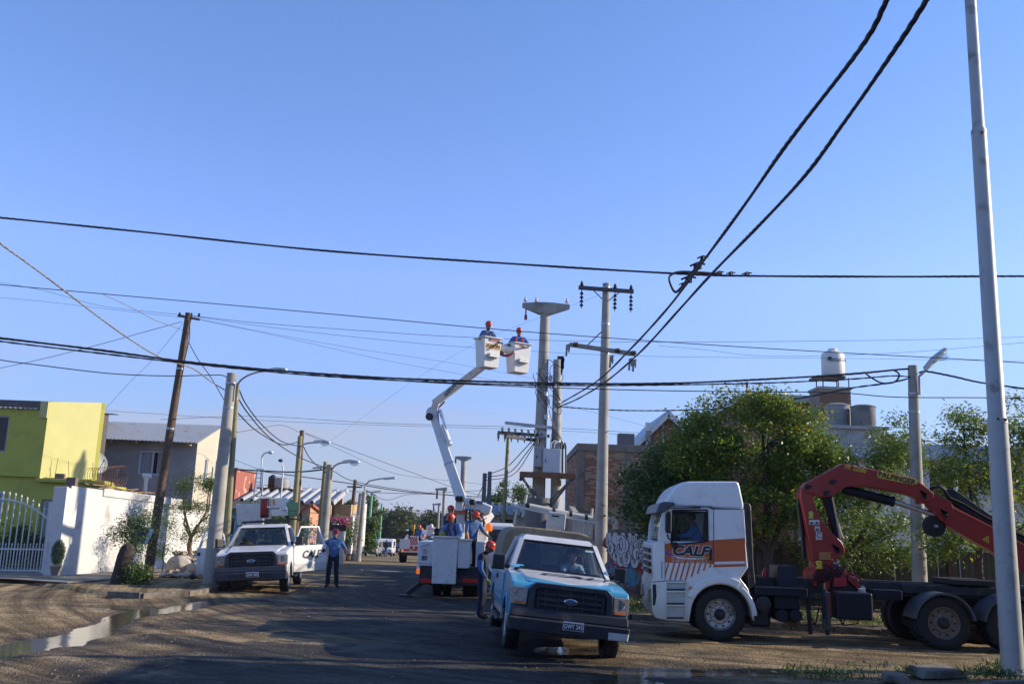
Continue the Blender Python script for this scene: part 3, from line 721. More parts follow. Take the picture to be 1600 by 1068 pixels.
for i in range(9):
    mb = MB(); x = -.3 - i * 1.15; mb.box((x, -.28, za - .14), (.09, .5, .12)); mb.build('rafter_end', M('pine rafter', (.36, .24, .12), .8), gh)
# red building far left
D = 62.0; p = at(364, 800, D); off = Vector((p.x, D, 0))
rb = empty('red_building', off, label='red painted building with a sloping roofline beyond the grey house', cat='building')
z1 = at(366, 733, D).z; x1 = at(384, 760, D + 4).x - p.x
mb = MB(); mb.hexa([(-3, 0, 0), (0, 0, 0), (0, 5, 0), (-3, 5, 0), (-3, 0, z1 - .4), (0, 0, z1), (0, 5, z1), (-3, 5, z1)]); mb.build('wall', M('faded red plaster', (.32, .10, .065), .9, spots=(1.5, (.5, .4, .33), .58, .66)), rb)
mb = MB(); z2 = at(384, 765, D + 4).z; mb.hexa([(.003, 0, 0), (x1, 4, 0), (x1, 4.2, 0), (.003, .3, 0), (.003, 0, z1), (x1, 4, z2), (x1, 4.2, z2), (.003, .3, z1)]); mb.build('wall', _mats['faded red plaster'], rb)
mb = MB(); mb.box((-1.5, 2.5, z1 + .06), (3.2, 5.2, .1)); mb.build('roof', M('dull brown wall', (.2, .13, .1)), rb)
# blue house behind the pickup
D = 58.0; p = at(330, 860, D); off = Vector((p.x, D, 0)); q = at(386, 860, D)
bh = empty('blue_house', off, label='low pale blue house glimpsed behind the white pickup and green tree', cat='house')
zt_ = at(370, 797, D).z; w_ = q.x - p.x
mb = MB(); P = wall_mb(mb, (0, 0), (w_, 0), 0, zt_, .3, [(w_ * .35, w_ * .6, 1.0, 2.1)]); mb.build('wall', M('pale blue plaster', (.16, .33, .46), .9), bh)
window(bh, P, w_ * .35, w_ * .6, 1.0, 2.1, _mats['white window frame'], None, 1)
mb = MB(); mb.hexa([(-.3, -.4, zt_), (w_ + .3, -.4, zt_), (w_ + .3, 5, zt_ + .7), (-.3, 5, zt_ + .7), (-.3, -.4, zt_ + .12), (w_ + .3, -.4, zt_ + .12), (w_ + .3, 5, zt_ + .82), (-.3, 5, zt_ + .82)]); mb.build('roof', M('dark rusty sheet', (.1, .085, .08)), bh)

# ---------------------------------------------------------------- peach house with ribbed roof and porch
PEACH = M('peach plaster', (.46, .31, .20), .9, var=.06, scale=1.2)
SALM = M('salmon plaster', (.48, .26, .16), .9, var=.05, scale=1.2)
PINKW = M('dusty pink plaster', (.55, .38, .30), .9, var=.05)
D = 62.0
p = at(372, 860, D); q = at(513, 850, D); off = Vector((p.x, D, 0)); w_ = q.x - p.x
ph = empty('peach_house', off, label='peach house with a big ribbed roof and salmon porch gable', cat='house')
ze = at(450, 786, D).z; zr = at(450, 764, D + 4.5).z
mb = MB(); P = wall_mb(mb, (0, 0), (w_, 0), 0, ze, .3, [(w_ * .38, w_ * .55, at(450, 812, D).z, at(450, 792, D).z)]); mb.build('wall', PEACH, ph)
window(ph, P, w_ * .38, w_ * .55, at(450, 812, D).z, at(450, 792, D).z, _mats['white window frame'], (_mats['pale curtain'], 0), 1)
FC = M('fibre cement', (.34, .36, .38), .8, var=.12, scale=2, spots=(2, (.2, .2, .2), .55, .8))
canaleta((-.4, -.5, ze + .02), (w_ + .3, -.5, ze + .02), (w_ + .3, 4.8, zr), (-.4, 4.8, zr), FC, ph, pitch=.62, h=.22)
x2 = at(548, 850, D + 2).x - p.x
mb = MB(); mb.prism([(w_ + .01, 1.2), (x2, 1.2), (x2, 6), (w_ + .01, 6)], 'Z', 0, at(530, 787, D + 1.2).z); mb.build('annex', M('ochre plaster', (.45, .30, .15), .9), ph)
mb = MB(); zz = at(549, 785, D + 1).z
mb.hexa([(x2, 1, 0), (x2 + .18, 1, 0), (x2 + .18, 7, 0), (x2, 7, 0), (x2, 1, zz - .9), (x2 + .18, 1, zz - .9), (x2 + .18, 7, zz + .1), (x2, 7, zz + .1)]); mb.build('side_wall', WHW, ph)
mb = MB(); mb.prism([(0.3, 4.7), (w_ - .1, 4.7), (w_ - .1, 5), (.3, 5)], 'Z', 0, zr - .1); mb.build('rear_wall', PEACH, ph)
# porch gable turned to the street
Dp = 56.0; c0 = at(464, 850, Dp); c1 = at(479, 850, Dp - .3); zc = at(480, 789, Dp).z; zl_ = at(466, 806, Dp).z
o0 = Vector((c0.x, Dp, 0)); c2 = at(510, 850, Dp + 3.2)
gp_ = []
mb = MB(); l = c1.x - c0.x
mb.hexa([Vector(v) + o0 - off for v in [(-.6, 0, 0), (l, 0, 0), (l, .25, 0), (-.6, .25, 0), (-.6, 0, zl_ - .4), (l, 0, zc), (l, .25, zc), (-.6, .25, zl_ - .4)]]); mb.build('porch_wall', PINKW, ph)
m_ = Vector((c2.x - c0.x, 3.2, 0)); zc2 = at(509, 812, Dp + 3.2).z
mb = MB(); mb.hexa([Vector(v) + o0 - off for v in [(l + .01, -.05, 0), (m_.x, m_.y, 0), (m_.x - .2, m_.y + .1, 0), (l - .2, .2, 0), (l + .01, -.05, zc), (m_.x, m_.y, zc2), (m_.x - .2, m_.y + .1, zc2), (l - .2, .2, zc)]]); mb.build('porch_wall', SALM, ph)
mb = MB(); mb.bar(Vector((l + .02, -.06, zc + .05)) + o0 - off, Vector((m_.x + .1, m_.y + .1, zc2 + .05)) + o0 - off, .3, .14); mb.bar(Vector((l, -.06, zc + .05)) + o0 - off, Vector((-.8, -.06, zl_ - .5)) + o0 - off, .3, .14); mb.build('roof_edge', M('terracotta tile', (.30, .11, .06), .85, var=.2), ph)
# fence railing in front
f0 = at(479, 868, 52.5); f1 = at(512, 866, 52.5)
t = empty('iron_fence', (f0.x, 52.5, hz(-10, 52)), label='low iron railing in front of the salmon porch', cat='fence')
for i in range(13):
    mb = MB(); x = (f1.x - f0.x) * i / 12; mb.box((x, 0, .75), (.025, .025, 1.4)); mb.build('bar', WHITE2, t)
for z in (.2, 1.35):
    mb = MB(); mb.box(((f1.x - f0.x) / 2, 0, z), (f1.x - f0.x, .02, .04)); mb.build('rail', WHITE2, t)
f0 = at(512, 868, 52); f1 = at(537, 866, 52)
t = empty('white_garden_wall', (f0.x, 52, hz(-10, 52)), label='white garden wall under the pink oleander', cat='wall')
mb = MB(); mb.box(((f1.x - f0.x) / 2, 0, .95), (f1.x - f0.x, .2, 1.9)); mb.build('wall', WHW, t, bevel=.02)
mb = MB(); mb.box(((f1.x - f0.x) * .35, -.01, 1.95), ((f1.x - f0.x) * .5, .26, .3), top=(.7, 1)); mb.build('coping', WHW, t, bevel=.02)
# street name sign
sp_ = at(529, 824, 49); gpz = hz(sp_.x, 49)
t = empty('street_sign', (sp_.x, 49, gpz), label='dark street name plate on a thin post beside the white garden wall', cat='street sign')
mb = MB(); mb.cone((.25, 0, 0), (.25, 0, sp_.z - gpz), .03, n=8); mb.build('post', STEEL, t)
mb = MB(); mb.box((-.05, -.03, sp_.z - gpz), (.9, .02, .32)); mb.build('name_plate', BLACKM, t, bevel=.01)
# tanks on stand left
def tank(name, c, r, h, mat, label, lid=True, legs=None, ribs=0, dome=True):
    t = empty(name, c, label=label, cat='water tank')
    mb = MB(); pf = [(r * .96, 0), (r, .05)]
    for i in range(ribs): z = h * (i + 1) / (ribs + 1); pf += [(r, z - .05), (r * 1.025, z - .02), (r * 1.025, z + .02), (r, z + .05)]
    pf += [(r, h * .93), (r * .93, h * 1.0), (r * .55, h * 1.09), (r * .5, h * 1.1)] if dome else [(r, h * .96), (r * 1.04, h * .965), (r * 1.04, h)]
    mb.lathe(pf, n=28); mb.build('vessel', mat, t, ang=50)
    if dome: mb = MB(); mb.lathe([(r * .42, h * 1.09), (r * .42, h * 1.17), (r * .36, h * 1.2)], n=20); mb.build('lid', mat, t)
    else: mb = MB(); mb.lathe([(r * 1.0, h + .003), (r * .6, h + .07), (.05, h + .1)], n=24); mb.build('lid', mat, t)
    return t
D = 66.0; p = at(425, 762, D); r_ = at(432, 750, D).x - at(418.5, 750, D).x
r_ = r_ / 2
ts = empty('steel_stand', (p.x, D, 0), label='steel stand carrying the black and grey tanks behind the ribbed roof', cat='stand')
for dx in (-.6, .2, 1.1): mb = MB(); mb.bar((dx, 0, 0), (dx, 0, p.z - .06), .1, .1); mb.build('leg', RUST, ts)
mb = MB(); mb.box((.3, 0, p.z - .03), (2.4, 1.2, .08)); mb.build('platform', RUST, ts)
tank('water_tank', (p.x, D, p.z + .02), r_, (zat((p.x, D), 745) - p.z), M('black plastic', (.012, .012, .015), .45), 'black domed plastic water tank above the peach house')
p2 = at(439, 763, D); tank('water_tank', (p2.x, D, p.z + .02), .5, (zat((p.x, D), 747) - p.z), M('grey fibre tank', (.30, .31, .31), .7), 'grey flat lidded water tank next to the black tank', dome=False)

# ---------------------------------------------------------------- poles and lamps
def round_pole(name, base, top, r0, r1, mat, label, group=None, cat='utility pole', bands=()):
    base = Vector(base); top = Vector(top); t = empty(name, base, label=label, cat=cat, group=group)
    d = top - base; mb = MB(); k = 8; mb.tube([d * (i / k) - (Vector((0, 0, .15)) if i == 0 else Vector()) for i in range(k + 1)], [r0 + (r1 - r0) * i / k for i in range(k + 1)], 16)
    mb.build('shaft', mat, t, ang=50)
    for z in bands:
        f = z; mb = MB(); c = d * f; rr = r0 + (r1 - r0) * f + .012; mb.cone(c - d.normalized() * .03, c + d.normalized() * .03, rr, n=16); mb.build('band', STEEL, t)
    return t
def top_of(base, px, py, d=None):   # top end seen at px,py above a base of the same distance
    return at(px, py, d if d else base[1])
def lamp_arm(parent, p0, p1, mat=STEEL, r=.03, head=.62, straight=False):
    """curved arm from p0 to p1 (local) and a luminaire pointing along it"""
    p0 = Vector(p0); p1 = Vector(p1); d = p1 - p0
    pts = [p0 + Vector((d.x * (f ** 1.35), d.y * f, d.z * (1 - (1 - f) ** 2.2))) for f in [i / 10 for i in range(11)]]
    if straight: pts = [p0 + d * (i / 10) for i in range(11)]
    pts = [p0 - Vector((0, 0, .5))] + pts
    mb = MB(); mb.tube(pts, r, 10); arm = mb.build('lamp_arm', mat, parent, ang=50)
    u = (pts[-1] - pts[-2]).normalized(); up = Vector((0, 0, 1)); s_ = u.cross(up).normalized(); n = s_.cross(u)
    H_ = head
    def q(a, b_, c): return p1 + u * a * H_ + s_ * b_ * H_ + n * c * H_
    mb = MB(); mb.hexa([q(-.25, -.13, -.03), q(.2, -.17, -.03), q(.2, .17, -.03), q(-.25, .13, -.03), q(-.22, -.1, .12), q(.2, -.13, .16), q(.2, .13, .16), q(-.22, .1, .12)])
    mb.hexa([q(.2, -.19, -.05), q(.85, -.15, -.03), q(.85, .15, -.03), q(.2, .19, -.05), q(.2, -.15, .17), q(.8, -.09, .09), q(.8, .09, .09), q(.2, .15, .17)])
    hd = mb.build('luminaire', M('grey lamp housing', (.5, .52, .53), .45), parent, bevel=.02 * H_)
    mb = MB(); c = q(.5, 0, -.05); mb.ball(c, (.26 * H_, .26 * H_, .16 * H_), 14, 8); mb.build('lens', glass('clear lens', (.8, .85, .85), .6), hd)
    return arm
CONCP = M('pale spun concrete', (.34, .325, .285), .85, var=.10, scale=3, bump=.2, bscale=26, spots=(1.4, (.19, .18, .155), .48, .75))
# A: leaning brown pole
b_ = gp(230, 902, .1); tp = top_of(b_, 295, 489)
round_pole('wooden_pole', b_, tp, .16, .11, WOODP, 'tall leaning brown wooden pole in front of the white yard wall', bands=(.55, .78)); POLE_A = tp
tA = COL.objects['wooden_pole'] if 'wooden_pole' in COL.objects else None
mb = MB(); d_ = tp - b_; c = d_ * .985; mb.bar(c + Vector((-.35, 0, .03)), c + Vector((.4, 0, -.08)), .07, .07); mb.build('crossarm', WOODP, tA)
for dx in (-.3, .1, .36): mb = MB(); mb.lathe([(.03, 0), (.05, .03), (.03, .06), (.045, .09), (.01, .13)], c + Vector((dx, 0, .02)), n=10); mb.build('insulator', M('dark brown porcelain', (.03, .018, .012), .25, var=.1), tA)
mb = MB(); mb.tube([d_ * .97 + Vector((.1, -.1, 0)), d_ * .90 + Vector((.20, -.1, 0)), d_ * .82 + Vector((.15, -.1, 0)), d_ * .7 + Vector((.14, -.12, 0))], .018, 6); mb.build('service_cable', CABLE, tA)
# B: concrete pole with lamp
b_ = gp(328, 912, .1); tp = top_of(b_, 362.5, 583); POLE_B = tp
t = round_pole('concrete_pole', b_, tp, .235, .15, CONCP, 'stout pale concrete pole with a lamp arm beside the white pickup', bands=(.83, .95))
u_ = at(366, 600, b_.y - .05) - b_; v_ = at(428, 578.5, b_.y - .6) - b_
lamp_arm(t, u_ + Vector((.12, 0, 0)), v_, head=.55)
b2 = gp(349, 905, .1); b2 = Vector((b2.x, b_.y + .25, .1)); b2.x = at(350, 905, b2.y).x
round_pole('wooden_pole', b2, at(371, 598, b2.y), .10, .075, WOODO, 'thin greenish wooden pole pressed against the stout concrete pole')
def zb(p): return Vector((p.x, p.y, hz(p.x, p.y)))
def pole_px(name, bx, tx, ty, d, r0, r1, mat, label, **k):
    q = at(bx, 850, d); base = Vector((q.x, d, hz(q.x, d) if d > 46 else .08)); tp = at(tx, ty, d)
    return round_pole(name, base, tp, r0, r1, mat, label, **k), base, tp
t, b_, tp = pole_px('wooden_pole', 456, 469, 681, 46, .15, .11, WOODO, 'greenish wooden pole carrying a lamp arm behind the white pickup'); POLE_C = tp
lamp_arm(t, at(470, 697, 45.9) - b_, at(496, 691, 45.6) - b_, head=.8, r=.04)
t, b_, tp = pole_px('wooden_pole', 461, 472, 672, 46.5, .15, .11, WOODP, 'dark tarred wooden pole close behind the greenish lamp pole'); POLE_C2 = tp
t, b_, tp = pole_px('wooden_pole', 497, 508.5, 721, 48, .13, .1, WOODO, 'dull wooden pole left of the concrete lamp pole by the garden wall'); POLE_D0 = tp
mb = MB(); mb.bar(tp - b_ + Vector((-.6, -.1, -.35)), tp - b_ + Vector((.5, -.1, -.2)), .08, .08); mb.build('crossarm', STEEL, t)
t, b_, tp = pole_px('concrete_pole', 504, 516, 725.5, 47.5, .26, .17, CONCP, 'concrete pole with a lamp arm near the pink oleander'); POLE_D = tp
lamp_arm(t, at(519, 733, 47.4) - b_, at(542, 722, 47) - b_, head=.85, r=.045)
t, b_, tp = pole_px('wooden_pole', 545, 555, 749, 66, .16, .12, WOODP, 'brown wooden pole standing past the pink oleander'); POLE_E = tp
mb = MB(); mb.bar(tp - b_ + Vector((-.5, -.1, -.5)), tp - b_ + Vector((.5, -.1, -.5)), .1, .1); mb.build('crossarm', WOODP, t)
t, b_, tp = pole_px('concrete_pole', 554, 564, 770, 64, .2, .14, CONCP, 'slim concrete pole beside the long curved street lamp')
t, b_, tp = pole_px('street_lamp', 561, 569, 768, 63, .2, .13, CONCP, 'concrete street lamp with a long curved arm over the road', cat='street lamp')
q0 = tp - b_; q1 = at(603, 746.5, 62) - b_
mb = MB(); mb.tube([q0 - Vector((0, 0, 1)), q0, at(571, 757, 63) - b_, at(577, 751, 62.8) - b_, at(588, 748.5, 62.5) - b_, q1], .05, 10); mb.build('lamp_arm', STEEL, t)
mb = MB(); mb.box(q1 + Vector((.25, 0, 0)), (.75, .25, .15), ry=-.12); mb.build('luminaire', _mats['grey lamp housing'], t, bevel=.03)
# white lattice lamp and small curved lamp behind the blue house
t = empty('lattice_lamp_post', (at(401, 780, 60).x, 60, 0), label='white lattice lamp post with curved arm left of the black tank', cat='street lamp'); b_ = t.location.copy()
qa = at(407, 732, 60) - b_
for dx in (-.22, .22):
    mb = MB(); mb.bar(Vector((dx * 1.6 - .0, 0, 0)), Vector((qa.x + dx * .9, 0, qa.z)), .07, .07); mb.build('lattice_leg', WHITE2, t)
for i in range(9):
    z = qa.z * (1 - i * .055) ; x = qa.x * (1 - i * .055); mb = MB(); mb.bar((x - .22, 0, z), (x + .22, 0, z - .02), .05, .05); mb.build('lattice_rung', WHITE2, t)
mb = MB(); mb.tube([qa - Vector((-.1, 0, 1.2)), at(409.5, 712, 60) - b_, at(413, 710 - 2, 60) - b_, at(419, 706, 60) - b_], .05, 8); mb.build('lamp_arm', WHITE2, t)
mb = MB(); mb.ball(at(423, 706.5, 60) - b_, (.18, .14, .12), 12, 8); mb.build('luminaire', _mats['grey lamp housing'], t)
b_ = Vector((at(436, 810, 55).x, 55, hz(-14, 55)))
t = empty('street_lamp', b_, label='slender white lamp post rising just right of the grey tank', cat='street lamp')
mb = MB(); mb.tube([(0, 0, 0), at(442, 740, 55) - b_, at(442.3, 729, 55) - b_, at(440, 722, 55) - b_], [.06, .045, .04, .03], 8); mb.build('shaft', WHITE2, t)
mb = MB(); mb.ball(at(438.5, 719, 55) - b_, (.14, .14, .10), 12, 8); mb.build('luminaire', DARKPL, t)
# green lamp posts down the street
GRNP = M('pale green post paint', (.16, .40, .22), .6, var=.05)
gl = [(574, 581.5, 768, 118, 1), (592, 597, 786, 135, 0), (601, 605, 796, 150, 0), (607, 611, 804, 165, 0), (613, 616, 811, 185, 0), (617.5, 619.5, 815, 205, 0)]
for i, (bx, tx, ty, d, hd) in enumerate(gl):
    lb = ['tall green lamp post with white lamp heads, nearest of the green row', 'second green post of the row behind the silver van', 'third green post of the row down the street', 'fourth green post of the row down the street', 'fifth green post of the row down the street', 'farthest green post of the row down the street'][i]
    t, b_, tp = pole_px('green_lamp_post', bx, tx, ty, d, .2, .13, GRNP, lb, group='green posts down the street', cat='lamp post')
    if hd: mb = MB(); mb.box(tp - b_ + Vector((-.55, 0, .05)), (1.1, .35, .2), ry=.15); mb.box(tp - b_ + Vector((.65, 0, .1)), (1.1, .35, .2), ry=-.15); mb.build('luminaire', WHITE2, t, bevel=.05)
t, b_, tp = pole_px('wooden_pole', 585, 589, 780, 128, .22, .17, WOODP, 'far brown pole between the first and second green posts')
t, b_, tp = pole_px('wooden_pole', 598.5, 599.7, 792, 150, .2, .15, WOODP, 'farthest brown pole beyond the second green post')
# right side of the street: bracket poles
for i, (bx, tx, ty, d, ax_) in enumerate([(691, 694.5, 763.5, 92, 680), (683, 686, 787, 130, 675.5), (678.5, 681, 802, 165, 677)]):
    lb = ['tall concrete pole with a bracket arm, seen past the bucket truck', 'middle distant bracket pole right of the street', 'farthest short bracket pole right of the street'][i]
    t, b_, tp = pole_px('bracket_pole', bx, tx, ty, d, .2, .15, CONCP, lb, group='bracket poles along the right of the street')
    a_ = at(ax_, ty + .5, d) - b_; e_ = tp - b_ + Vector((.25, 0, 0)); mb = MB(); mb.bar(a_, e_, .22, .16, w2=.3, h2=.35); mb.build('bracket_arm', CONCP, t)
    mb = MB(); mb.cone(a_ + Vector((.2, 0, -.1)), a_ + Vector((.2, 0, -.9)), .09, n=8); mb.build('insulator', DARKPL, t)
def trident(t, c, wl, wr, h, mat, ins=True, s_=1):
    """concrete head: arms tapering out from the shaft"""
    mb = MB(); mb.hexa([c + Vector(v) for v in [(-.28 * s_, -.2 * s_, -h), (.28 * s_, -.2 * s_, -h), (.28 * s_, .2 * s_, -h), (-.28 * s_, .2 * s_, -h), (-.42 * s_, -.2 * s_, 0), (.42 * s_, -.2 * s_, 0), (.42 * s_, .2 * s_, 0), (-.42 * s_, .2 * s_, 0)]])
    for sgn, w in ((-1, wl), (1, wr)):
        mb.hexa([c + Vector(v) for v in [(sgn * .28 * s_, -.15 * s_, -h), (sgn * w, -.08 * s_, -h * .45), (sgn * w, .08 * s_, -h * .45), (sgn * .28 * s_, .15 * s_, -h), (sgn * .42 * s_, -.15 * s_, 0), (sgn * w, -.08 * s_, -.03), (sgn * w, .08 * s_, -.03), (sgn * .42 * s_, .15 * s_, 0)]])
    mb.build('trident_head', mat, t)
t, b_, tp = pole_px('trident_pole', 722, 724.5, 715, 60, .24, .16, CONCP, 'distant concrete pole with a flat trident head left of the grey column'); trident(t, tp - b_ + Vector((0, 0, .1)), .55, .5, .28, CONCP, s_=.7)
mb = MB(); mb.cone(tp - b_ + Vector((-.5, 0, 0)), tp - b_ + Vector((-.5, 0, -.35)), .05, n=8); mb.build('insulator', DARKPL, t)
# twin grey columns
t, b_, tp = pole_px('twin_column', 757, 760, 737, 52, .14, .14, CONC, 'pair of stubby grey concrete columns standing right of the boom', cat='column')
for ch in children(t): COL.objects.unlink(ch)
GC = M('dark grey concrete', (.13, .14, .155), .85, var=.15)
for dx, top in ((-.14, 739), (.14, 736)):
    mb = MB(); z = zat(b_, top) - b_.z; mb.hexa([(dx - .13, -.2, 0), (dx + .12, -.2, 0), (dx + .12, .2, 0), (dx - .13, .2, 0), (dx - .11, -.15, z), (dx + .11, -.15, z), (dx + .11, .15, z), (dx - .11, .15, z)]); mb.build('column', GC, t, bevel=.02)
t, b_, tp = pole_px('wooden_pole', 784, 794, 682, 40, .095, .07, WOODO, 'thin greenish wooden pole under the fuse crossarm'); POLE_W = tp
# ---------------------------------------------------------------- transformer station on two concrete poles
INSB = M('dark brown porcelain', (.03, .018, .012), .25, var=.1)
INSW = M('white porcelain', (.6, .6, .58), .3, var=.05)
def disc_string(parent, p, n=4, dz=.16, r=.085):
    mb = MB(); mb.cone(p, p - Vector((0, 0, dz * (n + .8))), .018, n=6)
    for i in range(n): mb.lathe([(.03, .05), (r, -.02), (r * .8, -.045), (.03, -.03)], p - Vector((0, 0, dz * (i + .9))), n=12)
    return mb.build('insulator_string', INSB, parent)
def pin_ins(parent, p, mat, s=1.0):
    mb = MB(); mb.cone(p, p + Vector((0, 0, .12 * s)), .015, n=6); mb.lathe([(.05 * s, .06 * s), (.10 * s, .10 * s), (.06 * s, .15 * s), (.085 * s, .18 * s), (.04 * s, .24 * s), (.05 * s, .28 * s), (.01, .30 * s)], p, n=12); return mb.build('insulator', mat, parent)
DS = 38.0
sb = at(838, 860, DS); stp = at(852, 481, DS)
base = Vector((sb.x, DS, .08)); t = round_pole('trident_pole', base, stp, .30, .19, CONCP, 'tall concrete pole with a three armed trident head above the two raised buckets'); SUBP = t
c = stp - base + Vector((0, 0, .2)); wl = at(852, 480, DS).x - at(816, 480, DS).x; wr = at(890, 480, DS).x - at(852, 480, DS).x
trident(t, c, wl, wr, .46, CONCP)
for px_ in (821, 838, 886): pin_ins(t, Vector((at(px_, 470, DS).x - base.x, 0, c.z - .02)), INSW, .9)
p_ = Vector((at(822, 480, DS).x - base.x, 0, c.z - .25)); mb = MB(); mb.cone(p_, p_ - Vector((0, 0, .3)), .03, n=6); mb.box(p_ - Vector((0, 0, .38)), (.12, .1, .2)); mb.build('hanging_clamp', RED, t)
# loops of bare wire and clamps where the lines land
for k in range(9):
    mb = MB(); z0 = zat((0, DS), 575 + 7 * k) - base.z; x0 = .35 * math.sin(k * 1.7) + .25
    mb.tube([(x0 + .28 * math.cos(a * .55 + k), -.3 + .1 * math.sin(a * .8), z0 + .38 * math.sin(a * .55 + k * .7)) for a in range(11)], .014, 5); mb.build('jumper_wire', CABLE, t)
for k in range(6): mb = MB(); mb.box((.35 + .2 * math.sin(k * 2), -.25, zat((0, DS), 590 + 12 * k) - base.z), (.14, .12, .2), k * .5); mb.build('clamp', STEEL, t)
# second, lower pole
b2 = Vector((at(868, 860, DS).x, DS - .05, .08)); tp2 = at(871, 562, DS)
t2 = round_pole('concrete_pole', b2, tp2, .24, .17, CONC, 'shorter concrete pole of the transformer station, carrying the fuse crossarms', bands=(.62, .80)); POLE_S2 = tp2
def L2(px, py, dd=0.0): return at(px, py, DS + dd) - b2
mb = MB(); mb.bar(L2(871, 566), L2(881, 566), .2, .5); mb.bar(L2(880, 560), L2(876, 585), .12, .2); mb.build('bracket', BLACKM, t2)
for k, (a_, bb) in enumerate([((789, 660), (871, 669)), ((778, 675), (858, 681)), ((790, 681), (846, 689))]):
    mb = MB(); mb.bar(L2(*a_, -.5 - .4 * k), L2(*bb, -.15), .09, .12); mb.build('crossarm', [STEEL, BLACKM, BLACKM][k], t2)
for k in range(13):
    px_ = 779 + k * 5.1 + (k % 2); py_ = [676, 667][k % 2] + k * .4
    a_ = L2(px_, py_, -.6); mb = MB(); mb.cone(a_, a_ - Vector((0, 0, .32)), .022, n=6); mb.lathe([(.045, .0), (.06, -.05), (.04, -.12), (.055, -.16), (.02, -.26)], a_, n=8); mb.build('fuse_holder', M('grey fuse porcelain', (.20, .20, .19), .4), t2)
# cabinets
CAB = M('light grey cabinet', (.50, .53, .57), .45, .1, var=.04)
def cabinet(x0, y0, x1, y1, dd, th, mat, name='cabinet'):
    a_ = L2(x0, y1, dd); c_ = L2(x1, y0, dd); mb = MB(); mb.span((a_.x, a_.y, a_.z), (c_.x, a_.y + th, c_.z)); o = mb.build(name, mat, t2, bevel=.02)
    mb = MB(); mb.span((a_.x + .04, a_.y - .012, a_.z + .04), (c_.x - .04, a_.y - .001, c_.z - .04)); mb.build('cabinet_door', mat, o, bevel=.006)
    mb = MB(); mb.box((a_.x + .1, a_.y - .03, (a_.z + c_.z) / 2), (.03, .03, .12)); mb.build('latch', BLACKM, o); return o
cabinet(848, 701, 877, 738, -.75, .45, CAB); cabinet(834, 698, 848, 729, -.65, .5, M('mid grey cabinet', (.30, .33, .36), .5))
cabinet(842, 674, 855, 683, -.6, .25, M('mid grey cabinet', (.3, .33, .36)))
for k, (x, y0, x2_) in enumerate([(861, 688, 873), (866, 690, 876), (876, 689, 879), (881, 692, 884)]):
    mb = MB(); mb.tube([L2(x, 700, -.7), L2(x, y0 + 4, -.6), L2((x + x2_) / 2, y0, -.5), L2(x2_, y0 + 4, -.4), L2(x2_, 738, -.4)], .035, 8); mb.build('conduit', [STEEL, STEEL, CABLE, CABLE][k], t2)
for k in range(8): mb = MB(); mb.tube([L2(858 + k, 640 + 5 * k, -.3), L2(864 + 2 * k, 665 + 3 * k, -.4), L2(860 + k, 690, -.45)], .012, 5); mb.build('control_wire', CABLE, t2)
# platform
pf = empty('transformer_platform', Vector((at(853, 745, DS).x, DS, 0)), label='timber platform bracketed high between the two station poles', cat='platform')
o_ = pf.location.copy(); L3 = lambda px, py, dd=0.: at(px, py, DS + dd) - o_
zp = at(853, 742, DS).z
for k in range(7):
    mb = MB(); y = -1.15 + k * .3; mb.box((.0, y, zp), (2.05, .24, .09), random.uniform(-.01, .01)); mb.build('plank', M('rusty platform plank', (.15, .075, .035), .85, var=.3), pf)
for sx in (-1, 1): mb = MB(); mb.bar((sx, -1.3, zp - .12), (sx, .9, zp - .12), .1, .2); mb.build('frame_beam', BLACKM, pf)
mb = MB(); mb.bar((-1.08, -1.34, zp - .08), (1.08, -1.34, zp - .08), .08, .22); mb.build('edge_board', M('rusty platform plank', (.15, .075, .035)), pf)
for sx in (-1, 1):
    mb = MB(); mb.bar((sx * .95, -1.2, zp - .2), (sx * .25, -.25, zp - 1.15), .07, .07); mb.bar((sx * .95, -.3, zp - .2), (sx * .2, -.2, zp - 1.0), .07, .07); mb.build('brace', GC, pf)
# panel leaning behind and grey drum at the foot
t = empty('grey_drum', (at(848, 800, 37.2).x, 37.2, .08), label='grey steel sleeve round the foot of the station pole', cat='sleeve')
mb = MB(); mb.lathe([(.52, 0), (.52, 3.2), (.50, 3.22)], (-.15, .8, 0), n=24); mb.build('sleeve', M('dull sleeve grey', (.09, .095, .105), .6), t)

# ---------------------------------------------------------------- pole F with two crossarms
DF = 33.0
b_ = Vector((at(938, 870, DF).x, DF, .09)); tp = at(947.5, 443, DF)
t = round_pole('concrete_pole', b_, tp, .235, .135, CONCP, 'tallest concrete pole, with two crossarms and hanging insulator strings', bands=(.76, .86, .985)); POLE_F = tp
def LF(px, py, dd=0.): return at(px, py, DF + dd) - b_
mb = MB(); mb.bar(LF(904, 449, -.2), LF(990, 455.5, -.2), .12, .13); mb.build('crossarm', M('grey weathered timber', (.07, .075, .08), .8, var=.25), t)
for px_ in (909, 961, 986): pin_ins(t, LF(px_, 448 + (px_ - 904) * .075, -.2), INSB, .75); disc_string(t, LF(px_, 452 + (px_ - 904) * .075, -.2), 4, .145, .075)
mb = MB(); mb.bar(LF(925, 451, -.2), LF(943, 469, -.15), .04, .04); mb.bar(LF(971, 454, -.2), LF(950, 470, -.15), .04, .04); mb.build('arm_brace', STEEL, t)
mb = MB(); mb.bar(LF(890, 538, -.2), LF(992, 553, -.2), .14, .14); mb.build('crossarm', M('pale weathered timber', (.26, .24, .20), .85, var=.2), t)
mb = MB(); mb.bar(LF(941, 517, 0), LF(917, 540, -.2), .035, .035); mb.build('arm_brace', BLACKM, t)
for px_ in (900, 965, 990):
    mb = MB(); c_ = LF(px_, 538 + (px_ - 890) * .147 - 2, -.3); mb.lathe([(.04, -.1), (.085, -.06), (.06, 0), (.085, .06), (.04, .1)], c_, (1, 0, 0), 14); mb.build('spool_insulator', INSB, t)
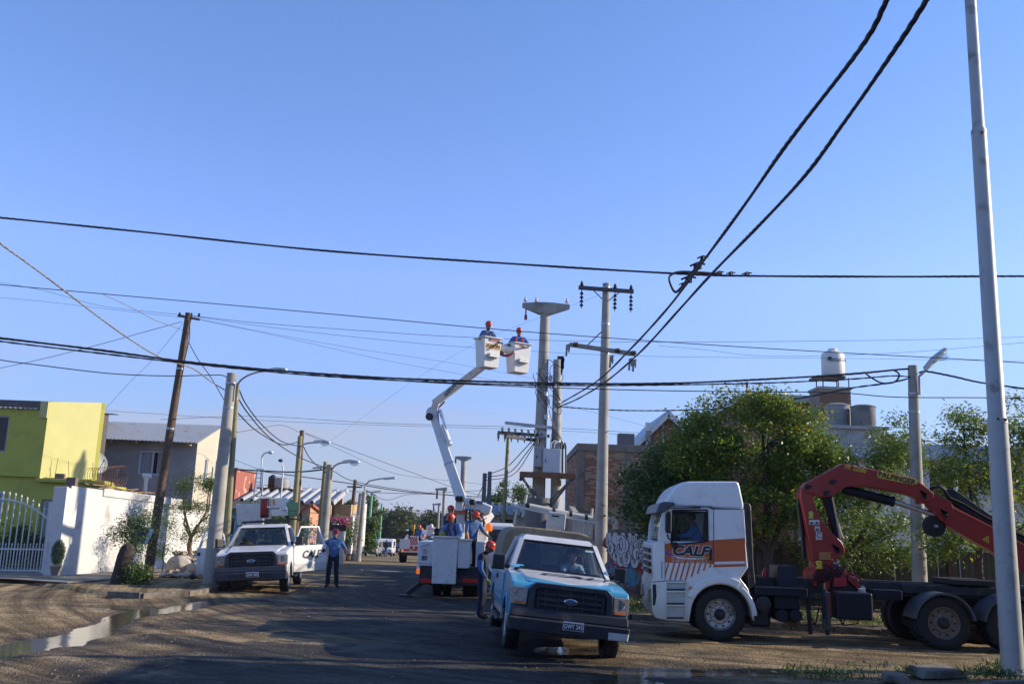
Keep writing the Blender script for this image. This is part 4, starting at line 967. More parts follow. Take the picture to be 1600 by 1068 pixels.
for px_, py_ in ((886, 538), (954, 556), (984, 560), (990, 562)): mb = MB(); a_ = LF(px_, py_, -.25); mb.bar(a_, a_ - Vector((.02, 0, .42)), .07, .05); mb.lathe([(.05, 0), (.03, -.1), (.05, -.15), (.02, -.3)], a_ + Vector((.07, 0, .02)), n=8); mb.build('cutout_fuse', M('grey fuse porcelain', (.2, .2, .19)), t)

# ---------------------------------------------------------------- pole G with street light and steel lamp post H
DG = 25.2
b_ = Vector((at(1438.5, 960, DG).x, DG, .09)); tp = at(1426, 571, DG)
t = round_pole('street_lamp', b_, tp, .205, .125, CONCP, 'concrete street lamp between the trees behind the crane truck', bands=(.81, .885), cat='street lamp'); POLE_G = tp
lamp_arm(t, at(1436, 588, DG - .15) - b_, at(1453, 571, DG - .3) - b_, head=.74, r=.035, straight=True)
b_ = gp(1583, 1047, .06); b_ = Vector((b_.x, b_.y, .0))
SPM = M('grey painted steel post', (.36, .37, .36), .5, .15, var=.07, scale=3, spots=(3.2, (.20, .18, .16), .58, .76))
t = empty('steel_lamp_post', b_, label='stepped grey steel lamp post in the right foreground', cat='street lamp')
zs = [zat(b_, y) for y in (660, 205, -60)]
def offx(z): return 0
mb = MB(); mb.lathe([(.235, -.1), (.235, .03), (.185, .04), (.168, zs[0] - .06), (.168, zs[0])], n=28); mb.build('lower_tube', SPM, t, ang=50)
mb = MB(); mb.lathe([(.172, zs[0] - .02), (.172, zs[0] + .03), (.148, zs[0] + .10), (.132, zs[1] - .03)], n=28); mb.build('middle_tube', SPM, t, ang=50)
mb = MB(); mb.lathe([(.138, zs[1] - .05), (.138, zs[1]), (.108, zs[1] + .07), (.098, zs[2] + .8)], n=28); mb.build('upper_tube', SPM, t, ang=50)
for z, a_ in ((zs[0] + .05, -1.9), (zs[0] + .04, -1.2), (zs[1] - .1, -1.7)): mb = MB(); mb.ball((.17 * math.cos(a_), .17 * math.sin(a_), z), (.035, .012, .03), 8, 5); mb.build('rust_spot', RUST, t)

# ---------------------------------------------------------------- brick building
BRK = [M('red brick', (.33, .13, .08), .9, var=.25, scale=7), M('brown brick', (.22, .13, .085), .9, var=.2, scale=7), M('pale brick', (.40, .28, .18), .9, var=.15, scale=7), M('pinkish brick', (.31, .15, .10), .9, var=.15, scale=7)]
MORT = M('rough mortar', (.30, .25, .19), .95, var=.15, scale=10, bump=.4)
DB = 40.0
c0 = at(900, 850, DB); off = Vector((c0.x, DB, 0)); zt_ = zat((c0.x, DB), 692)
bb = empty('brick_building', off, label='bare brick building with a concrete frame behind the tall poles', cat='building')
Wb = 5.2; Lb = 8
mb = MB(); mb.span((0.03, .03, 0), (Wb, Lb, zt_ - .3)); mb.build('wall', MORT, bb)
mb = MB(); CB = M('brown grey concrete', (.21, .18, .15), .92, var=.2, scale=5, bump=.4, spots=(2, (.13, .11, .09), .5, .7)); mb.span((-.02, -.02, 0), (.30, .30, zt_ - .28)); mb.build('column', CB, bb, bevel=.01)
mb = MB(); mb.span((-.05, -.05, zt_ - .3), (Wb + .05, .35, zt_)); mb.build('ring_beam', CB, bb, bevel=.01)
mb = MB(); mb.span((-.05, .352, zt_ - .3), (.3, Lb, zt_)); mb.build('ring_beam', CB, bb, bevel=.01)
mb = MB(); mb.span((2.0, .01, 0), (2.25, .32, zt_ - .302)); mb.build('column', CB, bb)
mb = MB(); a_ = at(967, 690, DB).x - off.x; b2 = at(992, 690, DB).x - off.x; mb.span((a_, .1, zt_ + .003), (b2, .7, zt_ + .5)); mb.build('chimney_block', GC, bb, bevel=.01)
mb = MB(); mb.box((0, 0, 0), (.235, .04, .068)); bm_ = mb.build('brick', BRK[0], bb, smooth=False); bmes = []
for k in range(4):
    m_ = bm_.data.copy(); m_.materials.clear(); m_.materials.append(BRK[k]); bmes.append(m_)
COL.objects.unlink(bm_)
rows = int((zt_ - .34) / .085); cand = []
for r in range(rows):
    z = .05 + r * .085; x = .32 - (r % 2) * .12
    while x < Wb:
        if x + .235 > .30 and not (1.78 < x < 2.26): cand.append((max(x, .31) + .118, 0, z, 0))
        x += .252
    y = .32 - (r % 2) * .12
    while y < Lb:
        cand.append((0, max(y, .31) + .118, z, 1)); y += .252
front = [c for c in cand if c[3] == 0 and c[2] > 2.0 and c[0] < 3.6]
random.shuffle(front); single = set(map(tuple, front[:300])); stuffs = [MB() for _ in range(4)]
for c in cand:
    k = random.choices(range(4), [3 if .55 < c[2] / zt_ < .75 else .7, 1.6, 3.2, 1.6])[0]
    o_ = random.uniform(-.006, .006)
    if c in single: shared('brick', bmes[k], bb, (c[0], .012 + o_, c[2]), (0, 0, 0))
    else:
        if c[3] == 0: stuffs[k].box((c[0], .012 + o_, c[2]), (.235, .04, .068))
        else: stuffs[k].box((.012 + o_, c[1], c[2]), (.04, .235, .068))
for k in range(4): stuffs[k].build('brickwork', BRK[k], bb, smooth=False)['kind'] = 'stuff'
# low annex in front of it
A0 = at(895, 860, 36.5); off = Vector((A0.x, 36.5, 0)); zz = zat((A0.x, 36.5), 799)
an = empty('low_annex', off, label='low unpainted annex with a mono pitch top in front of the brick building', cat='outbuilding')
mb = MB(); P = wall_mb(mb, (0, 0), (1.7, 0), 0, zz, .2, [(.75, 1.5, .1, zz - .35)], z1b=zz - .15); mb.build('wall', M('dirty cream render', (.36, .33, .28), .9), an)
mb = MB(); mb.hexa([(0, .2, 0), (.2, .2, 0), (.2, 3, 0), (0, 3, 0), (0, .2, zz), (.2, .2, zz), (.2, 3, zz + .3), (0, 3, zz + .3)]); mb.build('side_wall', CONC, an)
mb = MB(); mb.box((1.12, .12, 1.0), (.7, .05, zz - .5)); mb.build('door', M('dull brown door', (.12, .08, .05), .8), an)
# ---------------------------------------------------------------- painted yard wall on the right
GWL = M('grey stained render', (.20, .175, .15), .92, var=.2, scale=1.6, bump=.3, bscale=14, spots=(1.4, (.11, .06, .045), .5, .66))
g0 = at(948, 905, 31); g1 = at(1052, 905, 30.2)
off = Vector((g0.x, 31, 0))
gw = empty('graffiti_wall', off, label='grey street wall covered in white and red graffiti next to the blue pickup', cat='wall')
zt_ = zat(g0, 826); dv = Vector((g1.x - g0.x, -.8, 0)); ln = dv.length; ux = dv / ln; nrm = Vector((ux.y, -ux.x, 0))
mb = MB(); P = wall_mb(mb, (0, 0), (dv.x + 1.0 * ux.x, dv.y + 1.0 * ux.y), 0, zt_, .2); mb.build('wall', GWL, gw, bevel=.01)
random.seed(11)
PW = M('white spray paint', (.66, .64, .64), .75, var=.05); PR = M('red spray paint', (.36, .055, .04), .75, var=.25); PB = M('blue spray paint', (.10, .24, .33), .75, var=.2); PK = M('black spray paint', (.02, .018, .018), .75, var=.1)
def stroke(pts, w, off_, mat, mb):
    pts = [Vector(p) for p in pts]; l = []; r = []
    for i, p in enumerate(pts):
        d = (pts[min(i + 1, len(pts) - 1)] - pts[max(i - 1, 0)]).normalized(); n = Vector((-d.y, d.x)); ww = w * (.5 + .5 * math.sin(PI * (i + .6) / (len(pts) + .2)))
        l.append(p + n * ww); r.append(p - n * ww)
    W3 = lambda q: ux * q.x + nrm * off_ + Vector((0, 0, q.y))
    k = len(pts); vs = [W3(q) for q in l] + [W3(q) for q in r]; mb.add(vs, [(i, i + 1, k + i + 1, k + i) for i in range(k - 1)])
mR, mB_, mK, mW = MB(), MB(), MB(), MB()
hh_ = zt_
for i in range(70):
    x = random.uniform(0, ln); y = hh_ * random.uniform(.34, .72); stroke([(x + random.uniform(-.1, .1) * j, y + .12 * j) for j in range(random.randint(3, 5))], random.uniform(.05, .11), .0035 + .0001 * i, PR, mR)
for i in range(26):
    x = random.uniform(0, ln * .45); y = hh_ * random.uniform(.25, .5); stroke([(x + .12 * math.cos(a), y + .16 * math.sin(a)) for a in [j * .6 + i for j in range(6)]], .05, .009 + .0001 * i, PB, mB_)
for i in range(60):
    x = ln * (i / 60) + random.uniform(-.03, .03); y = hh_ * (.88 + .05 * math.sin(i)); L_ = random.uniform(.35, .85); bend = random.uniform(-.22, .22)
    pts = [(x + bend * math.sin(j * .9) * .6 + .03 * j, y - L_ * j / 6 + .05 * math.sin(j * 2 + i)) for j in range(7)]; w = random.uniform(.06, .105)
    stroke(pts, w + .018, .0130 + .0003 * i, PK, mK); stroke(pts, w, .0132 + .0003 * i, PW, mW)
for i in range(26):
    x = random.uniform(.1, ln - .2); y = hh_ * random.uniform(.55, .8); r_ = random.uniform(.08, .17); a0_ = random.uniform(0, 6)
    pts = [(x + r_ * math.cos(a0_ + j * .55) * .7, y + r_ * 1.5 * math.sin(a0_ + j * .55)) for j in range(8)]; w = random.uniform(.035, .06)
    stroke(pts, w + .02, .0330 + .0004 * i, PK, mK); stroke(pts, w, .0332 + .0004 * i, PW, mW)
mR.build('red_graffiti', PR, gw, smooth=False); mB_.build('blue_graffiti', PB, gw, smooth=False); mK.build('black_graffiti', PK, gw, smooth=False); mW.build('white_graffiti', PW, gw, smooth=False)
# ---------------------------------------------------------------- fence behind the trees
f0 = Vector((g1.x + 1.0, 30.0, 0)); f1 = Vector((15.5, 28.4, 0)); ln = (f1 - f0).length; u = (f1 - f0) / ln
fn = empty('dark_fence', f0, label='dark green barred fence under the trees behind the crane truck', cat='fence')
GRNF = M('dull olive sheet metal', (.10, .10, .055), .7, var=.2, scale=1.2, spots=(1.3, (.05, .045, .03), .5, .7))
n = int(ln / .62)
for i in range(n):
    mb = MB(); mb.box((0, .03, 1.0), (.60, .02, 1.8)); o = mb.build('panel', GRNF, fn) if i == 0 else shared('panel', pm, fn); pm = o.data
    o.location = u * (i + .5) * .62; o.rotation_euler.z = math.atan2(u.y, u.x)
for i in range(n * 4):
    mb = MB()
    if i == 0: mb.box((0, -.06, 1.0), (.018, .018, 1.9)); o = mb.build('bar', BLACKM, fn); bmh = o.data
    elif i < 290: o = shared('bar', bmh, fn)
    o.location = u * (i + .5) * .155
for i in range(int(ln / 2.4) + 1):
    mb = MB(); mb.box((0, 0, 1.1), (.28, .28, 2.2)); o = mb.build('pillar', M('dark brown pillar', (.09, .06, .045), .9), fn, bevel=.01); o.location = u * i * 2.4; o.rotation_euler.z = math.atan2(u.y, u.x)
mb = MB(); mb.bar((0, -.05, 1.95), u * ln + Vector((0, -.05, 1.95)), .05, .05); mb.bar((0, -.05, .3), u * ln + Vector((0, -.05, .3)), .05, .05); mb.build('rail', BLACKM, fn)

# ---------------------------------------------------------------- houses on the right
def gable_house():
    D = 48.0; pk = at(1043, 646, D); l = at(1000, 690, D); r = at(1082, 690, D); off = Vector((pk.x, D, 0))
    t = empty('gable_house', off, label='brick gabled house with white bargeboards above the graffiti wall', cat='house')
    xl = l.x - pk.x - .4; xr = r.x - pk.x + .8; zl = l.z - .35; zr = r.z - .5
    mb = MB(); mb.prism([(xl, 0), (xr, 0), (xr, zr), (0, pk.z - .15), (xl, zl)], 'Y', 0, 8); mb.build('wall', M('far brickwork', (.27, .11, .075), .9, var=.25, scale=5), t)
    for k in range(int((pk.z - 1) / .17)):
        z = 1 + k * .17; f = max(0, min(1, (pk.z - .4 - z) / (pk.z - zl))); w0 = xl * f; w1 = xr * min(1, max(0, (pk.z - .4 - z) / (pk.z - zr)))
        if f <= 0.05 or z < 3.0: continue
        mb = MB(); mb.box(((w0 + w1) / 2, -.006, z), (w1 - w0 - .1, .014, .018)); mb.build('mortar_course', MORT, t)
    mb = MB(); mb.box((-.25, -.03, pk.z / 2 - .2), (.12, .05, pk.z - .6)); mb.build('column', CONC, t)
    WF = M('white roof sheet', (.36, .41, .48), .5, .2, var=.05)
    for sx, xe, ze in ((-1, xl, zl), (1, xr, zr)):
        mb = MB(); a = Vector((0, -.35, pk.z)); e = Vector((xe * 1.12, -.35, ze - .3)); bq = Vector((0, 8.2, 0)); up = Vector((0, 0, .16)); mb.hexa([a, e, e + bq, a + bq, a + up, e + up, e + bq + up, a + bq + up]); mb.build('roof', WF, t)
        mb = MB(); mb.bar(a + Vector((0, -.02, -.08)), e + Vector((0, -.02, .04)), .05, .22); mb.build('bargeboard', WHITE2, t)
    q = at(1013, 672, D - .5) - off; mb = MB(); mb.bar((q.x, -.4, 3), (q.x, -.4, q.z + .0), .22, .22); mb.build('chimney', CONC, t); mb = MB(); mb.cone((q.x, -.4, q.z), (q.x, -.4, q.z + .4), .14, n=12); mb.build('chimney_cap', WHITE2, t)
gable_house()
D = 46.0; a = at(1163, 640, D); b_ = at(1292, 640, D); off = Vector((a.x, D, 0)); zt_ = zat((a.x, D), 626)
t = empty('brick_upper_storey', off, label='long brick upper storey with a pale roof edge behind the largest tree', cat='building')
mb = MB(); mb.span((0, 0, 0), (b_.x - a.x, 7, zt_)); mb.build('wall', M('far brickwork', (.27, .11, .075)), t)
mb = MB(); mb.span((-.2, -.3, zt_ + .003), (b_.x - a.x + .2, 7.2, zt_ + .35)); mb.build('roof', M('pale sky grey sheet', (.48, .52, .56), .5, .2), t, bevel=.02)
for s_ in (.25, .5, .8): mb = MB(); w = (b_.x - a.x) * s_; mb.span((w, -.04, 0), (w + .25, -.002, zt_ - .003)); mb.build('column', CONC, t)
mb = MB(); mb.cone((.15, 0, zt_), (.15, 0, zt_ + .95), .06, n=10); mb.build('flue', RUST, t)
D = 44.0; a = at(1281, 640, D); b_ = at(1330, 640, D); off = Vector((a.x, D, 0)); zt_ = zat((a.x, D), 607)
t = empty('brick_tower', off, label='square brick water tower under the white domed tank', cat='tower'); W = b_.x - a.x
mb = MB(); mb.span((0, 0, 0), (W, W, zt_)); mb.build('shaft', MORT, t)
cnt = 0
for r in range(int(zt_ / .085) - 2, int(zt_ / .085) - 20, -1):
    x = .01 - (r % 2) * .12
    while x < W - .1:
        xa = max(x, 0); xb = min(x + .235, W); k = 1
        if xb - xa > .08: o = shared('brick', bmes[k], t, ((xa + xb) / 2, -.012, r * .085 + .06), (0, 0, 0), ((xb - xa) / .235, 1, 1)); cnt += 1
        x += .25
mb = MB(); mb.span((-.06, -.06, zt_ + .003), (W + .06, W + .06, zt_ + .12)); mb.build('cap', CONC, t)
t = empty('roof_stand', off + Vector((0, 0, zt_ + .12)), label='thin steel frame holding the white tank over the brick tower', cat='stand')
zf = zat((a.x, D), 588) - zt_ - .12
for x_, y_ in ((.22, .1), (.95, .1), (1.45, .1), (.3, 1.3), (1.3, 1.3)): mb = MB(); mb.cone((x_, y_, 0), (x_, y_, zf), .03, n=8); mb.build('leg', BLACKM, t)
mb = MB(); mb.box((.62, .7, zf + .04), (1.35, 1.3, .09)); mb.build('platform', BLACKM, t)
ct = at(1303, 586, D + .6); rt = (at(1320.5, 570, D + .6).x - at(1285.5, 570, D + .6).x) / 2
WT = M('white plastic tank', (.66, .64, .58), .5, var=.04)
tk = tank('water_tank', (ct.x, D + .7, zt_ + .12 + zf + .09), rt, zat((ct.x, D + .6), 552) - (zt_ + .2 + zf), WT, 'white domed plastic tank with a brand name, highest of the water tanks', ribs=0)
th_ = zat((ct.x, D + .6), 552) - (zt_ + .2 + zf)
text('Rotoplas', 'lettering', M('dark blue lettering', (.02, .04, .10), .5), tk, (-.02, -rt - .012, th_ * .67), (PI / 2, 0, 0), .26, bold=.01)
mb = MB(); mb.lathe([(.10, 0), (.10, .012)], (-.32, -rt - .0, th_ * .72), (0, -1, 0), 10); mb.build('emblem', _mats['dark blue lettering'], tk)
CT = M('stained cement tank', (.19, .185, .175), .85, var=.1, scale=2, spots=(2.5, (.12, .12, .12), .48, .66))
zt0 = zat((at(1350, 670, 40).x, 40), 672)
p1 = at(1349.5, 668, 40); r1_ = (at(1368.5, 650, 40).x - at(1331, 650, 40).x) / 2
tank('water_tank', (p1.x, 40, p1.z), r1_, zat((p1.x, 40), 635) - p1.z, CT, 'dark stained cement tank, right one of the low pair', dome=False)
p2 = at(1309, 668, 40.8); tank('water_tank', (p2.x, 40.8, p2.z), r1_ * 1.05, zat((p2.x, 40.8), 633) - p2.z, M('pale cement tank', (.27, .27, .265), .85, var=.1, scale=2), 'pale cement tank partly hidden by leaves, left one of the low pair', dome=False)
t = empty('white_tank_block', (p2.x - .9, 39.4, 0), label='stained concrete block carrying the low pair of tanks', cat='building'); mb = MB(); mb.span((0, 0, 0), (p1.x - p2.x + 1.5, 2.6, p1.z - .14)); mb.build('wall', CONC, t); mb = MB(); mb.span((-.1, -.15, p1.z - .137), (p1.x - p2.x + 1.7, 2.7, p1.z - .003)); mb.build('slab', CONC, t)
# right white house with grey roof
D = 36.0; a = at(1370, 730, D); off = Vector((a.x, D, 0)); ze = zat((a.x + 2.5, D), 716); zr = ze + 1.0
t = empty('white_house', off, label='white house with a grey sheet roof behind the right hand trees', cat='house')
wins = [(2.0, 3.2, ze - 1.5, ze - .35), (5.2, 6.4, ze - 1.5, ze - .35)]
mb = MB(); P = wall_mb(mb, (-3, 0), (9, 0), 0, ze, .25, [(s0 + 3, s1 + 3, z0, z1) for s0, s1, z0, z1 in wins]); mb.build('wall', WHW, t)
for w_ in wins: window(t, P, w_[0] + 3, w_[1] + 3, w_[2], w_[3], M('dark window frame', (.05, .05, .05), .5), None, 1)
corrug('roof_sheet', (-3.2, -.5, ze - .1), (9.2, -.5, ze - .1), (9.2, 4.5, zr), (-3.2, 4.5, zr), M('grey roof sheet', (.25, .26, .28), .55, .3, var=.12), t, pitch=.3, amp=.03)
mb = MB(); mb.box((2.2, 4.2, zr + .12), (.4, .4, .4)); mb.build('chimney', BRK[0], t)
# low white house with ribbed roof behind the bucket truck, yellow green wall before it
D = 52.0; a = at(779, 850, D); b_ = at(840, 850, D); off = Vector((a.x, D, 0)); ze = zat((a.x, D), 803)
t = empty('low_white_house', off, label='low white house with a ribbed roof right of the bucket truck', cat='house'); W = b_.x - a.x + 1.2
w0 = at(776 + 2, 815, D).x; s0 = at(784 - 3, 815, D).x - a.x + .0
mb = MB(); P = wall_mb(mb, (-1.6, 0), (W, 0), 0, ze, .25, [(1.6 + .05, 1.6 + .75, zat(a, 828), zat(a, 810))]); mb.build('wall', M('dusty white wall', (.52, .47, .42), .9), t)
window(t, P, 1.65, 2.35, zat(a, 828), zat(a, 810), M('dark window frame', (.05, .05, .05)), None, 0)
canaleta((-2.0, -.5, ze), (W, -.5, ze), (W, 3.4, zat((a.x, D + 3.4), 789)), (-2.0, 3.4, zat((a.x, D + 3.4), 789)), FC, t, pitch=.42, h=.16)
D = 47.0; a = at(770, 850, D); b_ = at(835, 850, D); t = empty('lime_garden_wall', (a.x, D, 0), label='lime yellow garden wall in front of the low white house', cat='wall'); zw = zat(a, 828)
mb = MB(); mb.span((0, 0, -.1), (b_.x - a.x, .2, zw)); mb.build('wall', M('lime wall paint', (.36, .42, .10), .85), t); mb = MB(); mb.span((0, -.05, zw + .003), (b_.x - a.x, .25, zw + .22)); mb.build('coping', M('pale lime paint', (.45, .55, .28), .85), t)
# panel wall left of the brick building, sheet of pale render
D = 41.0; a = at(826, 850, D); b_ = at(836, 850, D); t = empty('pale_wall_panel', (a.x, D, 0), label='narrow pale wall strip seen behind the station pole', cat='wall'); mb = MB(); mb.span((0, 0, 0), (b_.x - a.x + .25, .25, zat(a, 762))); mb.build('wall', M('dusty white wall', (.52, .47, .42)), t)
# ---------------------------------------------------------------- plants
LF1 = leafmat('green and yellow leaf', [(0, (.07, .13, .018)), (.5, (.13, .215, .028)), (.85, (.25, .32, .04)), (.95, (.30, .31, .04)), (.965, (.65, .45, .03)), (1, (.5, .3, .02))], .45)
LF2 = leafmat('dark green leaf', [(0, (.045, .085, .018)), (.5, (.07, .125, .026)), (1, (.13, .19, .045))])
LF3 = leafmat('bright feathery leaf', [(0, (.05, .10, .02)), (.5, (.09, .15, .03)), (1, (.15, .20, .05))], .45)
LF4 = leafmat('dusty far leaf', [(0, (.045, .07, .02)), (.5, (.075, .10, .03)), (1, (.12, .13, .045))], .35)
LFP = leafmat('oleander bloom and leaf', [(0, (.06, .10, .02)), (.55, (.10, .15, .03)), (.62, (.45, .06, .16)), (1, (.55, .10, .22))], .35)
BARK = M('grey brown bark', (.075, .055, .04), .9, var=.3, scale=10, bump=.5, bscale=22)
def leaf_mesh(name, pts, size, mat, rs, parent, aspect=.55, droop=.3, jit=.35):
    n = len(pts); p = np.asarray(pts, float)
    ax = rs.normal(size=(n, 3)); ax[:, 2] = ax[:, 2] * .6 - droop; ax /= np.linalg.norm(ax, axis=1)[:, None]
    up = rs.normal(size=(n, 3)); up[:, 2] += .6
    sd_ = np.cross(ax, up); sd_ /= np.linalg.norm(sd_, axis=1)[:, None] + 1e-9
    nr = np.cross(sd_, ax)
    s = size * (1 + jit * rs.uniform(-1, 1, n))[:, None]; w = s * aspect * .5
    v = np.stack([p, p + ax * s * .45 + sd_ * w + nr * s * .08, p + ax * s, p + ax * s * .45 - sd_ * w + nr * s * .08], 1).reshape(-1, 3)
    me = bpy.data.meshes.new(name); me.vertices.add(4 * n); me.vertices.foreach_set('co', v.ravel())
    me.loops.add(4 * n); me.loops.foreach_set('vertex_index', np.arange(4 * n)); me.polygons.add(n)
    me.polygons.foreach_set('loop_start', np.arange(n) * 4); me.polygons.foreach_set('loop_total', np.full(n, 4)); me.update()
    me.materials.append(mat); o = bpy.data.objects.new(name, me); COL.objects.link(o); o.parent = parent
    return o
def tree(name, base, label, blobs, trunk_r, trunk_h, mat, nleaf, size, seed, clump=.35, nclump=60, lean=(0, 0), group=None, aspect=.55, twigs=True, cat='tree', fork=1, bark=None):
    """blobs [(x,y,z,rx,ry,rz,weight)] relative to base; each blob is filled with leaf clumps"""
    rs = np.random.RandomState(seed); random.seed(seed)
    t = empty(name, base, label=label, cat=cat, group=group)
    fk = Vector((lean[0], lean[1], trunk_h)); mb = MB()
    for k in range(fork):
        a_ = 2.1 * k; s_ = Vector((.12 * math.cos(a_), .12 * math.sin(a_), 0)) * (k > 0)
        mb.tube([s_ + Vector((0, 0, -.1)), s_ + fk * .35 + Vector((.04, .02, 0)), s_ * 2 + fk * .7 - Vector((.03, 0, 0)), fk + s_ * 3], [trunk_r * 1.25, trunk_r, trunk_r * .85, trunk_r * .75], 9)
    W_ = np.array([b[6] for b in blobs], float); W_ /= W_.sum(); cl = []
    for i in range(nclump):
        b = blobs[rs.choice(len(blobs), p=W_)]; v = rs.normal(size=3); v /= np.linalg.norm(v); r = rs.uniform(.30, 1.0) ** .6 * (rs.uniform(1.1, 1.42) if rs.rand() < .22 else 1)
        cl.append((np.array(b[:3]) + v * r * np.array(b[3:6]), rs.uniform(.45, 1.4)))
    if twigs:
        for b in blobs:
            c = Vector(b[:3]); m_ = (fk + c) / 2 + Vector((random.uniform(-.2, .2), random.uniform(-.2, .2), -.1)) ; mb.tube([fk - Vector((0, 0, .1)), m_, c], [trunk_r * .6, trunk_r * .38, trunk_r * .18], 6)
            near_ = sorted(cl, key=lambda q: (Vector(q[0]) - c).length)[:max(5, nclump // len(blobs) // 2)]
            for q, _ in near_: q = Vector(q); mm = (c + q) / 2 + Vector((0, 0, random.uniform(-.1, .15))); mb.tube([c, mm, q], [trunk_r * .16, trunk_r * .1, .006], 4, caps=False)
    mb.build('trunk', bark or BARK, t, ang=60)
    sz = np.array([c[1] for c in cl]); cnt = rs.multinomial(nleaf, sz ** 2 / (sz ** 2).sum()); pts = []
    for (c, s), k in zip(cl, cnt):
        v = rs.normal(size=(k, 3)) * clump * s * np.array([1, 1, .72]); pts.append(c + v)
    leaf_mesh('crown', np.concatenate(pts), size, mat, rs, t, aspect)
    return t
def blob_px(base, px0, py0, px1, py1, d, ry, w):
    a = at(px0, py0, d); b = at(px1, py1, d); c = (a + b) / 2 - Vector(base); return (c.x, c.y, c.z, abs(b.x - a.x) / 2, ry, abs(a.z - b.z) / 2, w)
D = 26.8
b_ = Vector((at(1203, 940, D).x, D, .09))
tree('broadleaf_tree', b_, 'largest tree, with yellowing leaves, right behind the white truck cab', [blob_px(b_, 1120, 630, 1280, 760, D, 1.3, 3), blob_px(b_, 1050, 650, 1160, 760, D, 1.2, 2.4), blob_px(b_, 1220, 655, 1300, 730, D, 1.0, 1.4), blob_px(b_, 1200, 660, 1320, 790, D, 1.2, 2.4), blob_px(b_, 1120, 740, 1290, 832, D, 1.3, 2.4), blob_px(b_, 1070, 640, 1120, 690, D, .5, .5), blob_px(b_, 1120, 612, 1260, 660, D, .8, 1.8)], .15, 1.6, LF1, 40000, .098, 5, clump=.19, nclump=215, fork=2)
b_ = Vector((at(1040, 940, D + 2.2).x + .3, D + 2.2, .09))
tree('broadleaf_tree', b_, 'dark green tree overhanging the graffiti wall, left of the truck cab', [blob_px(b_, 985, 710, 1110, 800, D + 1.5, 1.3, 2), blob_px(b_, 962, 770, 1070, 838, D + 1, 1.1, 1.6), blob_px(b_, 1020, 680, 1130, 780, D + 1.5, 1.2, 1.8), blob_px(b_, 1060, 770, 1160, 860, D + 2, 1.0, 1.3)], .13, 1.8, LF2, 27000, .105, 8, clump=.24, nclump=110)
b_ = Vector((at(1330, 940, D + .5).x, D + .5, .09))
tree('broadleaf_tree', b_, 'leafy tree behind the raised red crane arm', [blob_px(b_, 1290, 690, 1410, 800, D + .5, 1.2, 2), blob_px(b_, 1360, 660, 1430, 760, D + .5, .9, 1.3), blob_px(b_, 1240, 760, 1350, 880, D, 1.1, 1.6), blob_px(b_, 1330, 790, 1440, 880, D + .5, 1.0, 1.4)], .12, 1.7, leafmat('mid green leaf', [(0, (.075, .13, .022)), (.5, (.13, .21, .035)), (.95, (.23, .30, .05)), (1, (.30, .20, .02))]), 22000, .105, 12, clump=.22, nclump=110, aspect=.4)
b_ = Vector((at(1535, 940, 23.8).x, 23.8, .09))
tree('broadleaf_tree', b_, 'loose green tree with drooping leaves beside the steel lamp post', [blob_px(b_, 1455, 690, 1560, 800, 23.8, 1.0, 2), blob_px(b_, 1470, 640, 1540, 700, 23.8, .7, 1), blob_px(b_, 1565, 620, 1640, 760, 23.8, .9, 1.8), blob_px(b_, 1440, 800, 1530, 870, 23.8, .8, .9), blob_px(b_, 1560, 760, 1660, 870, 23.8, .9, 1)], .10, 2.0, LF1, 15000, .11, 15, clump=.19, nclump=110, aspect=.32)
# left side shrubs and saplings
b_ = gp(293, 893, .12)
tree('young_tree', b_, 'young flat topped tree with a forked trunk behind the rubble sacks', [blob_px(b_, 272, 750, 303, 768, b_.y, .5, 1), blob_px(b_, 262, 783, 322, 800, b_.y, .6, 1.6), blob_px(b_, 310, 742, 345, 765, b_.y - .3, .5, 1.3), blob_px(b_, 283, 815, 330, 850, b_.y, .5, 1), blob_px(b_, 318, 770, 345, 830, b_.y, .5, 1)], .10, 1.3, LF3, 6500, .075, 21, clump=.16, nclump=70, aspect=.4, bark=M('tan young bark', (.19, .12, .07), .85, var=.2))
b_ = gp(204, 905, .1)
tree('sapling', b_, 'feathery sapling growing above the cut stump beside the leaning pole', [blob_px(b_, 172, 812, 205, 850, b_.y, .5, 1.2), blob_px(b_, 200, 795, 240, 830, b_.y, .5, 1), blob_px(b_, 190, 830, 235, 862, b_.y, .5, 1.1)], .045, .8, LF2, 4200, .07, 23, clump=.15, nclump=55, aspect=.4)
b_ = gp(252, 898, .1)
tree('sapling', b_, 'thin bare stemmed sapling just right of the leaning brown pole', [blob_px(b_, 240, 800, 275, 840, b_.y, .4, 1.2), blob_px(b_, 235, 840, 275, 872, b_.y, .4, 1)], .028, 1.0, LF2, 2200, .065, 26, clump=.15, nclump=40, aspect=.4)
b_ = gp(207, 911, .1)
tree('ground_shrub', b_, 'dark leafy shrub at the foot of the cut stump', [(.12, 0, .28, .34, .3, .26, 1)], .02, .2, LF2, 2200, .07, 28, clump=.12, nclump=40, cat='shrub', twigs=False)
b_ = gp(87, 893, .3)
t = empty('potted_shrub', (b_.x, b_.y, .2), label='small clipped conifer in a pot by the white gate pier', cat='shrub', scale=.85)
mb = MB(); mb.lathe([(.14, 0), (.20, .28), (.22, .28), (.22, .33), (.17, .32)], n=16); mb.build('pot', M('clay pot', (.20, .17, .14), .8), t)
rs = np.random.RandomState(4); v = rs.normal(size=(4200, 3)); v /= np.linalg.norm(v, axis=1)[:, None]; v *= rs.uniform(.6, 1, (4200, 1)) * np.array([.23, .23, .47]); v[:, 2] += .78
leaf_mesh('foliage', v, .05, LF2, rs, t, .3, -.5)
b_ = gp(58, 885, .1)
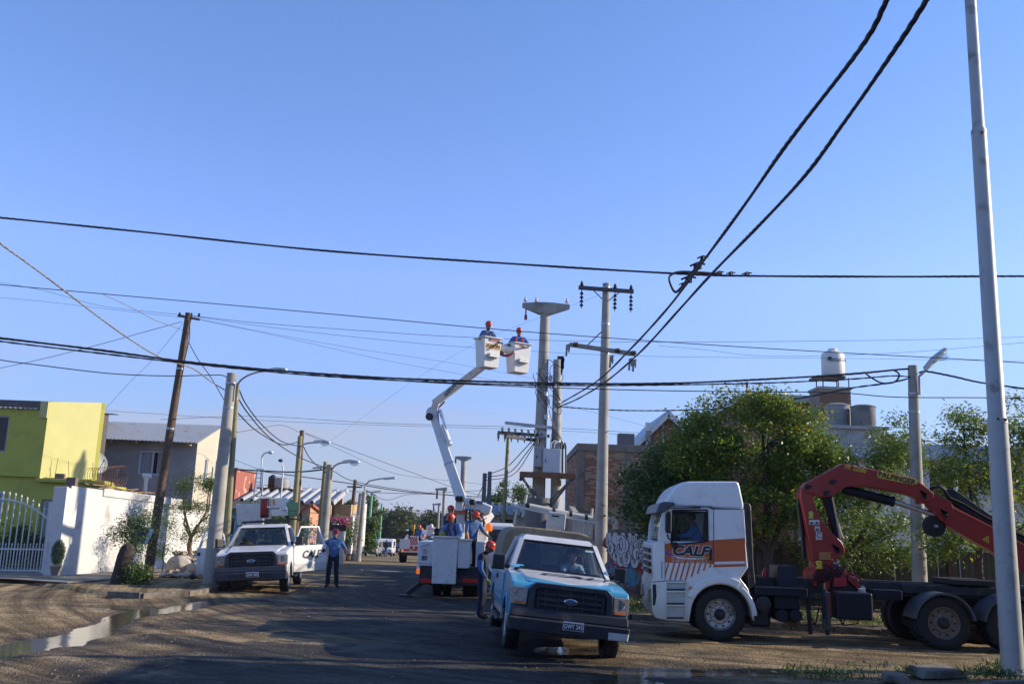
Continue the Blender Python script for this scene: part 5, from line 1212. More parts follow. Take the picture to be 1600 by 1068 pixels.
tree('garden_bush', (b_.x, 33.6, .1), 'dark bush seen through the white driveway gate', [(0, 0, .8, .8, .5, .65, 1), (-1.3, .2, .5, .7, .4, .45, .6)], .03, .4, LF2, 7000, .08, 31, clump=.16, nclump=50, cat='shrub')
# cut stump
b_ = gp(186, 910, .09)
t = empty('tree_stump', b_, label='dark weathered tree stump with a slanted cut at the kerb', cat='stump')
mb = MB(); mb.tube([(0, 0, -.05), (.03, 0, .35), (.08, 0, .75), (.13, .02, 1.0)], [.27, .23, .22, .2], 12)
mb.build('stump', M('dark weathered stump', (.045, .035, .028), .95, var=.3, scale=8, bump=.8, bscale=16), t, ang=60)
mb = MB(); mb.lathe([(.2, 0), (.16, .1), (.03, .17)], (.14, .02, .99), n=9); mb.build('cut_top', _mats['dark weathered stump'], t)
bn = at(222, 835, 30.4)
t = empty('blue_bin', (bn.x, 30.4, .1), label='small blue bin mounted on a post behind the saplings', cat='bin')
mb = MB(); mb.cone((-.3, 0, 0), (-.3, 0, bn.z - .1), .04, n=8); mb.build('post', BLACKM, t)
mb = MB(); mb.box((0, 0, bn.z - .1), (.42, .3, .5), ry=.25, top=(1.2, 1.2)); mb.build('bin', M('blue bin plastic', (.04, .11, .28), .5), t, bevel=.02)
# sacks of rubble
SACK = M('white woven sack', (.46, .42, .36), .85, var=.12, scale=7, bump=.9, bscale=7)
def sack(p, s, label, tilt=0, rot=0):
    t = empty('rubble_sack', p, rot, rx=tilt, label=label, cat='sack'); n, k = 26, 14; vs = []
    for i in range(k + 1):
        z = i / k; r = (1 - (2 * abs(z - .42)) ** 3.2 * .55) * (1 if i < k else .55)
        for j in range(n):
            a = 2 * PI * j / n; q = mnoise.noise(Vector((math.cos(a) * 1.6 + p[0], math.sin(a) * 1.6, z * 3 + s[0] * 9))) * .22 + .05 * math.sin(a * 7 + z * 9)
            vs.append(((r + q * .8) * s[0] * math.cos(a), (r + q * .8) * s[1] * math.sin(a), z * s[2] + .03 * math.sin(3 * a)))
    mb = MB(); mb.add(vs, [(i * n + j, i * n + (j + 1) % n, (i + 1) * n + (j + 1) % n, (i + 1) * n + j) for i in range(k) for j in range(n)] + [tuple(k * n + j for j in range(n))]); mb.build('bag', SACK, t, ang=70)
    random.seed(int(p[0] * 100)); 
    if tilt == 0:
        for i in range(12): mb = MB(); a = random.uniform(0, 6.28); r = random.uniform(0, .7) * s[0]; mb.box((r * math.cos(a), r * math.sin(a), s[2] + .02), (.2, .12, .08), random.random() * 3, rx=random.uniform(-.5, .5), ry=random.uniform(-.5, .5)); mb.build('rubble_lump', M('tan rubble', (.36, .28, .2), .95, var=.2), t)
p = gp(281, 896, .1); sack(p, (.46, .42, .68), 'open sack heaped with rubble, left of the pile')
p = gp(311, 897, .1); sack(p + Vector((0, -.1, .05)), (.5, .4, .42), 'slumped sack of rubble resting against the stout concrete pole')
p = gp(300, 890, .1); sack(p + Vector((.1, .4, 0)), (.45, .4, .62), 'sack of rubble behind the slumped one')
p = gp(268, 900, .1); sack(p, (.42, .22, .13), 'flat empty sack on the ground before the rubble sacks')
for i, (bx, by) in enumerate([(290, 901), (302, 903), (312, 902)]):
    p = gp(bx, by, .1); t = empty('litter_bag', p, random.random() * 3, label=['crumpled grey plastic bag under the open sack', 'crumpled dark plastic bag in the middle of the litter', 'crumpled bag nearest the stout concrete pole'][i], cat='litter')
    mb = MB(); mb.ball((0, 0, .08), (.25, .16, .1), 12, 8)
    mb.v = [tuple(Vector(v) * (1 + .35 * mnoise.noise(Vector(v) * 9 + Vector((i * 5, 0, 0))))) for v in mb.v]; mb.build('plastic', [SACK, M('dark bag', (.03, .035, .06), .4), SACK][i], t, ang=20)
# oleander, street trees and far woods
b_ = Vector((at(522, 850, 54).x, 54, hz(-10, 54)))
tree('oleander', b_, 'pink flowering oleander over the white garden wall', [blob_px(b_, 506, 806, 545, 840, 54, 1.0, 1.5), blob_px(b_, 520, 825, 542, 850, 53.4, .6, 1)], .05, .8, LF3, 6000, .12, 41, clump=.25, nclump=60, cat='shrub', twigs=False)
rs = np.random.RandomState(9); o_ = [c for c in COL.objects if c.name == 'oleander'][0]
a = at(510, 806, 53.2) - b_; c = at(545, 822, 53.2) - b_; v = np.stack([rs.uniform(a.x, c.x, 420), rs.uniform(-1.2, .2, 420), rs.uniform(c.z, a.z, 420)], 1); leaf_mesh('blossom', v, .14, leafmat('pink petal', [(0, (.5, .06, .18)), (1, (.6, .15, .3))]), rs, o_, .8)
def far_tree(px0, py0, px1, d, label, mat=LF4, seed=1, n=7000, name='street_tree', gpn=None, wide=1.0):
    b = Vector((at((px0 + px1) / 2, 840, d).x, d, hz(0, d))); tp = zat(b, py0) - b.z; w = (at(px1, 840, d).x - at(px0, 840, d).x) / 2 * wide
    return tree(name, b, label, [(0, 0, tp * .62, w, w, tp * .36, 2), (-w * .35, 0, tp * .5, w * .7, w * .8, tp * .28, 1), (w * .35, 0, tp * .48, w * .7, w * .8, tp * .26, 1)], w * .09, tp * .3, mat, n, max(.14, d * .0028), seed, clump=w * .2, nclump=60, group=gpn)
far_tree(533, 763, 556, 96, 'tall dark poplar like tree behind the brown pole past the oleander', LF2, 51)
far_tree(560, 775, 590, 120, 'dense dark tree behind the nearest green post', LF2, 52)
far_tree(590, 797, 650, 140, 'wide green tree behind the row of green posts', LF4, 53, 12000)
far_tree(600, 800, 628, 190, 'tall pale tree rising over the green posts', LF4, 54)
far_tree(548, 800, 585, 80, 'bushy tree over the garden wall left of the silver van', LF2, 55, 9000)
far_tree(512, 800, 540, 72, 'bush at the side wall of the peach house', LF2, 56, 4000)
far_tree(628, 806, 668, 170, 'green tree over the far crane truck', LF4, 57, 9000)
far_tree(660, 790, 700, 150, 'yellowish green tree left of the bucket truck boom', LF4, 58, 9000)
far_tree(705, 795, 730, 110, 'green tree behind the bucket truck turret', LF4, 59)
far_tree(760, 762, 800, 85, 'bright green tree above the ribbed roof of the low white house', LF3, 60, 9000)
far_tree(788, 758, 838, 92, 'broad green tree to the right above the low white house', LF3, 61, 9000)
far_tree(468, 755, 490, 84, 'small green tree over the ridge of the peach house roof', LF3, 62, 4000)
far_tree(388, 780, 470, 55.5, 'light green tree before the ribbed roof, behind the white pickup', LF3, 63, 6000)
far_tree(-60, 780, -20, 60, 'dense tree left of the yellow house', LF2, 64, 5000)
far_tree(372, 815, 400, 50, 'green bush by the blue house', LF3, 66, 3000)
rs = np.random.RandomState(77)
# far-off woods and roofs on the plain
pts = []
for i in range(2600):
    d = rs.uniform(200, 900); x = rs.uniform(-.75, .75) * d; s = rs.uniform(2.5, 6)
    pts.append((x, d, hz(x, d) + s * .4, s))
P_ = []
for x, y, z, s in pts:
    v = np.clip(rs.normal(size=(26, 3)), -1.4, 1.4) * np.array([s * .6, s * .6, s * .42]); P_.append(np.array([x, y, z + s * .3]) + v)
wd = leaf_mesh('far_woods', np.concatenate(P_), 1.5, LF4, rs, None, .8); tag(wd, 'far-off green woods filling the plain below the hills', 'woods', kind='stuff')
# hills
def hills(name, d, h, seed, col, x0=-1, x1=1):
    n = 160; vs = []
    for i in range(n + 1):
        x = (x0 + (x1 - x0) * i / n) * d; k = h * (.55 + .9 * (fbm(np.array([x / d * 5 + seed]), np.array([seed * 1.3]), 5)[0] - .3))
        for j, (dy, f) in enumerate(((0, 0), (.05, .45), (.09, .8), (.13, 1.0), (.22, .8), (.4, 0))):
            vs.append((x, d * (1 + dy), -5 + k * f * (1 + .25 * mnoise.noise(Vector((x / d * 30, j * 1.7, seed))))))
    mb = MB(); mb.add(vs, [(i * 6 + j, (i + 1) * 6 + j, (i + 1) * 6 + j + 1, i * 6 + j + 1) for i in range(n) for j in range(5)])
    o = mb.build(name, M(name + ' scrub', col, .95, var=.25, scale=.02), ang=80); o['kind'] = 'structure'
hills('hills', 2600, 50, 3.2, (.20, .17, .13)); hills('hills', 4200, 90, 8.1, (.22, .19, .16))
# weeds at the kerbs
def weeds(label, spots, seed, size=.10, mat=LF2):
    rs = np.random.RandomState(seed); P_ = []
    for x, y, z, r, n in spots: P_.append(np.array([x, y, z]) + rs.normal(size=(n, 3)) * np.array([r, r * .6, .03]) * 1.0)
    o = leaf_mesh('weeds', np.concatenate(P_), size, mat, rs, None, .18, -1.3); tag(o, label, 'weeds', kind='stuff')
w1 = gp(1285, 1058); w2 = gp(1420, 1056); w3 = gp(1560, 1060)
weeds('dry weeds round the foot of the steel lamp post', [(gp(1285, 1056).x, gp(1285, 1056).y, .02, .5, 240), (gp(1420, 1054).x, gp(1420, 1054).y, .04, .4, 110), (gp(1560, 1062).x, gp(1560, 1062).y, .07, .3, 260), (gp(1600, 1050).x, gp(1600, 1050).y, .07, .3, 500)], 3, .12)
weeds('weeds growing along the right hand verge', [(3.2 + .5 * i, 25.2 + (i % 3) * 1.1 - i * .1, .1, .5, 240) for i in range(14)] + [(3.4, 29, .1, .9, 500), (4.5, 28, .1, .8, 400)], 5, .12)
for i, (a_, b2, s_) in enumerate([(1462, 1052, (.9, .5, .14)), (1400, 1062, (.6, .4, .12))]):
    p = gp(a_, b2, .05); t = empty('concrete_lump', p, .3 + i, label=['broken concrete slab by the near kerb, left of the steel lamp post', 'smaller broken concrete lump among the near weeds'][i], cat='concrete'); mb = MB(); mb.box((0, 0, .04), s_, rx=.08, top=(.8, .8)); mb.build('lump', KERBM, t, bevel=.03)
# ---------------------------------------------------------------- people
def person(loc, rz, label, pose=None, scale=1.0, shirt=BLUES, pants=NAVY, helmet=HELM, vest=None, gloves=None, head_turn=0.0, head_nod=0.0, sleeves=1.0, braces=None, skin=SKIN, legs=True, hair=HAIR):
    """one continuous skinned figure; pose overrides joints (metres, facing -Y, +X is the figure's left)"""
    J = dict(pelvis=(0, 0, .95), belly=(0, -.01, 1.10), chest=(0, -.01, 1.30), neck=(0, .01, 1.47), nape=(0, -.005, 1.55), 
             hipL=(.09, 0, .90), kneeL=(.11, -.02, .50), ankL=(.12, .03, .10), toeL=(.14, -.15, .04), hipR=(-.09, 0, .90), kneeR=(-.11, -.02, .50), ankR=(-.12, .03, .10), toeR=(-.14, -.15, .04),
             shoL=(.18, .01, 1.41), elbL=(.25, .03, 1.13), wriL=(.25, -.07, .88), shoR=(-.18, .01, 1.41), elbR=(-.25, .03, 1.13), wriR=(-.25, -.07, .88), head=(0, -.02, 1.64))
    if pose: J.update(pose)
    J = {k: Vector(v) for k, v in J.items()}
    rad = dict(pelvis=(.165, .13), belly=(.165, .13), chest=(.185, .135), neck=(.08, .07), nape=(.06, .062), hipL=(.105, .105), kneeL=(.08, .08), ankL=(.068, .072), toeL=(.045, .035), hipR=(.105, .105), kneeR=(.08, .08), ankR=(.068, .072), toeR=(.045, .035),
               shoL=(.088, .085), elbL=(.062, .062), wriL=(.036, .030), shoR=(.088, .085), elbR=(.062, .062), wriR=(.034, .028))
    E = [('pelvis', 'belly'), ('belly', 'chest'), ('chest', 'neck'), ('neck', 'nape'), ('chest', 'shoL'), ('shoL', 'elbL'), ('elbL', 'wriL'), ('chest', 'shoR'), ('shoR', 'elbR'), ('elbR', 'wriR')]
    if legs: E += [('pelvis', 'hipL'), ('hipL', 'kneeL'), ('kneeL', 'ankL'), ('ankL', 'toeL'), ('pelvis', 'hipR'), ('hipR', 'kneeR'), ('kneeR', 'ankR'), ('ankR', 'toeR')]
    bm = bmesh.new(); sk = bm.verts.layers.skin.verify(); V = {}
    def vert(k, p, r, root=False):
        v = bm.verts.new(p); v[sk].radius = r; v[sk].use_root = root; V[k] = v; return v
    for k in {a for e in E for a in e}: vert(k, J[k], rad[k], k == 'pelvis')
    for a, b in E: bm.edges.new((V[a], V[b]))
    segs = []
    SEGM = {'pelvis': 1, 'belly': 0, 'hip': 1, 'knee': 1, 'ank': 1, 'toe': 3}
    for a, b in E:
        m = 0
        if a == 'pelvis' and b == 'belly': m = 0
        if b[:3] in ('hip', 'kne', 'ank'): m = 1
        if b[:3] == 'toe': m = 3
        if a == 'neck': m = 2
        if a[:3] == 'elb':
            if sleeves >= 1: m = 0
            else: m = 2
        if vest and a in ('belly', 'chest') and b[:3] != 'elb' or (vest and b == 'belly'): m = 5
        segs.append((J[a], J[b], m))
    segs.append((J['pelvis'], J['pelvis'] - Vector((0, 0, .05)), 1))
    for s in 'LR':   # hands: a palm and five fingers
        w, e = J['wri' + s], J['elb' + s]; d = (w - e).normalized(); side = Vector((-1 if s == 'L' else 1, 0, 0)); side = (side - d * side.dot(d)); side = side.normalized() if side.length > .1 else Vector((0, 0, 1))
        fwd = d.cross(side) * (1 if s == 'R' else -1)
        palm = w + d * .075; vp = vert('palm' + s, palm, (.036, .02)); bm.edges.new((V['wri' + s], vp)); segs.append((w, palm, 4 if gloves else 2))
        for i in range(4):
            o = fwd * (.030 - .020 * i); ln_ = (.075, .085, .078, .06)[i]
            a0 = vert(f'f{s}{i}0', palm + o * .8 - d * .01, (.0105, .0105), True); a1 = vert(f'f{s}{i}1', palm + o + d * ln_ * .6 + side * .012, (.0098, .0098)); a2 = vert(f'f{s}{i}2', palm + o + d * ln_ + side * .035, (.0085, .0085))
            bm.edges.new((a0, a1)); bm.edges.new((a1, a2)); segs.append((a0.co.copy(), a2.co.copy(), 4 if gloves else 2))
        a0 = vert(f't{s}0', w + d * .035 + fwd * .015, (.012, .012), True); a1 = vert(f't{s}1', w + d * .07 + fwd * .055 + side * .01, (.011, .011)); a2 = vert(f't{s}2', w + d * .10 + fwd * .062 + side * .025, (.0095, .0095))
        bm.edges.new((a0, a1)); bm.edges.new((a1, a2)); segs.append((a0.co.copy(), a2.co.copy(), 4 if gloves else 2))
    me = bpy.data.meshes.new('tmp'); bm.to_mesh(me); bm.free()
    o = bpy.data.objects.new('tmp', me); COL.objects.link(o)
    md = o.modifiers.new('s', 'SKIN'); md.use_smooth_shade = True; md2 = o.modifiers.new('b', 'SUBSURF'); md2.levels = md2.render_levels = 2
    dg = bpy.context.evaluated_depsgraph_get(); m2 = bpy.data.meshes.new_from_object(o.evaluated_get(dg)); COL.objects.unlink(o); bpy.data.objects.remove(o)
    # head joined into the same mesh
    bm = bmesh.new(); bm.from_mesh(m2)
    nb = len(bm.verts); rot = Matrix.Rotation(head_turn, 3, 'Z') @ Matrix.Rotation(head_nod, 3, 'X'); hc = J['head']
    n, k = 22, 18; hv = []
    for i in range(k + 1):
        t = PI * i / k; z = math.cos(t) * .122
        for j in range(n):
            a = 2 * PI * j / n - PI / 2; x = math.sin(t) * math.cos(a); y = math.sin(t) * math.sin(a); f = max(0, -y)
            rx, ry = .078, .098
            if z < -.03: rx *= 1 - (-.03 - z) * 2.6; ry *= 1 - (-.03 - z) * 1.2
            p = Vector((x * rx, y * ry, z))
            if f > .8 * math.sin(t) and abs(p.x) < .018: p.y -= .026 * max(0, 1 - abs(z + .018) / .035)      # nose
            if f > .5 and abs(abs(p.x) - .03) < .016 and abs(z - .018) < .016: p.y += .010                    # eye sockets
            if f > .6 and abs(p.x) < .03 and abs(z + .058) < .008: p.y -= .006                                  # lips
            if f > .4 and z < -.085: p.y -= .008
            hv.append(bm.verts.new(hc + rot @ p))
    for i in range(k):
        for j in range(n):
            try: bm.faces.new((hv[i * n + j], hv[(i + 1) * n + j], hv[(i + 1) * n + (j + 1) % n], hv[i * n + (j + 1) % n])).smooth = True
            except ValueError: pass
    for sx in (-1, 1):   # ears
        c = hc + rot @ Vector((sx * .08, .008, .0)); ev = []
        for i in range(5):
            for j in range(8):
                t = PI * i / 4; a = 2 * PI * j / 8; ev.append(bm.verts.new(c + rot @ Vector((sx * .010 * math.sin(t) * math.cos(a), .018 * math.sin(t) * math.sin(a), .032 * math.cos(t)))))
        for i in range(4):
            for j in range(8):
                try: bm.faces.new((ev[i * 8 + j], ev[(i + 1) * 8 + j], ev[(i + 1) * 8 + (j + 1) % 8], ev[i * 8 + (j + 1) % 8])).smooth = True
                except ValueError: pass
    bm.verts.ensure_lookup_table(); bm.faces.ensure_lookup_table()
    for f in bm.faces:
        f.smooth = True
        if f.verts[0].index >= nb or f.verts[0].index == -1: f.material_index = 2; continue
        c = f.calc_center_median(); best = 9; mi = 0
        for a, b, m in segs:
            ab = b - a; tt = max(0, min(1, (c - a).dot(ab) / max(1e-9, ab.length_squared))); dd = (c - (a + ab * tt)).length - (.1 if m in (0, 1, 5) and a.z > .85 and abs(a.x) < .1 else 0.03)
            if dd < best: best = dd; mi = m
        if mi == 0 and sleeves == .5 and False: mi = 2
        f.material_index = mi
    for v in hv: pass
    hvset = set(hv)
    for f in bm.faces:
        if f.verts[0] in hvset: f.material_index = 2
    m2.materials.clear()
    for mm in (shirt, pants, skin, BOOT, gloves or skin, vest or shirt): m2.materials.append(mm)
    bm.to_mesh(m2); bm.free()
    root = empty('person', loc, rz, label=label, cat='person', scale=scale)
    m2.name = 'body'; b = bpy.data.objects.new('body', m2); COL.objects.link(b); b.parent = root
    # eyes
    mb = MB()
    for sx in (-1, 1): mb.ball(hc + rot @ Vector((sx * .031, -.076, .018)), .0125, 8, 6)
    mb.build('eyes', M('dark eye', (.02, .015, .012), .2), root)
    if hair:
        mb = MB(); pr = []
        for i in range(9):
            t = PI * .62 * i / 8
            for j in range(18):
                a = 2 * PI * j / 18 - PI / 2; f = -math.sin(a); cut = 1.0 if f < .2 else .55
                tt = min(t, PI * .62 * cut); pr.append(hc + rot @ Vector((.084 * math.sin(tt) * math.cos(a), .005 + .104 * math.sin(tt) * math.sin(a), .004 + .130 * math.cos(tt))))
        mb.add(pr, [(i * 18 + j, (i + 1) * 18 + j, (i + 1) * 18 + (j + 1) % 18, i * 18 + (j + 1) % 18) for i in range(8) for j in range(18)]); mb.build('hair', hair, root, ang=80)
    if helmet:
        mb = MB(); c = hc + rot @ Vector((0, .005, .045)); axu = rot @ Vector((0, 0, 1))
        n = 24; vs = []
        prof = [(1.22, -.012), (1.20, .0), (1.02, .008), (1.0, .035), (.90, .075), (.66, .108), (.34, .124), (.02, .13)]
        for r, z in prof:
            for j in range(n):
                a = 2 * PI * j / n; fx = -math.sin(a); ex = 1.0 + (.22 * max(0, fx) ** 2 if r > 1.1 else 0); rr = r if r < 1.1 else (1.08 + (r - 1.08) * (1 + 1.2 * max(0, fx)))
                ridge = .006 if abs(math.cos(a)) < .2 and r < 1.0 else 0
                vs.append(c + rot @ Vector((.105 * rr * math.cos(a), .125 * rr * math.sin(a), z + ridge)))
        mb.add(vs, [(i * n + j, i * n + (j + 1) % n, (i + 1) * n + (j + 1) % n, (i + 1) * n + j) for i in range(len(prof) - 1) for j in range(n)])
        h = mb.build('helmet', helmet, root, ang=50)
        mb = MB(); cc = [c + rot @ Vector((x, -.118 + abs(x) * .35 + (z - .03) * .42, z)) for x, z in ((-.045, .03), (.045, .03), (.035, .062), (-.035, .062))]; mb.slab(*cc, -.004); mb.build('badge', WTXT, h)
    if braces:
        for sx in (-1, 1):
            pts = [J['pelvis'] + Vector((sx * .08, -.145, .08)), J['belly'] + Vector((sx * .09, -.145, .06)), J['chest'] + Vector((sx * .10, -.145, .03)), (J['chest'] + J['neck']) / 2 + Vector((sx * .10, -.085, .07)), J['neck'] + Vector((sx * .10, .04, .0)), J['chest'] + Vector((sx * .08, .145, 0)), J['pelvis'] + Vector((sx * .05, .145, .1))]
            mb = MB()
            for a, b_ in zip(pts, pts[1:]): mb.bar(a, b_, .045, .016, up=(0, -1, .3))
            mb.build('brace', braces, root)
    return root
# ---------------------------------------------------------------- vehicle parts
def wheel(parent, c, r, w, out, rim=ALU, truck=False, rr=.56, name='wheel'):
    """wheel about the local axis `out` (points outwards)"""
    out = Vector(out); c = Vector(c)
    wr = bpy.data.objects.new(name, None); COL.objects.link(wr); wr.parent = parent; wr.location = c; wr.empty_display_size = .1
    h = w / 2; mb = MB(); ri = r * rr
    mb.lathe([(ri, -h * .9), (r * .86, -h), (r * .96, -h * .86), (r, -h * .6), (r, h * .6), (r * .96, h * .86), (r * .86, h), (ri * 1.1, h * .97), (ri, h * .85)], (0, 0, 0), out, 40, caps=False)
    u = Vector((0, 0, 1)); v_ = out.cross(u)
    for i in range(30):
        a = 2 * PI * i / 30; d = u * math.cos(a) + v_ * math.sin(a); tg = d.cross(out); 
        for s_ in (-1, 1): mb.bar(d * r * 1.0 + out * s_ * h * .2, d * r * .985 + out * s_ * h * .88 + tg * .02, .035 * r / .4, .022, up=d)
    mb.build('tyre', BLACK, wr, ang=40)
    mb = MB()
    if truck: mb.lathe([(ri, h * .86), (ri * .96, h * .95), (ri * .9, h * .7), (ri * .86, h * .35), (ri * .62, h * .30), (ri * .56, h * .5), (ri * .40, h * .5), (ri * .40, h * .52), (.01, h * .52)], (0, 0, 0), out, 36, caps=False)
    else: mb.lathe([(ri, h * .86), (ri * .95, h * .92), (ri * .86, h * .55), (ri * .60, h * .45), (ri * .42, h * .72), (ri * .30, h * .86), (.01, h * .88)], (0, 0, 0), out, 32, caps=False)
    rm = mb.build('rim', rim, wr, ang=40)
    mb = MB(); nh = 10 if truck else 8
    for i in range(nh):
        a = 2 * PI * (i + .5) / nh; d = u * math.cos(a) + v_ * math.sin(a); mb.lathe([(ri * .075, 0), (ri * .07, .012), (.001, .014)], d * ri * .74 + out * (h * (.34 if truck else .52)), out, 10)
    if truck: mb.lathe([(ri * .36, 0), (ri * .34, .05), (ri * .22, .09), (.01, .10)], out * h * .52, out, 20)
    mb.build('rim_holes', BLACKM, wr)['kind'] = 'stuff'
    mb = MB(); nn = 10 if truck else 6
    for i in range(nn): a = 2 * PI * i / nn; d = u * math.cos(a) + v_ * math.sin(a); mb.cone(d * ri * .47 + out * h * .45, d * ri * .47 + out * (h * .45 + .035), ri * .045, n=6)
    mb.build('nuts', CHROME, wr)['kind'] = 'stuff'
    return wr
def paint2(name, base, other, test, grime=.55):
    """two-tone livery laid out in the vehicle's own coordinates"""
    m, nt, N, L, B = _nodes(name)
    tc = N.new('ShaderNodeTexCoord'); s = N.new('ShaderNodeSeparateXYZ'); L.new(tc.outputs['Object'], s.inputs[0])
    def mth(op, a, b_):
        x = N.new('ShaderNodeMath'); x.operation = op
        for q, i in ((a, 0), (b_, 1)):
            if isinstance(q, (int, float)): x.inputs[i].default_value = q
            else: L.new(q, x.inputs[i])
        return x.outputs[0]
    f = test(s.outputs, mth)
    mx = N.new('ShaderNodeMix'); mx.data_type = 'RGBA'; L.new(f, mx.inputs[0]); mx.inputs[6].default_value = (*base, 1); mx.inputs[7].default_value = (*other, 1)
    nz_ = N.new('ShaderNodeTexNoise'); nz_.inputs['Scale'].default_value = 2.5; nz_.inputs['Detail'].default_value = 8; L.new(tc.outputs['Object'], nz_.inputs['Vector'])
    mr = N.new('ShaderNodeMapRange'); mr.inputs[1].default_value = .55; mr.inputs[2].default_value = .8; mr.inputs[4].default_value = .55; L.new(nz_.outputs[0], mr.inputs[0])
    dz = N.new('ShaderNodeMapRange'); dz.inputs[1].default_value = .85; dz.inputs[2].default_value = .40; dz.inputs[4].default_value = grime; L.new(s.outputs[2], dz.inputs[0])
    mxx = N.new('ShaderNodeMath'); mxx.operation = 'MAXIMUM'; L.new(mr.outputs[0], mxx.inputs[0]); L.new(dz.outputs[0], mxx.inputs[1])
    m2 = N.new('ShaderNodeMix'); m2.data_type = 'RGBA'; L.new(mxx.outputs[0], m2.inputs[0]); L.new(mx.outputs[2], m2.inputs[6]); m2.inputs[7].default_value = (.20, .17, .13, 1)
    L.new(m2.outputs[2], B.inputs['Base Color']); B.inputs['Roughness'].default_value = .3; B.inputs['Coat Weight'].default_value = .35; B.inputs['Coat Roughness'].default_value = .1
    return m
SEAT = M('dark seat cloth', (.02, .022, .028), .85, var=.2)
LENSM = M('headlamp reflector', (.27, .27, .26), .22, .4, var=.25, scale=22)
def pickup(loc, rz, ry, label, paint, bumper, plate, open_doors=False, wiper=True):
    t = empty('pickup', loc, rz, ry=ry, label=label, cat='pickup truck')
    # lower body with wheel arches (profile in y,z; the nose points to -y)
    prof = [(-2.48, .66), (-2.50, 1.10), (-2.44, 1.17), (-1.9, 1.235), (-1.05, 1.29), (-.92, 1.27), (.76, 1.27), (.76, .46), (-1.22, .46)] + arc(-1.75, .40, .50, R(8), R(172), 12) + [(-2.30, .52), (-2.44, .56)]
    mb = MB(); mb.prism(prof, 'X', -1.0, 1.0); mb.build('body', paint, t, bevel=.045, seg=3)
    mb = MB(); mb.hexa([(-.80, -2.46, 1.1), (.80, -2.46, 1.1), (.86, -.98, 1.2), (-.86, -.98, 1.2), (-.70, -2.40, 1.215), (.70, -2.40, 1.215), (.80, -1.0, 1.335), (-.80, -1.0, 1.335)]); mb.build('bonnet', paint, t, bevel=.035, seg=3)
    for sx in (-1, 1):   # flares
        mb = MB(); pts = arc(-1.75, .40, .52, R(4), R(176), 14); inner = arc(-1.75, .40, .46, R(176), R(4), 14); mb.prism(pts + inner, 'X', sx * .99, sx * 1.035); mb.build('wheel_arch', paint, t, bevel=.012)
    mb = MB(); mb.prism([(-2.35, .42), (-2.35, .62), (2.6, .62), (2.6, .42)], 'X', -.55, .55); mb.prism([(-1.3, .30), (-1.3, .45), (.7, .45), (.7, .30)], 'X', -.85, .85); mb.build('chassis', BLACKM, t)
    mb = MB(); mb.prism(arc(-1.75, .40, .495, 0, PI, 12), 'X', -.62, .62); mb.build('wheel_well', BLACKM, t)
    for sx in (-1, 1): mb = MB(); mb.box((sx * 1.0, -.2, .40), (.18, 1.7, .05)); mb.build('side_step', BLACKM, t, bevel=.01)
    # bed
    bp_ = [(.80, .60), (.80, 1.27), (2.72, 1.27), (2.72, .60), (2.30, .60)] + arc(1.78, .40, .50, R(24), R(156), 10)[0:] + [(1.25, .60)]
    mb = MB()
    for sx in (-1, 1): mb.prism(bp_, 'X', sx * .90, sx * 1.0)
    mb.box((0, 2.68, .93), (1.8, .08, .66)); mb.box((0, .84, .93), (1.8, .08, .66)); mb.box((0, 1.76, .66), (1.8, 1.84, .06)); mb.build('load_bed', paint, t, bevel=.015)
    # cab shell
    A0, A1 = Vector((.90, -.95, 1.27)), Vector((.70, -.28, 1.86)); B0, B1 = Vector((.92, .72, 1.27)), Vector((.72, .62, 1.86))
    mb = MB()
    for sx in (-1, 1):
        m_ = lambda v: Vector((v.x * sx, v.y, v.z))
        mb.bar(m_(A0), m_(A1), .085, .06); mb.bar(m_(B0), m_(B1), .10, .14, up=(0, 1, 0)); mb.bar(m_(A1), m_(B1), .07, .07)
        mb.bar(m_(Vector((.92, .1, 1.27))), m_(Vector((.92, .1, 1.275))), .02, .02)
    mb.bar((-.92, -.97, 1.275), (.92, -.97, 1.275), .07, .05)
    mb.hexa([(-.74, -.32, 1.85), (.74, -.32, 1.85), (.76, .68, 1.85), (-.76, .68, 1.85), (-.62, -.14, 1.955), (.62, -.14, 1.955), (.64, .6, 1.955), (-.64, .6, 1.955)])
    mb.hexa([(-.92, .66, 1.2), (.92, .66, 1.2), (.92, .74, 1.2), (-.92, .74, 1.2), (-.88, .64, 1.42), (.88, .64, 1.42), (.88, .72, 1.42), (-.88, .72, 1.42)])
    mb.build('cab', paint, t, bevel=.028, seg=3)
    mb = MB(); mb.quad((-.86, -.935, 1.30), (.86, -.935, 1.30), (.67, -.30, 1.85), (-.67, -.30, 1.85)); mb.build('windscreen', WGLASS, t)
    # black screen border
    mb = MB(); mb.bar((-.86, -.95, 1.305), (.86, -.95, 1.305), .05, .035); mb.bar((-.68, -.31, 1.845), (.68, -.31, 1.845), .05, .03)
    for sx in (-1, 1): mb.bar((sx * .865, -.945, 1.30), (sx * .675, -.31, 1.85), .03, .03)
    mb.build('windscreen_seal', BLACK, t)
    mb = MB(); mb.quad((-.80, .69, 1.42), (.80, .69, 1.42), (.68, .63, 1.83), (-.68, .63, 1.83)); mb.build('rear_window', WGLASS, t)
    mb = MB(); mb.bar((0, .68, 1.40), (0, .63, 1.84), .03, .03); mb.build('rear_window_bar', BLACKM, t)
    # cabin floor is the body; dash, seats, wheel
    mb = MB(); mb.hexa([(-.84, -.93, 1.24), (.84, -.93, 1.24), (.84, -.55, 1.24), (-.84, -.55, 1.24), (-.82, -.9, 1.32), (.82, -.9, 1.32), (.82, -.55, 1.36), (-.82, -.55, 1.36)]); mb.build('dashboard', DARKPL, t, bevel=.03)
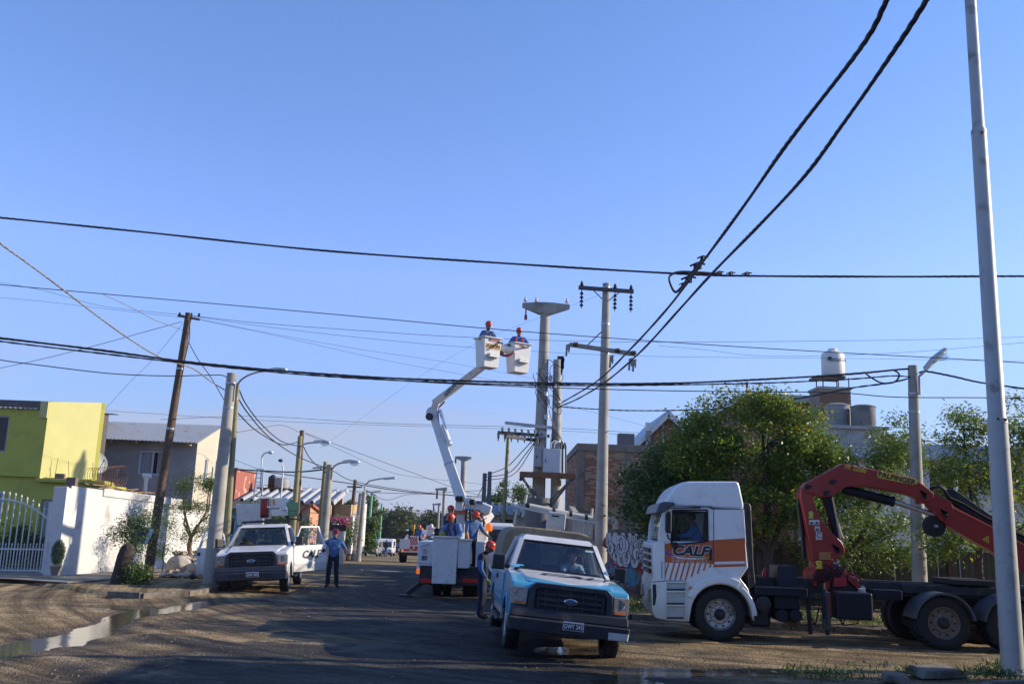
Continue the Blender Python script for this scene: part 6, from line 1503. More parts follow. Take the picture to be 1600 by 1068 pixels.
    for x in (-.45, .42): mb = MB(); mb.box((x, .35, 1.42), (.5, .16, .5), rx=-.15, top=(.8, .8)); mb.box((x, .42, 1.70), (.26, .1, .18)); mb.build('seat', SEAT, t, bevel=.05, seg=3)
    mb = MB(); mb.tube([(.42 + .19 * math.cos(a), -.42 + .06 * math.sin(a), 1.38 + .17 * math.sin(a)) for a in [i * PI / 12 for i in range(25)]], .015, 6); mb.bar((.24, -.42, 1.38), (.6, -.42, 1.38), .04, .02); mb.bar((.42, -.42, 1.38), (.42, -.6, 1.30), .05, .05); mb.build('steering_wheel', BLACKM, t)
    mb = MB(); mb.box((0, -.33, 1.74), (.26, .05, .08)); mb.build('inner_mirror', BLACKM, t, bevel=.01)
    mb = MB(); mb.box((0, -.1, 1.285), (1.74, 1.5, .02)); mb.box((0, .15, 1.835), (1.36, .8, .02)); mb.box((0, .645, 1.34), (1.7, .02, .13)); mb.build('cabin_lining', SEAT, t)
    # bonnet base grating and wipers
    mb = MB(); mb.hexa([(-.84, -1.08, 1.325), (.84, -1.08, 1.325), (.86, -.96, 1.30), (-.86, -.96, 1.30), (-.84, -1.08, 1.34), (.84, -1.08, 1.34), (.86, -.96, 1.32), (-.86, -.96, 1.32)]); mb.build('cowl_grating', DARKPL, t)
    for x in (-.45, .25): mb = MB(); mb.bar((x + .4, -1.0, 1.345), (x - .3, -.93, 1.365), .02, .02); mb.build('wiper', BLACKM, t)
    # face: grille
    mb = MB(); outl = [(-.66, .66), (-.72, .78), (-.70, 1.10), (-.60, 1.19), (.60, 1.19), (.70, 1.10), (.72, .78), (.66, .66)]; inn = [(-.56, .73), (-.61, .80), (-.60, 1.07), (-.54, 1.11), (.54, 1.11), (.60, 1.07), (.61, .80), (.56, .73)]
    n = 8; vs = [(x, -2.60, z) for x, z in outl] + [(x, -2.60, z) for x, z in inn] + [(x, -2.44, z) for x, z in outl] + [(x, -2.46, z) for x, z in inn]
    fs = []
    for i in range(n): j = (i + 1) % n; fs += [(i, j, n + j, n + i), (i, 2 * n + i, 2 * n + j, j), (n + i, n + j, 3 * n + j, 3 * n + i)]
    mb.add(vs, fs); g = mb.build('grille', DARKPL, t, bevel=.012)
    mb = MB(); mb.box((0, -2.525, .92), (1.2, .03, .42)); mb.build('grille_back', BLACKM, t)
    for z in (.84, .93, 1.02): 
        mb = MB(); mb.box((0, -2.565, z), (1.16, .05, .045 if z == .93 else .03)); mb.build('grille_bar', DARKPL, t, bevel=.008)
    for x in (-.42, -.2, 0, .2, .42): mb = MB(); mb.box((x, -2.555, .92), (.03, .04, .36)); mb.build('grille_rib', DARKPL, t)
    for sx in (-1, 1): mb = MB(); mb.box((sx * .545, -2.585, .92), (.04, .03, .26)); mb.build('grille_slot', BLACKM, t)
    mb = MB(); mb.lathe([(.115, 0), (.115, .015), (.10, .022), (.01, .024)], (0, 0, 0), (0, -1, 0), 24); em = mb.build('emblem', CHROME, t); em.location = (0, -2.592, .93); em.scale = (1, 1, .45)
    mb = MB(); mb.lathe([(.098, 0), (.01, .003)], (0, 0, 0), (0, -1, 0), 24); e2 = mb.build('emblem_field', M('emblem blue', (.02, .06, .22), .3), em); e2.location = (0, -.022, 0)
    text('Ford', 'emblem_lettering', CHROME, em, (0, -.028, 0), (PI / 2, 0, 0), .11, shear=.4, sx=.9).scale = (.9, 2.0, 1)
    # headlamps
    for sx in (-1, 1):
        mb = MB(); mb.hexa([(sx * .735, -2.575, .80), (sx * 1.006, -2.51, .80), (sx * 1.006, -2.30, .80), (sx * .735, -2.40, .80), (sx * .725, -2.57, 1.09), (sx * 1.006, -2.50, 1.09), (sx * 1.006, -2.28, 1.09), (sx * .725, -2.40, 1.09)]); hl = mb.build('headlight', LENSM, t, bevel=.015)
        mb = MB(); mb.lathe([(.085, 0), (.06, -.03), (.02, -.045)], (sx * .85, -2.548, .97), (0, -1, 0), 16, caps=False); mb.build('reflector', CHROME, hl)
        mb = MB(); mb.hexa([(sx * .76, -2.585, .815), (sx * .94, -2.545, .815), (sx * .94, -2.50, .815), (sx * .76, -2.54, .815), (sx * .76, -2.585, .86), (sx * .94, -2.545, .86), (sx * .94, -2.50, .86), (sx * .76, -2.54, .86)]); mb.build('indicator', M('amber lens', (.50, .16, .05), .25), hl)
    # bumper
    mb = MB(); mb.hexa([(-1.0, -2.70, .40), (1.0, -2.70, .40), (1.0, -2.40, .42), (-1.0, -2.40, .42), (-1.02, -2.70, .62), (1.02, -2.70, .62), (1.02, -2.40, .62), (-1.02, -2.40, .62)])
    mb.hexa([(-1.0, -2.66, .622), (1.0, -2.66, .622), (1.0, -2.42, .622), (-1.0, -2.42, .622), (-.99, -2.62, .78), (.99, -2.62, .78), (.99, -2.44, .78), (-.99, -2.44, .78)])
    bu = mb.build('bumper', bumper, t, bevel=.03, seg=3)
    for x0, x1 in ((-.60, -.34), (-.30, .34), (.38, .64)): mb = MB(); mb.box(((x0 + x1) / 2, -2.703, .52), (x1 - x0, .012, .13)); mb.build('bumper_slot', BLACKM, bu)
    mb = MB(); mb.box((.06, -2.722, .56), (.36, .018, .155)); pl = mb.build('number_plate', BLACKM, t, bevel=.006)
    mb = MB(); mb.box((.06, -2.733, .56), (.345, .004, .14)); mb.build('plate_rim', WTXT, pl)
    mb = MB(); mb.box((.06, -2.7365, .553), (.325, .004, .112)); mb.build('plate_field', BTXT, pl)
    text(plate, 'plate_lettering', WTXT, pl, (.06, -2.740, .553), (PI / 2, 0, 0), .105, bold=.015, sx=.72)
    # mirrors
    for sx in (-1, 1):
        if open_doors: continue
        mb = MB(); mb.box((sx * 1.14, -.80, 1.40), (.23, .12, .27)); mb.bar((sx * .93, -.82, 1.33), (sx * 1.06, -.80, 1.36), .05, .08); mb.build('mirror', M('black mirror shell', (.012, .014, .016), .35), t, bevel=.06, seg=4)
    # doors
    for sx in (-1, 1):
        d = bpy.data.objects.new('door', None); COL.objects.link(d); d.parent = t; d.location = (sx * .985, -.86, 0); d.empty_display_size = .1
        g = lambda x, y, z: (x * sx, y, z)
        mb = MB(); mb.prism([(0, .50), (0, 1.28), (.40, 1.285), (1.45, 1.285), (1.45, .56), (1.38, .50)], 'X', sx * .005, sx * .045); 
        top0, top1 = (-.05, .06, 1.28), (-.235, .56, 1.83)
        mb.bar(g(-.03, .05, 1.27), g(-.245, .58, 1.84), .05, .05); mb.bar(g(-.245, .56, 1.84), g(-.25, 1.36, 1.83), .05, .06); mb.bar(g(-.25, 1.36, 1.85), g(-.03, 1.42, 1.27), .06, .07, up=(0, 1, 0))
        mb.build('door_panel', paint, d, bevel=.014)
        mb = MB(); mb.add([g(-.02, .10, 1.28), g(-.02, 1.40, 1.28), g(-.24, 1.34, 1.82), g(-.24, .58, 1.82)], [(0, 1, 2, 3)]); mb.build('window', WGLASS if not open_doors else glass('clear glass', (.85, .9, .9), .2), d)
        mb = MB(); mb.box(g(.055, 1.32, 1.10), (.03, .14, .10)); mb.build('handle', BLACKM, d, bevel=.012)
        mb = MB(); mb.box(g(.052, .72, .74), (.012, 1.36, .07)); mb.build('rubbing_strip', paint, d, bevel=.004)
        if open_doors:
            mb = MB(); mb.box(g(.22, .06, 1.43), (.25, .11, .26)); mb.bar(g(.02, .05, 1.36), g(.12, .06, 1.40), .05, .08); mb.build('mirror', M('black mirror shell', (.012, .014, .016), .35), d, bevel=.055, seg=4)
            d.rotation_euler.z = -sx * (R(38) if sx > 0 else R(46))
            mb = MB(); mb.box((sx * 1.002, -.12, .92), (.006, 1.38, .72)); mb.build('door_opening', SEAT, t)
    for sx in (-1, 1):
        wheel(t, (sx * .86, -1.75, .385), .385, .25, (sx, 0, 0)); wheel(t, (sx * .86, 1.78, .385), .385, .25, (sx, 0, 0))
    return t
def calf(parent, loc, rot, s, m=BTXT, oval=True, flat=False):
    o = text('CALF', 'lettering', m, parent, loc, rot, s, bold=.035, shear=.28, sx=1.15, space=.95)
    return o
def ring_arc(parent, name, mat, c, rx, rz, a0, a1, w, basis, n=28):
    """flat printed swoosh: basis (origin, right, up) vectors"""
    o_, ux_, uz_ = map(Vector, basis); mb = MB(); vs = []; nn = ux_.cross(uz_)
    for i in range(n + 1):
        a = a0 + (a1 - a0) * i / n; ww = w * (.35 + .65 * math.sin(PI * i / n))
        for k in (1, -1): vs.append(o_ + ux_ * (c[0] + (rx + k * ww) * math.cos(a)) + uz_ * (c[1] + (rz + k * ww) * math.sin(a)))
    mb.add(vs, [(2 * i, 2 * i + 2, 2 * i + 3, 2 * i + 1) for i in range(n)]); return mb.build(name, mat, parent, smooth=False)

# white pickup on the left with both doors open
f = gp(405, 925); 
PW_ = paint2('white pickup livery', (.66, .66, .66), (.66, .66, .66), lambda s, m: m('GREATER_THAN', s[2], 9))
wp = pickup((-7.45, 30.1, -.02), R(6.5), -R(3.6), 'white utility pickup with both doors open at the left kerb', PW_, M('charcoal bumper', (.028, .031, .045), .5, var=.2, spots=(4, (.09, .08, .07), .55, .8)), 'GNX 405', open_doors=True)
dl = [c for c in wp.children_recursive if c.name.startswith('door') and c.type == 'EMPTY' and c.location.x > 0][0]
calf(dl, (.0525, .74, 1.00), (PI / 2, 0, PI / 2), .31)
ring_arc(dl, 'swoosh', M('dark red print', (.35, .02, .03), .5), (0, 0), .50, .13, R(-20), R(60), .016, ((.051, .84, 1.0), (0, 1, 0), (0, 0, 1)))
ring_arc(dl, 'swoosh', BTXT, (0, 0), .50, .14, R(185), R(330), .008, ((.051, .84, 1.0), (0, 1, 0), (0, 0, 1)))
for k, n_ in enumerate((6, 4)):
    mb = MB()
    for q in range(n_): mb.box((.0515, .66 + .055 * q + .05 * k, .80 - k * .05), (.002, .038, .018))
    mb.build('small_print', BTXT, dl, smooth=False)['kind'] = 'stuff'
# roof rack and lift gear behind its cab
mb = MB(); mb.bar((-.75, .55, 2.04), (1.0, .62, 2.10), .08, .05); mb.bar((-.7, -.05, 2.02), (.85, -.05, 2.03), .05, .04)
for x in (-.68, .68): mb.bar((x, .6, 1.9), (x, .6, 2.04), .05, .05)
mb.build('roof_rack', BLACKM, wp, bevel=.01)
mb = MB(); mb.hexa([(-1.0, 1.0, 1.95), (-.22, 1.0, 1.95), (-.22, 1.7, 1.95), (-1.0, 1.7, 1.95), (-1.04, .94, 2.62), (-.20, .94, 2.62), (-.20, 1.72, 2.62), (-1.04, 1.72, 2.62)]); mb.build('lift_bucket', WHITE2, wp, bevel=.03)
mb = MB(); mb.box((-.10, 1.0, 2.48), (.36, .25, .72), rz=.1); o = mb.build('cable_box', WHITE2, wp, bevel=.02)
mb = MB(); mb.box((-.12, .86, 2.47), (.26, .03, .60)); mb.build('open_front', BLACK, o)
for k in range(6): mb = MB(); mb.tube([(-.22 + .04 * k, .83, 2.72), (-.2 + .03 * k, .80, 2.45), (-.24 + .05 * k, .84, 2.22)], .02, 6); mb.build('red_hose', M('red hose', (.28, .02, .02), .5), o)
mb = MB(); mb.box((.32, 1.05, 2.62), (.5, .4, .34)); mb.box((.36, 1.0, 2.32), (.55, .4, .22)); mb.box((.2, .82, 2.5), (.55, .06, .05)); mb.box((.5, .85, 2.42), (.2, .1, .16)); mb.build('lift_head', WHITE2, wp, bevel=.02)
mb = MB(); mb.box((.18, .83, 2.66), (.07, .03, .16)); mb.build('yellow_panel', M('yellow label', (.5, .3, .05)), wp)
mb = MB(); mb.box((.76, 1.0, 2.5), (.36, .3, .28), top=(1.1, 1)); mb.box((.76, 1.0, 2.28), (.26, .24, .2), top=(1.15, 1)); mb.build('green_cover', M('green plastic', (.16, .30, .14), .6), wp, bevel=.02)
mb = MB(); mb.bar((.55, 1.1, 1.3), (.6, 1.1, 2.3), .12, .12); mb.bar((.9, 1.4, 2.12), (1.05, .8, 2.2), .06, .2); mb.build('support_post', BLACKM, wp)

# blue and white pickup in the foreground
def liv(s, m):   # 1 = white
    hood = m('GREATER_THAN', m('ADD', s[2], m('MULTIPLY', m('ABSOLUTE', s[0], 0), -.06)), 1.205)
    upper = m('GREATER_THAN', s[2], 1.30)
    sill = m('LESS_THAN', s[2], .62)
    return m('MAXIMUM', m('MAXIMUM', hood, upper), sill)
BP = paint2('blue and white livery', (.055, .30, .46), (.58, .58, .58), liv)
_bp = paint2('worn two tone bumper', (.022, .026, .036), (.50, .50, .49), lambda s, m: m('MULTIPLY', m('LESS_THAN', s[2], .53), m('GREATER_THAN', s[0], .66)), .05)
_b = _bp.node_tree.nodes['Principled BSDF'].inputs; _b['Coat Weight'].default_value = 0; _b['Roughness'].default_value = .6; _b['Specular IOR Level'].default_value = .3
bpk = pickup((.86, 18.75, .015), R(4.5), R(4.6), 'blue and white utility pickup with a canvas canopy, driver at the wheel', BP, _bp, 'GWY 243')
o = text('CALF', 'lettering', BTXT, bpk, (.22, -1.55, 1.305), (R(4.6), 0, 0), .34, bold=.03, shear=.28, sx=1.75)
mb = MB(); n = 14; vs = []
for y in (.82, 2.74):
    for i in range(n + 1):
        f = i / n; a = PI * (1 - f); x = .99 * (abs(math.cos(a)) ** .35) * (1 if math.cos(a) > 0 else -1); z = 1.27 + .84 * (math.sin(a) ** .42); vs.append((x, y + (.06 if y > 1 and 2 < i < n - 2 else 0), z))
mb.add(vs, [(i, i + 1, n + 2 + i, n + 1 + i) for i in range(n)] + [tuple(range(n + 1)), tuple(range(n + 1, 2 * n + 2))])
mb.build('canvas_canopy', M('dusty tan canvas', (.23, .19, .13), .92, var=.16, scale=4, bump=.5, bscale=6, spots=(3, (.13, .10, .07), .55, .75)), bpk, bevel=.04)
WP_ = M('dirty white pipe', (.55, .52, .45), .45, var=.12)
for x0, z0, x1, z1 in ((-.72, 2.1, -.68, 2.52), (-.55, 2.3, -.52, 2.78), (.18, 2.45, .19, 2.70), (.80, 2.1, .82, 2.48), (.93, 2.1, .93, 2.66)): mb = MB(); mb.cone((x0, 1.7, z0), (x1, 1.7, z1), .028, n=8); mb.build('rack_post', WP_, bpk)
mb = MB(); mb.cone((-.50, 1.66, 2.55), (.92, 1.66, 2.44), .058, n=16); mb.build('white_pipe', WP_, bpk)
mb = MB(); mb.bar((-.72, 1.62, 2.50), (1.0, 1.62, 2.36), .05, .05); mb.build('rack_rail', WP_, bpk)
for f in (.02, .42, .68, .92): mb = MB(); x = -.50 + 1.42 * f; z = 2.55 - .11 * f; mb.cone((x - .03, 1.66, z), (x + .03, 1.66, z), .066, n=14); mb.build('rubber_clamp', BLACK, bpk)
mb = MB(); mb.box((.16, 1.6, 2.25), (.38, .25, .46)); b_ = mb.build('white_case', WP_, bpk, bevel=.02); mb = MB(); mb.box((.12, 1.472, 2.40), (.16, .02, .03)); mb.build('case_slot', BLACK, b_)
for x in (-.78,): mb = MB(); mb.box((x + .0, -.905, 1.37), (.20, .008, .07), rx=-.7); mb.build('sticker', M('cyan sticker', (.12, .42, .62)), bpk)
mb = MB(); mb.box((.60, -.42, 1.765), (.16, .008, .04), rx=-.7); mb.build('sticker', M('pale sticker', (.4, .55, .6)), bpk)
for x in (-.3, -.1, .05, .3): mb = MB(); mb.box((x, .60, 1.62), (.16, .02, .42)); mb.build('rear_curtain', M('pale rear curtain', (.32, .34, .33), .9), bpk)
# ---------------------------------------------------------------- bucket truck seen from behind
D0 = 28.6
c_ = at(702, 905, D0); BO = Vector((c_.x, D0, 0))
bt = empty('bucket_truck', BO, label='white bucket truck with its jointed boom raised to the high poles', cat='bucket truck')
def BT(px, py, dd=0.): return at(px, py, D0 + dd) - BO
def bspan(name, x0, y0, x1, y1, dd, th, mat, parent=bt, bev=.02):
    a = BT(x0, y1, dd); b = BT(x1, y0, dd); mb = MB(); mb.span((a.x, dd, a.z), (b.x, dd + th, b.z)); return mb.build(name, mat, parent, bevel=bev)
bspan('rear_beam', 654, 896, 752, 912, 0, .25, BLACKM)
bspan('chassis', 668, 890, 745, 902, .26, 7.0, BLACKM)
bspan('deck', 655, 886, 752, 895, .02, 4.6, BLACKM)
for x0, x1 in ((656, 683), (722, 749)): bspan('red_reflector', x0, 904, x1, 909, -.012, .01, REDL, bev=.003)
bspan('underrun_box', 658, 866, 680, 893, .6, 1.0, BLACKM)
tl = bspan('tail_light', 650, 888, 656, 896, -.02, .08, AMBER, bev=.01)
cb = bspan('side_locker', 651, 846, 679, 889, .05, 3.2, WHITE)
a = BT(664, 861, .04); mb = MB(); mb.lathe([(.075, 0), (.075, .004), (.062, .004), (.062, 0)], (a.x, .045, a.z), (0, -1, 0), 22, caps=False); mb.build('number_ring', BTXT, cb)
text('5', 'lettering', BTXT, cb, (a.x, .043, a.z), (PI / 2, 0, 0), .11)
a = BT(663, 871.5, .04); text('80', 'lettering', BTXT, cb, (a.x, .043, a.z), (PI / 2, 0, 0), .20, bold=.03, sx=.85)
a = BT(664, 852, .04); mb = MB(); mb.bar((a.x - .12, .03, a.z - .04), (a.x + .12, .03, a.z + .05), .012, .012); mb.build('locker_rod', BLACKM, cb)
mb = MB(); a = BT(665, 880, 0); mb.box((a.x, .044, a.z), (.46, .004, .008)); mb.build('locker_seam', BTXT, cb)
bspan('locker_hinge', 676, 852, 681, 886, .02, .06, STEEL)
bspan('side_locker', 742, 846, 757, 889, .3, 3.2, WHITE)
for x in (683, 698): a = BT(x, 915, 1.0); wheel(bt, (a.x, 1.2, .47), .47, .26, (-1, 0, 0), truck=True)
for x in (730, 742): a = BT(x, 915, 1.0); wheel(bt, (a.x, 1.2, .47), .47, .26, (1, 0, 0), truck=True)
for x in (676, 740): a = BT(x, 915, 5.6); wheel(bt, (a.x, 5.9, .47), .47, .28, (-1 if x < 700 else 1, 0, 0), truck=True)
# outrigger leg
p0 = BT(681, 893, .35); p1 = BT(636, 927, .2); mb = MB(); mb.bar(p0, p1, .16, .14); mb.build('outrigger', BLACKM, bt, bevel=.01)
mb = MB(); mb.box((p1.x - .03, p1.y, .02), (.34, .26, .05)); mb.build('outrigger_pad', BLACKM, bt, bevel=.01)
mb = MB(); mb.bar(BT(745, 893, .35), BT(762, 925, .3), .16, .14); mb.build('outrigger', BLACKM, bt, bevel=.01)
# low work basket at the tail
def basket(name, parent, x0, x1, y0, y1, dd, depth, taper=.9, label=None, lip=True):
    a = BT(x0, y1, dd); b = BT(x1, y0, dd); w = b.x - a.x; h = b.z - a.z; cx = (a.x + b.x) / 2
    def ring(z, k, ins): hw = w / 2 * k - ins; hd = depth / 2 * k - ins; cy = dd + depth / 2; return [(cx - hw, cy - hd, z), (cx + hw, cy - hd, z), (cx + hw, cy + hd, z), (cx - hw, cy + hd, z)]
    vs = ring(a.z, taper, 0) + ring(b.z, 1, 0) + ring(b.z, 1, .04) + ring(a.z + .05, taper, .04)
    fs = [(3, 2, 1, 0), (12, 13, 14, 15)]
    for r in (0, 4, 8): 
        for i in range(4): j = (i + 1) % 4; fs.append((r + i, r + j, r + 4 + j, r + 4 + i))
    mb = MB(); mb.add(vs, fs); o = mb.build(name, WHITE2, parent, bevel=.02)
    if lip:
        for q0, q1 in zip(ring(b.z, 1.04, 0), ring(b.z, 1.04, 0)[1:] + ring(b.z, 1.04, 0)[:1]): mb = MB(); mb.bar(q0, q1, .07, .045); mb.build('rim_edge', WHITE2, o, bevel=.01)
    return o
bk = basket('work_basket', bt, 673, 716, 839, 911, -.35, .8, .94)
bk2 = basket('tool_basket', bt, 713, 736, 843, 887, -.30, .6, .86)
for i in range(14): mb = MB(); a = BT(random.uniform(678, 712), random.uniform(846, 903), -.36); mb.box((a.x, -.352, a.z), (random.uniform(.01, .05), .004, random.uniform(.008, .02)), ry=random.random()); mb.build('scuff', M('dark scuff', (.16, .15, .15)), bk)
mb = MB(); mb.bar(BT(717, 870, .2), BT(722, 835, 1.6), .16, .16); mb.build('basket_arm', WHITE2, bt, bevel=.02)
mb = MB(); mb.box(BT(682, 832, .1), (.14, .14, .28)); mb.build('control_box', BLACK, bt, bevel=.02)
mb = MB(); mb.lathe([(.12, 0), (.14, .1), (.06, .2)], BT(690, 838, .15), n=12); mb.build('strobe', M('yellow green work glove', (.3, .34, .1)), bt)
# pedestal and turret
bspan('pedestal', 727, 812, 748, 888, 2.4, .8, WHITE)
bspan('pedestal_flare', 736, 820, 763, 880, 3.0, 1.0, WHITE, bev=.08)
bspan('turret_base', 709, 796, 729, 802, 2.2, .9, AMBER if False else M('orange turret band', (.5, .14, .06)), bev=.03)
bspan('turret_column', 711, 802, 727, 850, 2.3, .8, M('pale turret metal', (.45, .46, .46), .4), bev=.03)
bspan('turret_box', 711, 783, 724, 797, 2.0, .7, WHITE, bev=.03)
mb = MB(); mb.bar(BT(738, 787, 2.4), BT(768, 797, 2.4), .7, .36, w2=.62, h2=.28); o = mb.build('counter_box', WHITE, bt, bevel=.06)
a = BT(749.5, 784.5, 2.02); mb = MB(); mb.box((a.x, a.y, a.z), (.20, .01, .10), ry=.12); mb.build('maker_plate', M('violet grey plate', (.16, .15, .28), .5), o)
bspan('turret_head', 725, 777, 739, 790, 2.1, .8, WHITE, bev=.06)
for x, y in ((716, 779), (721, 779), (738, 784)): mb = MB(); a = BT(x, y, 1.95); mb.lathe([(.10, 0), (.10, .12), (.06, .16)], a, (0, -1, 0), 16); mb.build('pulley', BLACK, bt)
for k in range(5): mb = MB(); a = BT(730 + 4 * k, 795, 2.1); b = BT(727 + 7 * k, 810, 2.0); c = BT(732 + 6 * k, 822, 2.1); mb.tube([a, b, c], .028, 6); mb.build('hydraulic_hose', BLACK, bt)
mb = MB(); mb.tube([BT(752, 812, 2.0), BT(758, 817, 2.0), BT(756, 811, 1.9), BT(760, 809, 2.0)], .02, 6); mb.build('red_hose', M('red hose', (.28, .02, .02)), bt)
mb = MB(); mb.lathe([(.10, -.10), (.11, .02), (.09, .12), (.03, .16)], BT(764, 824, 2.2), n=16); mb.build('beacon', AMBER, bt)
mb = MB(); mb.bar(BT(755, 816, 2.6), BT(767, 800, 2.8), .1, .35); mb.build('support_plate', WHITE, bt, bevel=.02)
# cab in front
a = BT(668, 880, 5.0); b = BT(775, 815, 5.0)
cabx0, cabx1 = -.1, 1.9
mb = MB(); mb.prism([(4.9, .7), (4.9, 2.15), (5.1, 2.25), (6.2, 2.2), (6.7, 1.6), (7.6, 1.4), (7.7, .6)], 'X', cabx0, cabx1); cb_ = mb.build('cab', WHITE, bt, bevel=.08, seg=3)
mb = MB(); mb.box((.9, 4.885, 1.8), (1.4, .02, .45)); mb.build('rear_window', GLASS, cb_)
mb = MB(); mb.box((cabx1 + .006, 5.75, 1.85), (.012, .9, .5)); mb.build('side_window', GLASS, cb_)
mb = MB(); mb.box((2.15, 6.3, 1.85), (.12, .2, .4)); mb.bar((1.85, 6.3, 1.9), (2.1, 6.3, 1.9), .03, .03); mb.build('mirror', BLACK, bt, bevel=.03)
# boom
e0 = BT(722, 784, 2.4); e1 = BT(678, 652, 3.6); e2 = BT(757, 570, 1.9)
mb = MB(); mb.bar(e0 + (e0 - e1).normalized() * .1, e1, .36, .42, up=(0, -1, 0), w2=.26, h2=.30); lb = mb.build('lower_boom', WHITE2, bt, bevel=.03)
mb = MB(); c = e0 + (e1 - e0) * .42; mb.bar(c, c + (e1 - e0).normalized() * .03, .34, .39, up=(0, -1, 0)); mb.build('boom_collar', STEEL, lb)
mb = MB(); mb.lathe([(.22, -.18), (.22, .18)], e1 + Vector((-.05, 0, .15)), (0, 1, 0), 18); mb.build('elbow', WHITE2, bt, bevel=.03)
mb = MB(); mb.lathe([(.13, -.03), (.13, .03)], e1 + Vector((-.14, -.23, .0)), (0, 1, 0), 18); mb.build('elbow_cover', BLACKM, bt)
s0 = e1 + Vector((.0, 0, .05)); s1 = e1 + Vector((.08, -.1, .55))
mb = MB(); mb.bar(e1 + Vector((-.05, 0, .1)), s1, .24, .28, up=(0, -1, 0)); mb.bar(s1 - (e2 - s1).normalized() * .08, e2, .24, .28, up=(0, -1, 0), w2=.22, h2=.25); ub = mb.build('upper_boom', WHITE2, bt, bevel=.025)
dv = (e2 - s1).normalized(); ang_ = math.atan2(dv.z, dv.x)
text('AXION', 'lettering', BTXT, ub, s1 + dv * .75 + Vector((-.02, -.20, .0)), (PI / 2, -ang_, math.atan2(dv.y, dv.x)), .20, bold=.02, shear=.2)
mb = MB(); mb.cone(e1 + Vector((.22, -.2, .25)), e1 + (e0 - e1).normalized() * 1.1 + Vector((.2, -.2, .1)), .06, n=10); mb.build('elbow_cylinder', CHROME, bt)
mb = MB(); mb.cone(e1 + (e0 - e1).normalized() * .45 + Vector((.2, -.2, .1)), e1 + (e0 - e1).normalized() * 1.25 + Vector((.2, -.2, .1)), .09, n=10); mb.build('cylinder_barrel', WHITE2, bt)
mb = MB(); mb.tube([s1 + Vector((.1, -.2, -.2)), e1 + Vector((.15, -.25, .1)), e1 + Vector((.25, -.2, -.5)), e1 + Vector((.4, -.15, -1.0))], .02, 6); mb.build('blue_hose', M('blue hose', (.03, .08, .35), .5), bt)
mb = MB(); mb.bar(s1 + Vector((.1, -.18, -.22)), s1 + Vector((.28, -.18, -.02)), .05, .05); mb.build('red_link', M('dark red link', (.3, .02, .02), .5), bt)
# twin man baskets turned towards the sun
def man_basket(px, ytop, ybot, dd, yaw, axion, wd=.66, dp=.58):
    p = BT(px, ytop, dd); z1 = p.z; z0 = BT(px, ybot, dd).z; h = z1 - z0
    r = bpy.data.objects.new('man_basket', None); COL.objects.link(r); r.parent = bt; r.location = (p.x, dd, z0); r.rotation_euler = (0, 0, yaw); r.empty_display_size = .1
    def ring(z, k, ins): hw = wd / 2 * k - ins; hd = dp / 2 * k - ins; return [(-hw, -hd, z), (hw, -hd, z), (hw, hd, z), (-hw, hd, z)]
    vs = ring(0, .82, 0) + ring(h, 1, 0) + ring(h, 1, .03) + ring(.05, .82, .03); fs = [(3, 2, 1, 0), (12, 13, 14, 15)]
    for q in (0, 4, 8):
        for i in range(4): j = (i + 1) % 4; fs.append((q + i, q + j, q + 4 + j, q + 4 + i))
    mb = MB(); mb.add(vs, fs)
    rr_ = ring(h - .01, 1.07, 0)
    for q0, q1 in zip(rr_, rr_[1:] + rr_[:1]): mb.bar(q0, q1, .07, .04)
    mb.build('basket_shell', WHITE2, r, bevel=.015)
    mb = MB(); mb.box((.0, -dp / 2 * .93 - .05, h * .40), (.30, .10, .11)); mb.box((.02, -dp / 2 * .93 - .06, h * .34), (.40, .13, .025)); mb.build('step_box', WHITE2, r, bevel=.02)
    fy = lambda z: -dp / 2 * (.82 + .18 * z / h) - .006
    sl = math.atan2(dp / 2 * .18, h)
    if axion:
        z = h * .70; mb = MB(); mb.box((0.02, fy(z) - .003, z), (.52, .006, .17), rx=sl); mb.build('yellow_panel', M('orange yellow decal', (.80, .40, .06), .4), r)
        text('AXION', 'lettering', BTXT, r, (.02, fy(z) - .009, z), (PI / 2 + sl, 0, 0), .155, bold=.045)
    z = h * .90; mb = MB(); mb.box((.04, fy(z) - .003, z), (.34, .005, .035), rx=sl); mb.build('red_strip_print', M('red print', (.55, .03, .05)), r)
    z = h * .85; mb = MB(); mb.box((.04, fy(z) - .003, z), (.18, .005, .02), rx=sl); mb.build('small_print', M('grey print', (.45, .45, .47)), r)
    return r
yb1 = man_basket(763, 529, 575, 1.3, R(34), True); yb2 = man_basket(810, 538, 583, 2.2, R(32), False)
pa = BT(779, 541, 1.9); pb = BT(800, 546, 1.9)
mb = MB(); mb.cone(pa + Vector((-.1, 0, -.05)), pb + Vector((.1, 0, -.05)), .13, n=16); mb.build('basket_pivot', WHITE2, bt, bevel=.02)
mb = MB(); mb.bar(pa + Vector((-.05, .1, -.1)), e2 + Vector((0, 0, .2)), .2, .2); mb.build('boom_tip', WHITE2, bt, bevel=.02)
for k in range(3): mb = MB(); c = BT(790, 549, 1.6); mb.tube([c + Vector((.26 * math.cos(a) , -.02 * k, .05 - .16 * (1 + .2 * k) * math.sin(a))) for a in [i * PI / 8 for i in range(9)]], .018, 6); mb.build('red_hose', M('red hose', (.28, .02, .02)), bt)
mb = MB(); mb.bar(BT(781, 549, 1.6), BT(785, 553, 1.55), .09, .12); mb.build('hose_clip', BLACK, bt)
